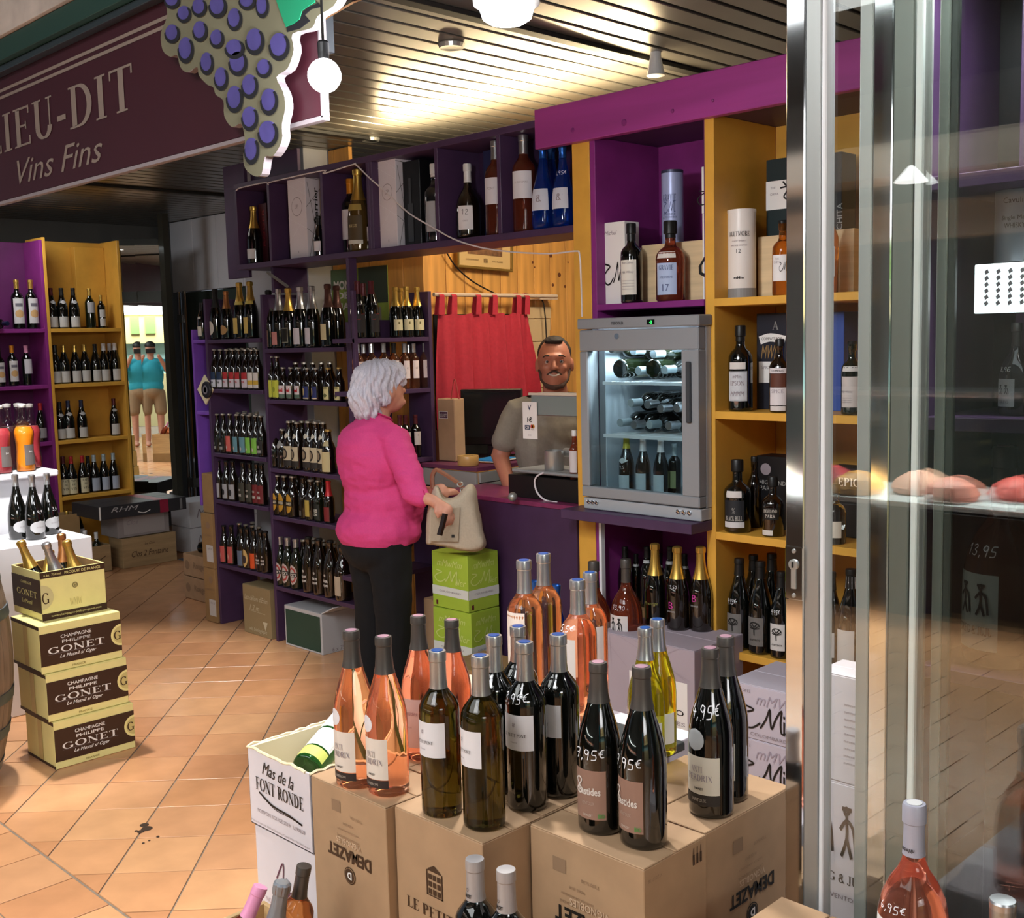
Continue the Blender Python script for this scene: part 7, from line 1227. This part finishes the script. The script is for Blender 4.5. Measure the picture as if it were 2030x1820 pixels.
# handbag on the green cartons
hb_ = thing('handbag', 'beige fabric shoulder bag with brown leather strap standing on the green cartons', 'handbag', (3.25, 3.58, .744)); BGE = M('beige_canvas', '#b3a692', .85, noise_s=120, amt=.06, bump=.2); LTH = M('brown_leather', '#8a5a44', .5, noise_s=60, amt=.1)
Rb = Matrix.Rotation(math.radians(-42), 3, 'Z'); hbp = lambda px, py, D=4.78: T(px, py, D=D) - hb_.location
OUTL = [(846, 1078), (848, 1010), (856, 978), (866, 962), (880, 985), (905, 984), (930, 960), (942, 968), (950, 1010), (958, 1050), (964, 1078), (950, 1090), (925, 1092), (880, 1084)]
cen = hbp(905, 1040); rows = []
N_ = 28; rim_ = [Vector(p) for p in curve_pts([hbp(a, b) for a, b in OUTL + OUTL[:1]], 3)][:-1]
mbv = []; K = len(rim_); lay = [(-.085, .72), (-.075, .88), (-.045, .98), (0, 1), (.045, .98), (.075, .88), (.085, .72)]
for d_, s_ in lay: mbv += [cen + (p - cen) * (1 - (1 - s_) * (1 if (p - cen).z > -.05 else .5)) + FW * d_ for p in rim_]
ff_ = [(i * K + j, i * K + (j + 1) % K, (i + 1) * K + (j + 1) % K, (i + 1) * K + j) for i in range(len(lay) - 1) for j in range(K)] + [tuple(range(K - 1, -1, -1)), tuple(range((len(lay) - 1) * K, len(lay) * K))]
me = MB().add(mbv, ff_).mesh('bag_body', recalc=True); o = bpy.data.objects.new('t', me); C.objects.link(o); m = o.modifiers.new('r', 'REMESH'); m.mode = 'VOXEL'; m.voxel_size = .007; s = o.modifiers.new('s', 'SMOOTH'); s.iterations = 6
bpy.context.view_layer.update(); me2 = bpy.data.meshes.new_from_object(o.evaluated_get(bpy.context.evaluated_depsgraph_get())); bpy.data.objects.remove(o)
wf = wrinkle(.006, 14, (1, 1, .6))
for v_ in me2.vertices: v_.co += v_.normal * wf(v_.co)
for p_ in me2.polygons: p_.use_smooth = True
me2.materials.append(BGE); me2.name = 'bag_body'; part('bag_body', me2, hb_)
def plate(pts, D, th, mat, nm):
    P_ = [hbp(a, b, D) for a, b in pts]; n = len(P_); part(nm, MB().add(P_ + [p + FW * th for p in P_], [tuple(range(n)), tuple(range(2 * n - 1, n - 1, -1))] + [(i, (i + 1) % n, n + (i + 1) % n, n + i) for i in range(n)]).mesh(nm, mat, recalc=True), hb_)
plate([(853, 1073), (855, 1012), (912, 1006), (908, 1074)], 4.684, .018, M('beige_pocket', '#a39580', .85, noise_s=120, amt=.06), 'pocket'); plate([(895, 1060), (901, 1060), (901, 1066), (895, 1066)], 4.682, .002, BLACK, 'small_mark')
part('strap', MB().tube(curve_pts([hbp(a, b, 4.76) for a, b in ((858, 968), (857, 945), (864, 932), (878, 938), (900, 952), (913, 962), (918, 975))], 5), [.010] * 31, 6), hb_, LTH)
for a, b in ((912, 960), (918, 972)): part('ring', MB().tube([hbp(a, b, 4.75) + RT * .012 * math.cos(t) + UP * .009 * math.sin(t) for t in [i * PI / 6 for i in range(13)]], .0025, 5), hb_, STEEL)
# shopkeeper
MLc = T(1101, 780, D=5.32); HR = math.radians(222)
mn = thing('person', 'smiling dark-haired shopkeeper with short beard and grey-brown t-shirt behind the scale', 'person', (MLc.x + .03, MLc.y + .03, -.03), HR)
BEARD = M('dark_beard', '#4a342a', .8, noise_s=120, amt=.25); HAIRD = M('dark_hair', '#2a211c', .7, noise_s=150, amt=.25); TEE = M('taupe_tee', '#8a8478', .85, noise_s=90, amt=.06)
zh = .0
blob('body', [('e', (.0, 0, 1.575), (.095, .079, .108)), ('e', (.035, 0, 1.50), (.062, .062, .066)), ('e', (.06, 0, 1.462), (.03, .035, .026)), ('c', [((.083, -.032, 1.592), .014), ((.094, 0, 1.594), .013), ((.083, .032, 1.592), .014)]),
     ('c', [((.092, 0, 1.578), .009), ((.112, 0, 1.543), .0125)]), ('e', (.1, .011, 1.54), (.011, .009, .009)), ('e', (.1, -.011, 1.54), (.011, .009, .009)), ('e', (.066, .04, 1.54), (.022, .02, .02)), ('e', (.066, -.04, 1.54), (.022, .02, .02)), ('e', (.085, 0, 1.514), (.012, .03, .008)), ('e', (.083, 0, 1.495), (.013, .025, .008)),
     ('e', (-.005, .084, 1.55), (.02, .009, .032)), ('e', (-.005, -.084, 1.55), (.02, .009, .032)), ('c', [((-.03, 0, 1.34), .068), ((0, 0, 1.47), .056)]), ('e', (-.03, 0, 1.15), (.12, .17, .24)), ('e', (-.02, 0, .95), (.11, .15, .15)), ('c', [((0, .09, .9), .09), ((0, .1, .5), .065), ((0, .1, .1), .045)]), ('c', [((0, -.09, .9), .09), ((0, -.1, .5), .065), ((0, -.1, .1), .045)]), ('e', (.06, .1, .07), (.13, .045, .035)), ('e', (.06, -.1, .07), (.13, .045, .035)),
     ('c', [((-.02, -.19, 1.33), .055), ((.0, -.27, 1.12), .045), ((.12, -.22, .99), .032), ((.14, -.2, .98), .026)]), ('c', [((-.02, .19, 1.33), .055), ((.02, .25, 1.1), .045), ((.12, .16, 1.1), .03)])], .006, SKIN2, mn, 2)
blob('tee', [('e', (-.03, 0, 1.17), (.14, .205, .25)), ('e', (-.02, 0, .98), (.135, .18, .15)), ('c', [((-.03, .05, 1.37), .06), ((-.02, .18, 1.335), .07), ((0, .235, 1.2), .066)]), ('c', [((-.03, -.05, 1.37), .06), ((-.02, -.18, 1.335), .07), ((.0, -.245, 1.2), .066)]), ('c', [((-.03, 0, 1.35), .09), ((-.02, 0, 1.395), .078)])], .009, TEE, mn, 5, cut=[((-.02, 0, 1.41), (.3, 0, 1))], disp=wrinkle(.006, 10))
blob('trousers', [('e', (0, 0, .86), (.14, .17, .13)), ('c', [((0, .09, .85), .1), ((0, .1, .5), .08), ((0, .1, .1), .075)]), ('c', [((0, -.09, .85), .1), ((0, -.1, .5), .08), ((0, -.1, .1), .075)])], .012, NAVYC, mn, 3)
blob('hair', [('e', (-.03, 0, 1.602), (.088, .082, .09)), ('e', (-.05, 0, 1.56), (.06, .076, .08)), ('e', (.045, 0, 1.665), (.03, .045, .018))], .005, HAIRD, mn, 2, disp=wrinkle(.003, 60))
blob('beard', [('c', [((.012, .0725, 1.53), .0065), ((.036, .0595, 1.485), .0105), ((.070, .033, 1.456), .0135), ((.082, 0, 1.449), .0145), ((.070, -.033, 1.456), .0135), ((.036, -.0595, 1.485), .0105), ((.012, -.0725, 1.53), .0065)]), ('c', [((.080, .033, 1.508), .006), ((.096, .012, 1.524), .006), ((.098, 0, 1.525), .0052), ((.096, -.012, 1.524), .006), ((.080, -.033, 1.508), .006)])], .0035, BEARD, mn, 2)
for s_ in (1, -1):
    part('eye', MB().lathe([(.0125 * math.sin(PI * i / 8) + .0001, .0125 * math.cos(PI * i / 8)) for i in range(9)], 14).mesh('eye', M('eye_white', '#cfc4ba', .2), smooth=True), mn, loc=(.0765, .032 * s_, 1.571)); part('iris', MB().lathe([(.0062, 0), (.004, .0015), (.0001, .002)], 12, Matrix.Rotation(PI / 2, 4, 'Y')), mn, MATS['eye_dark'], loc=(.0882, .032 * s_, 1.5705))
    part('eyelid', MB().tube([(.0815, s_ * (.032 - .015), 1.573), (.0895, s_ * .027, 1.5795), (.0885, s_ * .038, 1.579), (.079, s_ * .0475, 1.572)], .0032, 6), mn, SKIN2); part('eyebrow', MB().tube([(.094, s_ * .013, 1.592), (.0965, s_ * .026, 1.5985), (.0905, s_ * .041, 1.5975), (.08, s_ * .052, 1.591)], [.003, .0042, .0038, .002], 6), mn, HAIRD)
part('teeth', MB().tube([(.088, .024, 1.512), (.0985, .009, 1.5055), (.0985, -.009, 1.5055), (.088, -.024, 1.512)], .0045, 6), mn, M('teeth', '#d8cfc0', .3))
# photographer reflected in the mirror: stands right behind the camera
ph = thing('person', 'man in teal t-shirt and khaki shorts photographing, seen reflected in the far mirror', 'person', (-.25, -.36, 0), math.radians(61)); TEAL = M('teal_tee', '#2fa0b4', .8); KHK = M('khaki_shorts', '#9a7f62', .85)
blob('body', [('e', (.0, 0, 1.63), (.095, .08, .115)), ('c', [((-.02, 0, 1.42), .06), ((0, 0, 1.56), .055)]), ('e', (-.01, 0, 1.2), (.11, .16, .22)), ('c', [((0, .1, .9), .09), ((0, .11, .5), .06), ((0, .11, .1), .045)]), ('c', [((0, -.1, .9), .09), ((0, -.11, .5), .06), ((0, -.11, .1), .045)]), ('e', (.06, .11, .04), (.13, .05, .04)), ('e', (.06, -.11, .04), (.13, .05, .04)),
     ('c', [((0, .2, 1.4), .055), ((.12, .26, 1.25), .045), ((.27, .12, 1.52), .03)]), ('c', [((0, -.2, 1.4), .055), ((.12, -.26, 1.25), .045), ((.27, -.12, 1.52), .03)])], .012, SKIN, ph, 2)
blob('tee', [('e', (-.01, 0, 1.2), (.14, .2, .27)), ('e', (0, 0, 1.0), (.14, .19, .14)), ('c', [((0, .06, 1.42), .06), ((0, .2, 1.4), .07), ((.08, .24, 1.3), .065)]), ('c', [((0, -.06, 1.42), .06), ((0, -.2, 1.4), .07), ((.08, -.24, 1.3), .065)])], .013, TEAL, ph, 3, cut=[((0, 0, .92), (0, 0, -1))])
blob('shorts', [('e', (0, 0, .92), (.15, .18, .13)), ('c', [((0, .1, .88), .11), ((0, .12, .6), .1)]), ('c', [((0, -.1, .88), .11), ((0, -.12, .6), .1)])], .013, KHK, ph, 3); blob('cap', [('e', (-.005, 0, 1.69), (.105, .09, .075)), ('e', (.09, 0, 1.68), (.06, .06, .012))], .01, BLACK, ph, 2, cut=[((0, 0, 1.665), (0, 0, -1))])
part('phone', MB().box((.285, -.08, 1.56), (.293, .08, 1.64)), ph, BLACK)

# ================================================================ glass door leaves at the right
def leaf(label, X, bars, panes, name='glass_door'):
    t = thing(name, label, 'glass door', (X, .8, 0))
    for px0, px1, mat, dx, dep, nm in bars:
        y1, y0 = onX(px0, X + dx, 1.3), onX(px1, X + dx, 1.3); board(nm, (X + dx, y0, .02), (X + dx + dep, y1, 2.75), mat, t, .002)
    for px0, px1, dx in panes: y1, y0 = onX(px0, X + dx, 1.3), (onX(px1, X + dx, 1.3) if px1 < 2100 else -1.2); part('glass_pane', MB().box((X + dx, y0, .05), (X + dx + .008, y1, 2.7)), t, pane_mat('door_glass_clear', '#fafcfb', .075), W=True)
    return t
g1 = leaf('front glass door leaf with chrome lock stile at its left edge', 1.74, [(1557, 1593, CHROME, 0, .03, 'stile'), (1594, 1624, STEEL, .004, .03, 'stile'), (1625, 1634, M('white_seal', '#d9dadd', .4), .0, .03, 'seal')], [(1634, 2600, .012)])
lp = part('lock_plate', MB().box((-.004, -.018, -.048), (-.0005, .018, .048)).mesh('lock_plate', CHROME, bevel=.0015), g1, loc=T(1576, 1136, X=1.74) - g1.location)
part('cylinder', MB().lathe([(.0095, 0), (.0095, .003), (.007, .0035)], 18, Matrix.Rotation(-PI / 2, 4, 'Y')), lp, STEEL, loc=(-.004, 0, .016)); part('keyway', MB().box((-.0066, -.0012, -.005), (-.0042, .0012, .005)), lp, BLACK, loc=(-.0035, 0, .016)); part('cylinder_body', MB().box((-.0065, -.005, -.028), (-.004, .005, .014)).mesh('c', STEEL, bevel=.001), lp)
for z in (.04, -.04): part('screw', MB().lathe([(.004, 0), (.004, .0015), (.001, .002)], 10, Matrix.Rotation(-PI / 2, 4, 'Y')), lp, STEEL, loc=(-.004, 0, z))
g2 = leaf('second parked glass door leaf behind the first with dark chrome stile', 1.80, [(1697, 1722, ALU, 0, .012, 'stile'), (1723, 1760, CHROME, .0, .02, 'stile'), (1761, 1800, M('grey_green_metal', '#7b8079', .4, .4), .004, .02, 'stile'), (1803, 1816, M('white_edge', '#e9eeec', .3), 0, .012, 'seal')], [(1816, 2600, .01)])
g3 = leaf('third parked glass door leaf with grey-green edge strips', 1.86, [(1820, 1832, ALU, 0, .012, 'stile'), (1848, 1868, M('grey_green_metal2', '#8b9189', .35, .3), 0, .012, 'stile'), (1869, 1884, M('dark_green_grey', '#454b46', .4), .004, .012, 'seal')], [(1884, 2600, .01)])
# display shelves right behind the glass
ds = thing('display_shelf', 'deep purple display shelf close behind the glass at the right edge', 'shelf unit', (2.15, .6, 0)); zs_ = [1.025, 1.49, 1.92]
for z in zs_: board('shelf', (1.99, -.4, z - .025), (2.30, .93, z), PURD, ds)
board('side_panel', (1.99, .93, 0), (2.30, .955, 2.35), PURD, ds); board('back_panel', (2.30, -.4, 0), (2.31, .955, 2.35), MATS['black_card'], ds); board('divider', (2.12, .80, 1.49), (2.30, .82, 2.35), PURD, ds)
one(1984, 885, 'flask', DROSE, (.225, 'grey'), [(.025, .13, .68, '#b5bdb4', 'rect', -.2)], [('YY', .095, .045, BLACK, 'hand', -.2, .05), ('GREG & JUJU', .052, .012, BROWNP, 'serif', -.2, .058), ('13,95', .16, .018, WHITE, 'hand', -.1, .045)], 'large dark rosé bottle with sage label behind the glass at the right edge', X=2.10, z=1.025, seg=36, az=AZX - .2)
p = Vector((2.09, onX(2012, 2.09, 1.49), 1.49)); bottle('flask', p, AZX - .4, M('dark_smoke_bottle', '#2b2b2e', .08, coat=1), (.225, 'grey'), [(.03, .12, .7, '#c3c6c4')], [('YY', .085, .03, BLACK, 'hand', 0, .04), ('GREG', .045, .009, GREYP, 'serif', 0, .04), ('8,95', .15, .018, WHITE, 'hand', 0, .04)], 'dark bottle with white label on the upper purple shelf behind the glass', sc=height_to(p, 640) / .3, seg=28)
t = thing('whisky_tin', 'silver whisky tube at the right edge on the top purple shelf behind glass', 'tin', (2.12, onX(2016, 2.12, 1.7), 1.49 + .0)); t.location.z = T(2016, 520, X=2.12).z
zt2 = t.location.z; hh = height_to(t.location, 378); part('tube', MB().lathe([(.04, 0), (.0405, .003), (.0405, hh - .003), (.04, hh)], 28).mesh('tube', M('silver_tin', '#a9aeb6', .3, .4), smooth=True, ang=40), t); tintext(t, 'Single Malt', hh * .6, .01, .0405, BLACK, w=.045, a0=PI + .2); tintext(t, 'WHISKY', hh * .5, .009, .0405, BLACK, w=.035, a0=PI + .2); tintext(t, 'Cavulin', hh * .85, .01, .0405, BLACK, 'serif' if 0 else 'sans', w=.04, a0=PI + .2)
ps = thing('plinth', 'black plinth block under the silver tube behind the glass', 'plinth', (2.16, .72, 1.49)); board('block', (2.07, .5, 1.491), (2.25, .78, zt2 - .001), MATS['black_card'], ps)
py0 = T(1932, 525, X=1.965); sn = thing('lit_mesh_panel', 'bright white backlit perforated panel behind the glass at the right edge', 'lit panel', (1.965, .7, py0.z - .1)); zA, zB = T(1932, 622, X=1.965).z, py0.z
board('panel', (1.965, .2, zA), (1.98, py0.y, zB), M('lit_panel', '#f4f8ff', .5, emit=2.2), sn)
mb = MB()
for i in range(22):
    for j in range(6): yy, zz = py0.y - .02 - i * .02, zA + .012 + j * (zB - zA - .02) / 6; mb.add([(1.9635, yy, zz), (1.9635, yy - .006, zz + .004), (1.9635, yy - .003, zz + .010), (1.9635, yy + .002, zz + .006)], [(0, 1, 2, 3)])
o = part('perforations', mb, sn, GREYP, W=True); o['kind'] = 'stuff'
# cartons behind the glass door, right of the white ones
c = carton('white_carton', 'tall white carton printed Greg & Juju standing behind the glass door', (2.12, .93, .0), (2.36, 1.22, .62), WCARD)
cz = T(1660, 1550, X=2.0); c = carton('white_carton', 'white Greg & Juju carton behind the glass, lower of two', (2.0, 1.02, max(.02, cz.z - .33)), (2.1, 1.185, cz.z), WCARD); f = lmx(c); h3 = c[3]
f.text('YY', .08, h3 - .1, w=.09, h=.11, mat=BLACK, font='hand'); f.text('GREG & JUJU', .085, h3 - .2, w=.13, h=.02, mat=BLACK, font='serif'); f.text('AOP VENTOUX', .085, h3 - .24, w=.11, h=.01, mat=GREYP)
c2 = carton('white_carton', 'white carton behind the glass, upper one turned with small print', (2.0, 1.0, cz.z + .001), (2.1, 1.15, T(1680, 1340, X=2.0).z), WCARD); f = lmx(c2)
for k in range(9): f.text('mmmmmmmmm', .09, c2[3] - .06 - .015 * k, w=.06, h=.004, mat=GREYP)
carton('white_carton', 'white carton at floor level behind the glass door supporting the printed ones', (2.0, 1.0, 0), (2.11, 1.19, max(.018, cz.z - .332)), WCARD)

# ================================================================ the market hall across the aisle (seen in the glass, the chrome and the mirror)
HW_ = M('stall_white', '#cfd3d6', .6)
wl2 = solid('wall_market', MB().box((-6.9, -6.8, 0), (-6.8, 11, 3.9)), M('hall_wall_grey', '#70736f', .8, noise_s=2, amt=.2), kind='structure'); wl3 = solid('wall_market_end', MB().box((-6.8, -6.9, 0), (1.4, -6.8, 3.9)), MATS['hall_wall_grey'], kind='structure')
st = thing('deli_counter', 'butcher display counter across the aisle seen reflected in the glass door', 'counter', (-3.0, 3.0, 0)); board('base', (-3.4, .5, 0), (-2.6, 6.5, .62), M('stall_dark', '#2a2b2d', .4), st); board('tray_bed', (-3.4, .5, .63), (-2.62, 6.5, .66), HW_, st); part('front_glass', MB().box((-2.6, .5, .66), (-2.59, 6.5, 1.25)), st, pane_mat('deli_glass', '#e6eeec', .05), W=True); board('top_shelf', (-3.4, .5, 1.25), (-2.95, 6.5, 1.28), STEEL, st)
MT = [M('meat_%d' % i, c, .4, noise_s=25, amt=.3) for i, c in enumerate(('#b8504a', '#c97a6a', '#d8a08a', '#c98a3a', '#a83c40', '#e0c9b4'))]
for i in range(20):
    o = solid('meat_tray', MB().lathe([(.02, 0), (.14, .005), (.16, .04), (.13, .09), (.06, .13), (.01, .14)], 12), MT[i % 6], f'{("dark red", "salmon", "pale pink", "golden", "crimson", "cream")[i % 6]} cut meat on a tray in the butcher counter across the aisle', 'meat', 'meat trays across the aisle', loc=(-3.0 + .2 * (i % 2), .75 + i * .29, .661))
lamp('AREA', 'deli_light', (-2.9, 3.5, 1.2), 260, (1, .95, .92), .3, None, sy=5)
cn = thing('stall_canopy', 'pale canopy beams over the butcher stall across the aisle', 'canopy', (-3.2, 3.0, 2.4)); board('beam', (-3.3, -1, 2.55), (-2.9, 7, 2.75), M('canopy_beige', '#b5aa9c', .6), cn); board('beam', (-3.35, -1, 2.2), (-3.2, 7, 2.42), MATS['canopy_beige'], cn)
for i in range(4): o = solid('pendant_lamp', MB().lathe([(.09, .0), (.085, .01), (.03, .07), (.01, .09)], 16), M('pendant_glow', '#ffffff', .4, emit=6), f'{ORD[i]} round pendant lamp along the butcher stall across the aisle', 'lamp', 'pendant lamps across the aisle', loc=(-2.5, 1.4 + i * 1.5, 2.45)); part('cord', MB().tube([(0, 0, .09), (0, 0, 1.44)], .006, 5), o, BLACK)
bs = thing('back_stall', 'bright white stall with food pictures behind the photographer, seen in the mirror', 'stall', (-3.2, -5.0, 0)); vv = Vector((-math.cos(math.radians(63)), -math.sin(math.radians(63)), 0)); uu = Vector((-vv.y, vv.x, 0)); cc = vv * 5.5
def bsbox(u0, u1, z0, z1, d0, d1, nm, mat): pts = [cc + uu * u + vv * d + Vector((0, 0, z)) for u, d, z in ((u0, d0, z0), (u1, d0, z0), (u1, d1, z0), (u0, d1, z0), (u0, d0, z1), (u1, d0, z1), (u1, d1, z1), (u0, d1, z1))]; part(nm, MB().add(pts, BF).mesh(nm, mat, recalc=True), bs, W=True)
bsbox(-1.6, 1.6, 2.35, 3.3, 0, .1, 'lit_sign', M('lit_sign', '#ffffff', .5, emit=3)); bsbox(-1.6, 1.6, 0, 1.1, 0, .6, 'stall_counter', M('stall_cream', '#cbbf8e', .6)); bsbox(-1.6, 1.6, 1.1, 1.75, .3, .4, 'teal_glass_back', M('stall_teal', '#9cc4c6', .5)); bsbox(-1.6, 1.6, 1.75, 2.35, .05, .1, 'picture_strip', M('stall_yellow', '#d9c98a', .5))
for k in range(7): bsbox(-1.5 + .44 * k, -1.3 + .44 * k, 1.95, 2.3, .0, .05, 'food_picture', lab(('#7da35a', '#c96a3a', '#3a5a3c')[k % 3]))
lamp('AREA', 'back_stall_light', cc + vv * -.9 + Vector((0, 0, 3.3)), 200, (1, 1, 1), 1.2, cc + Vector((0, 0, 1)))
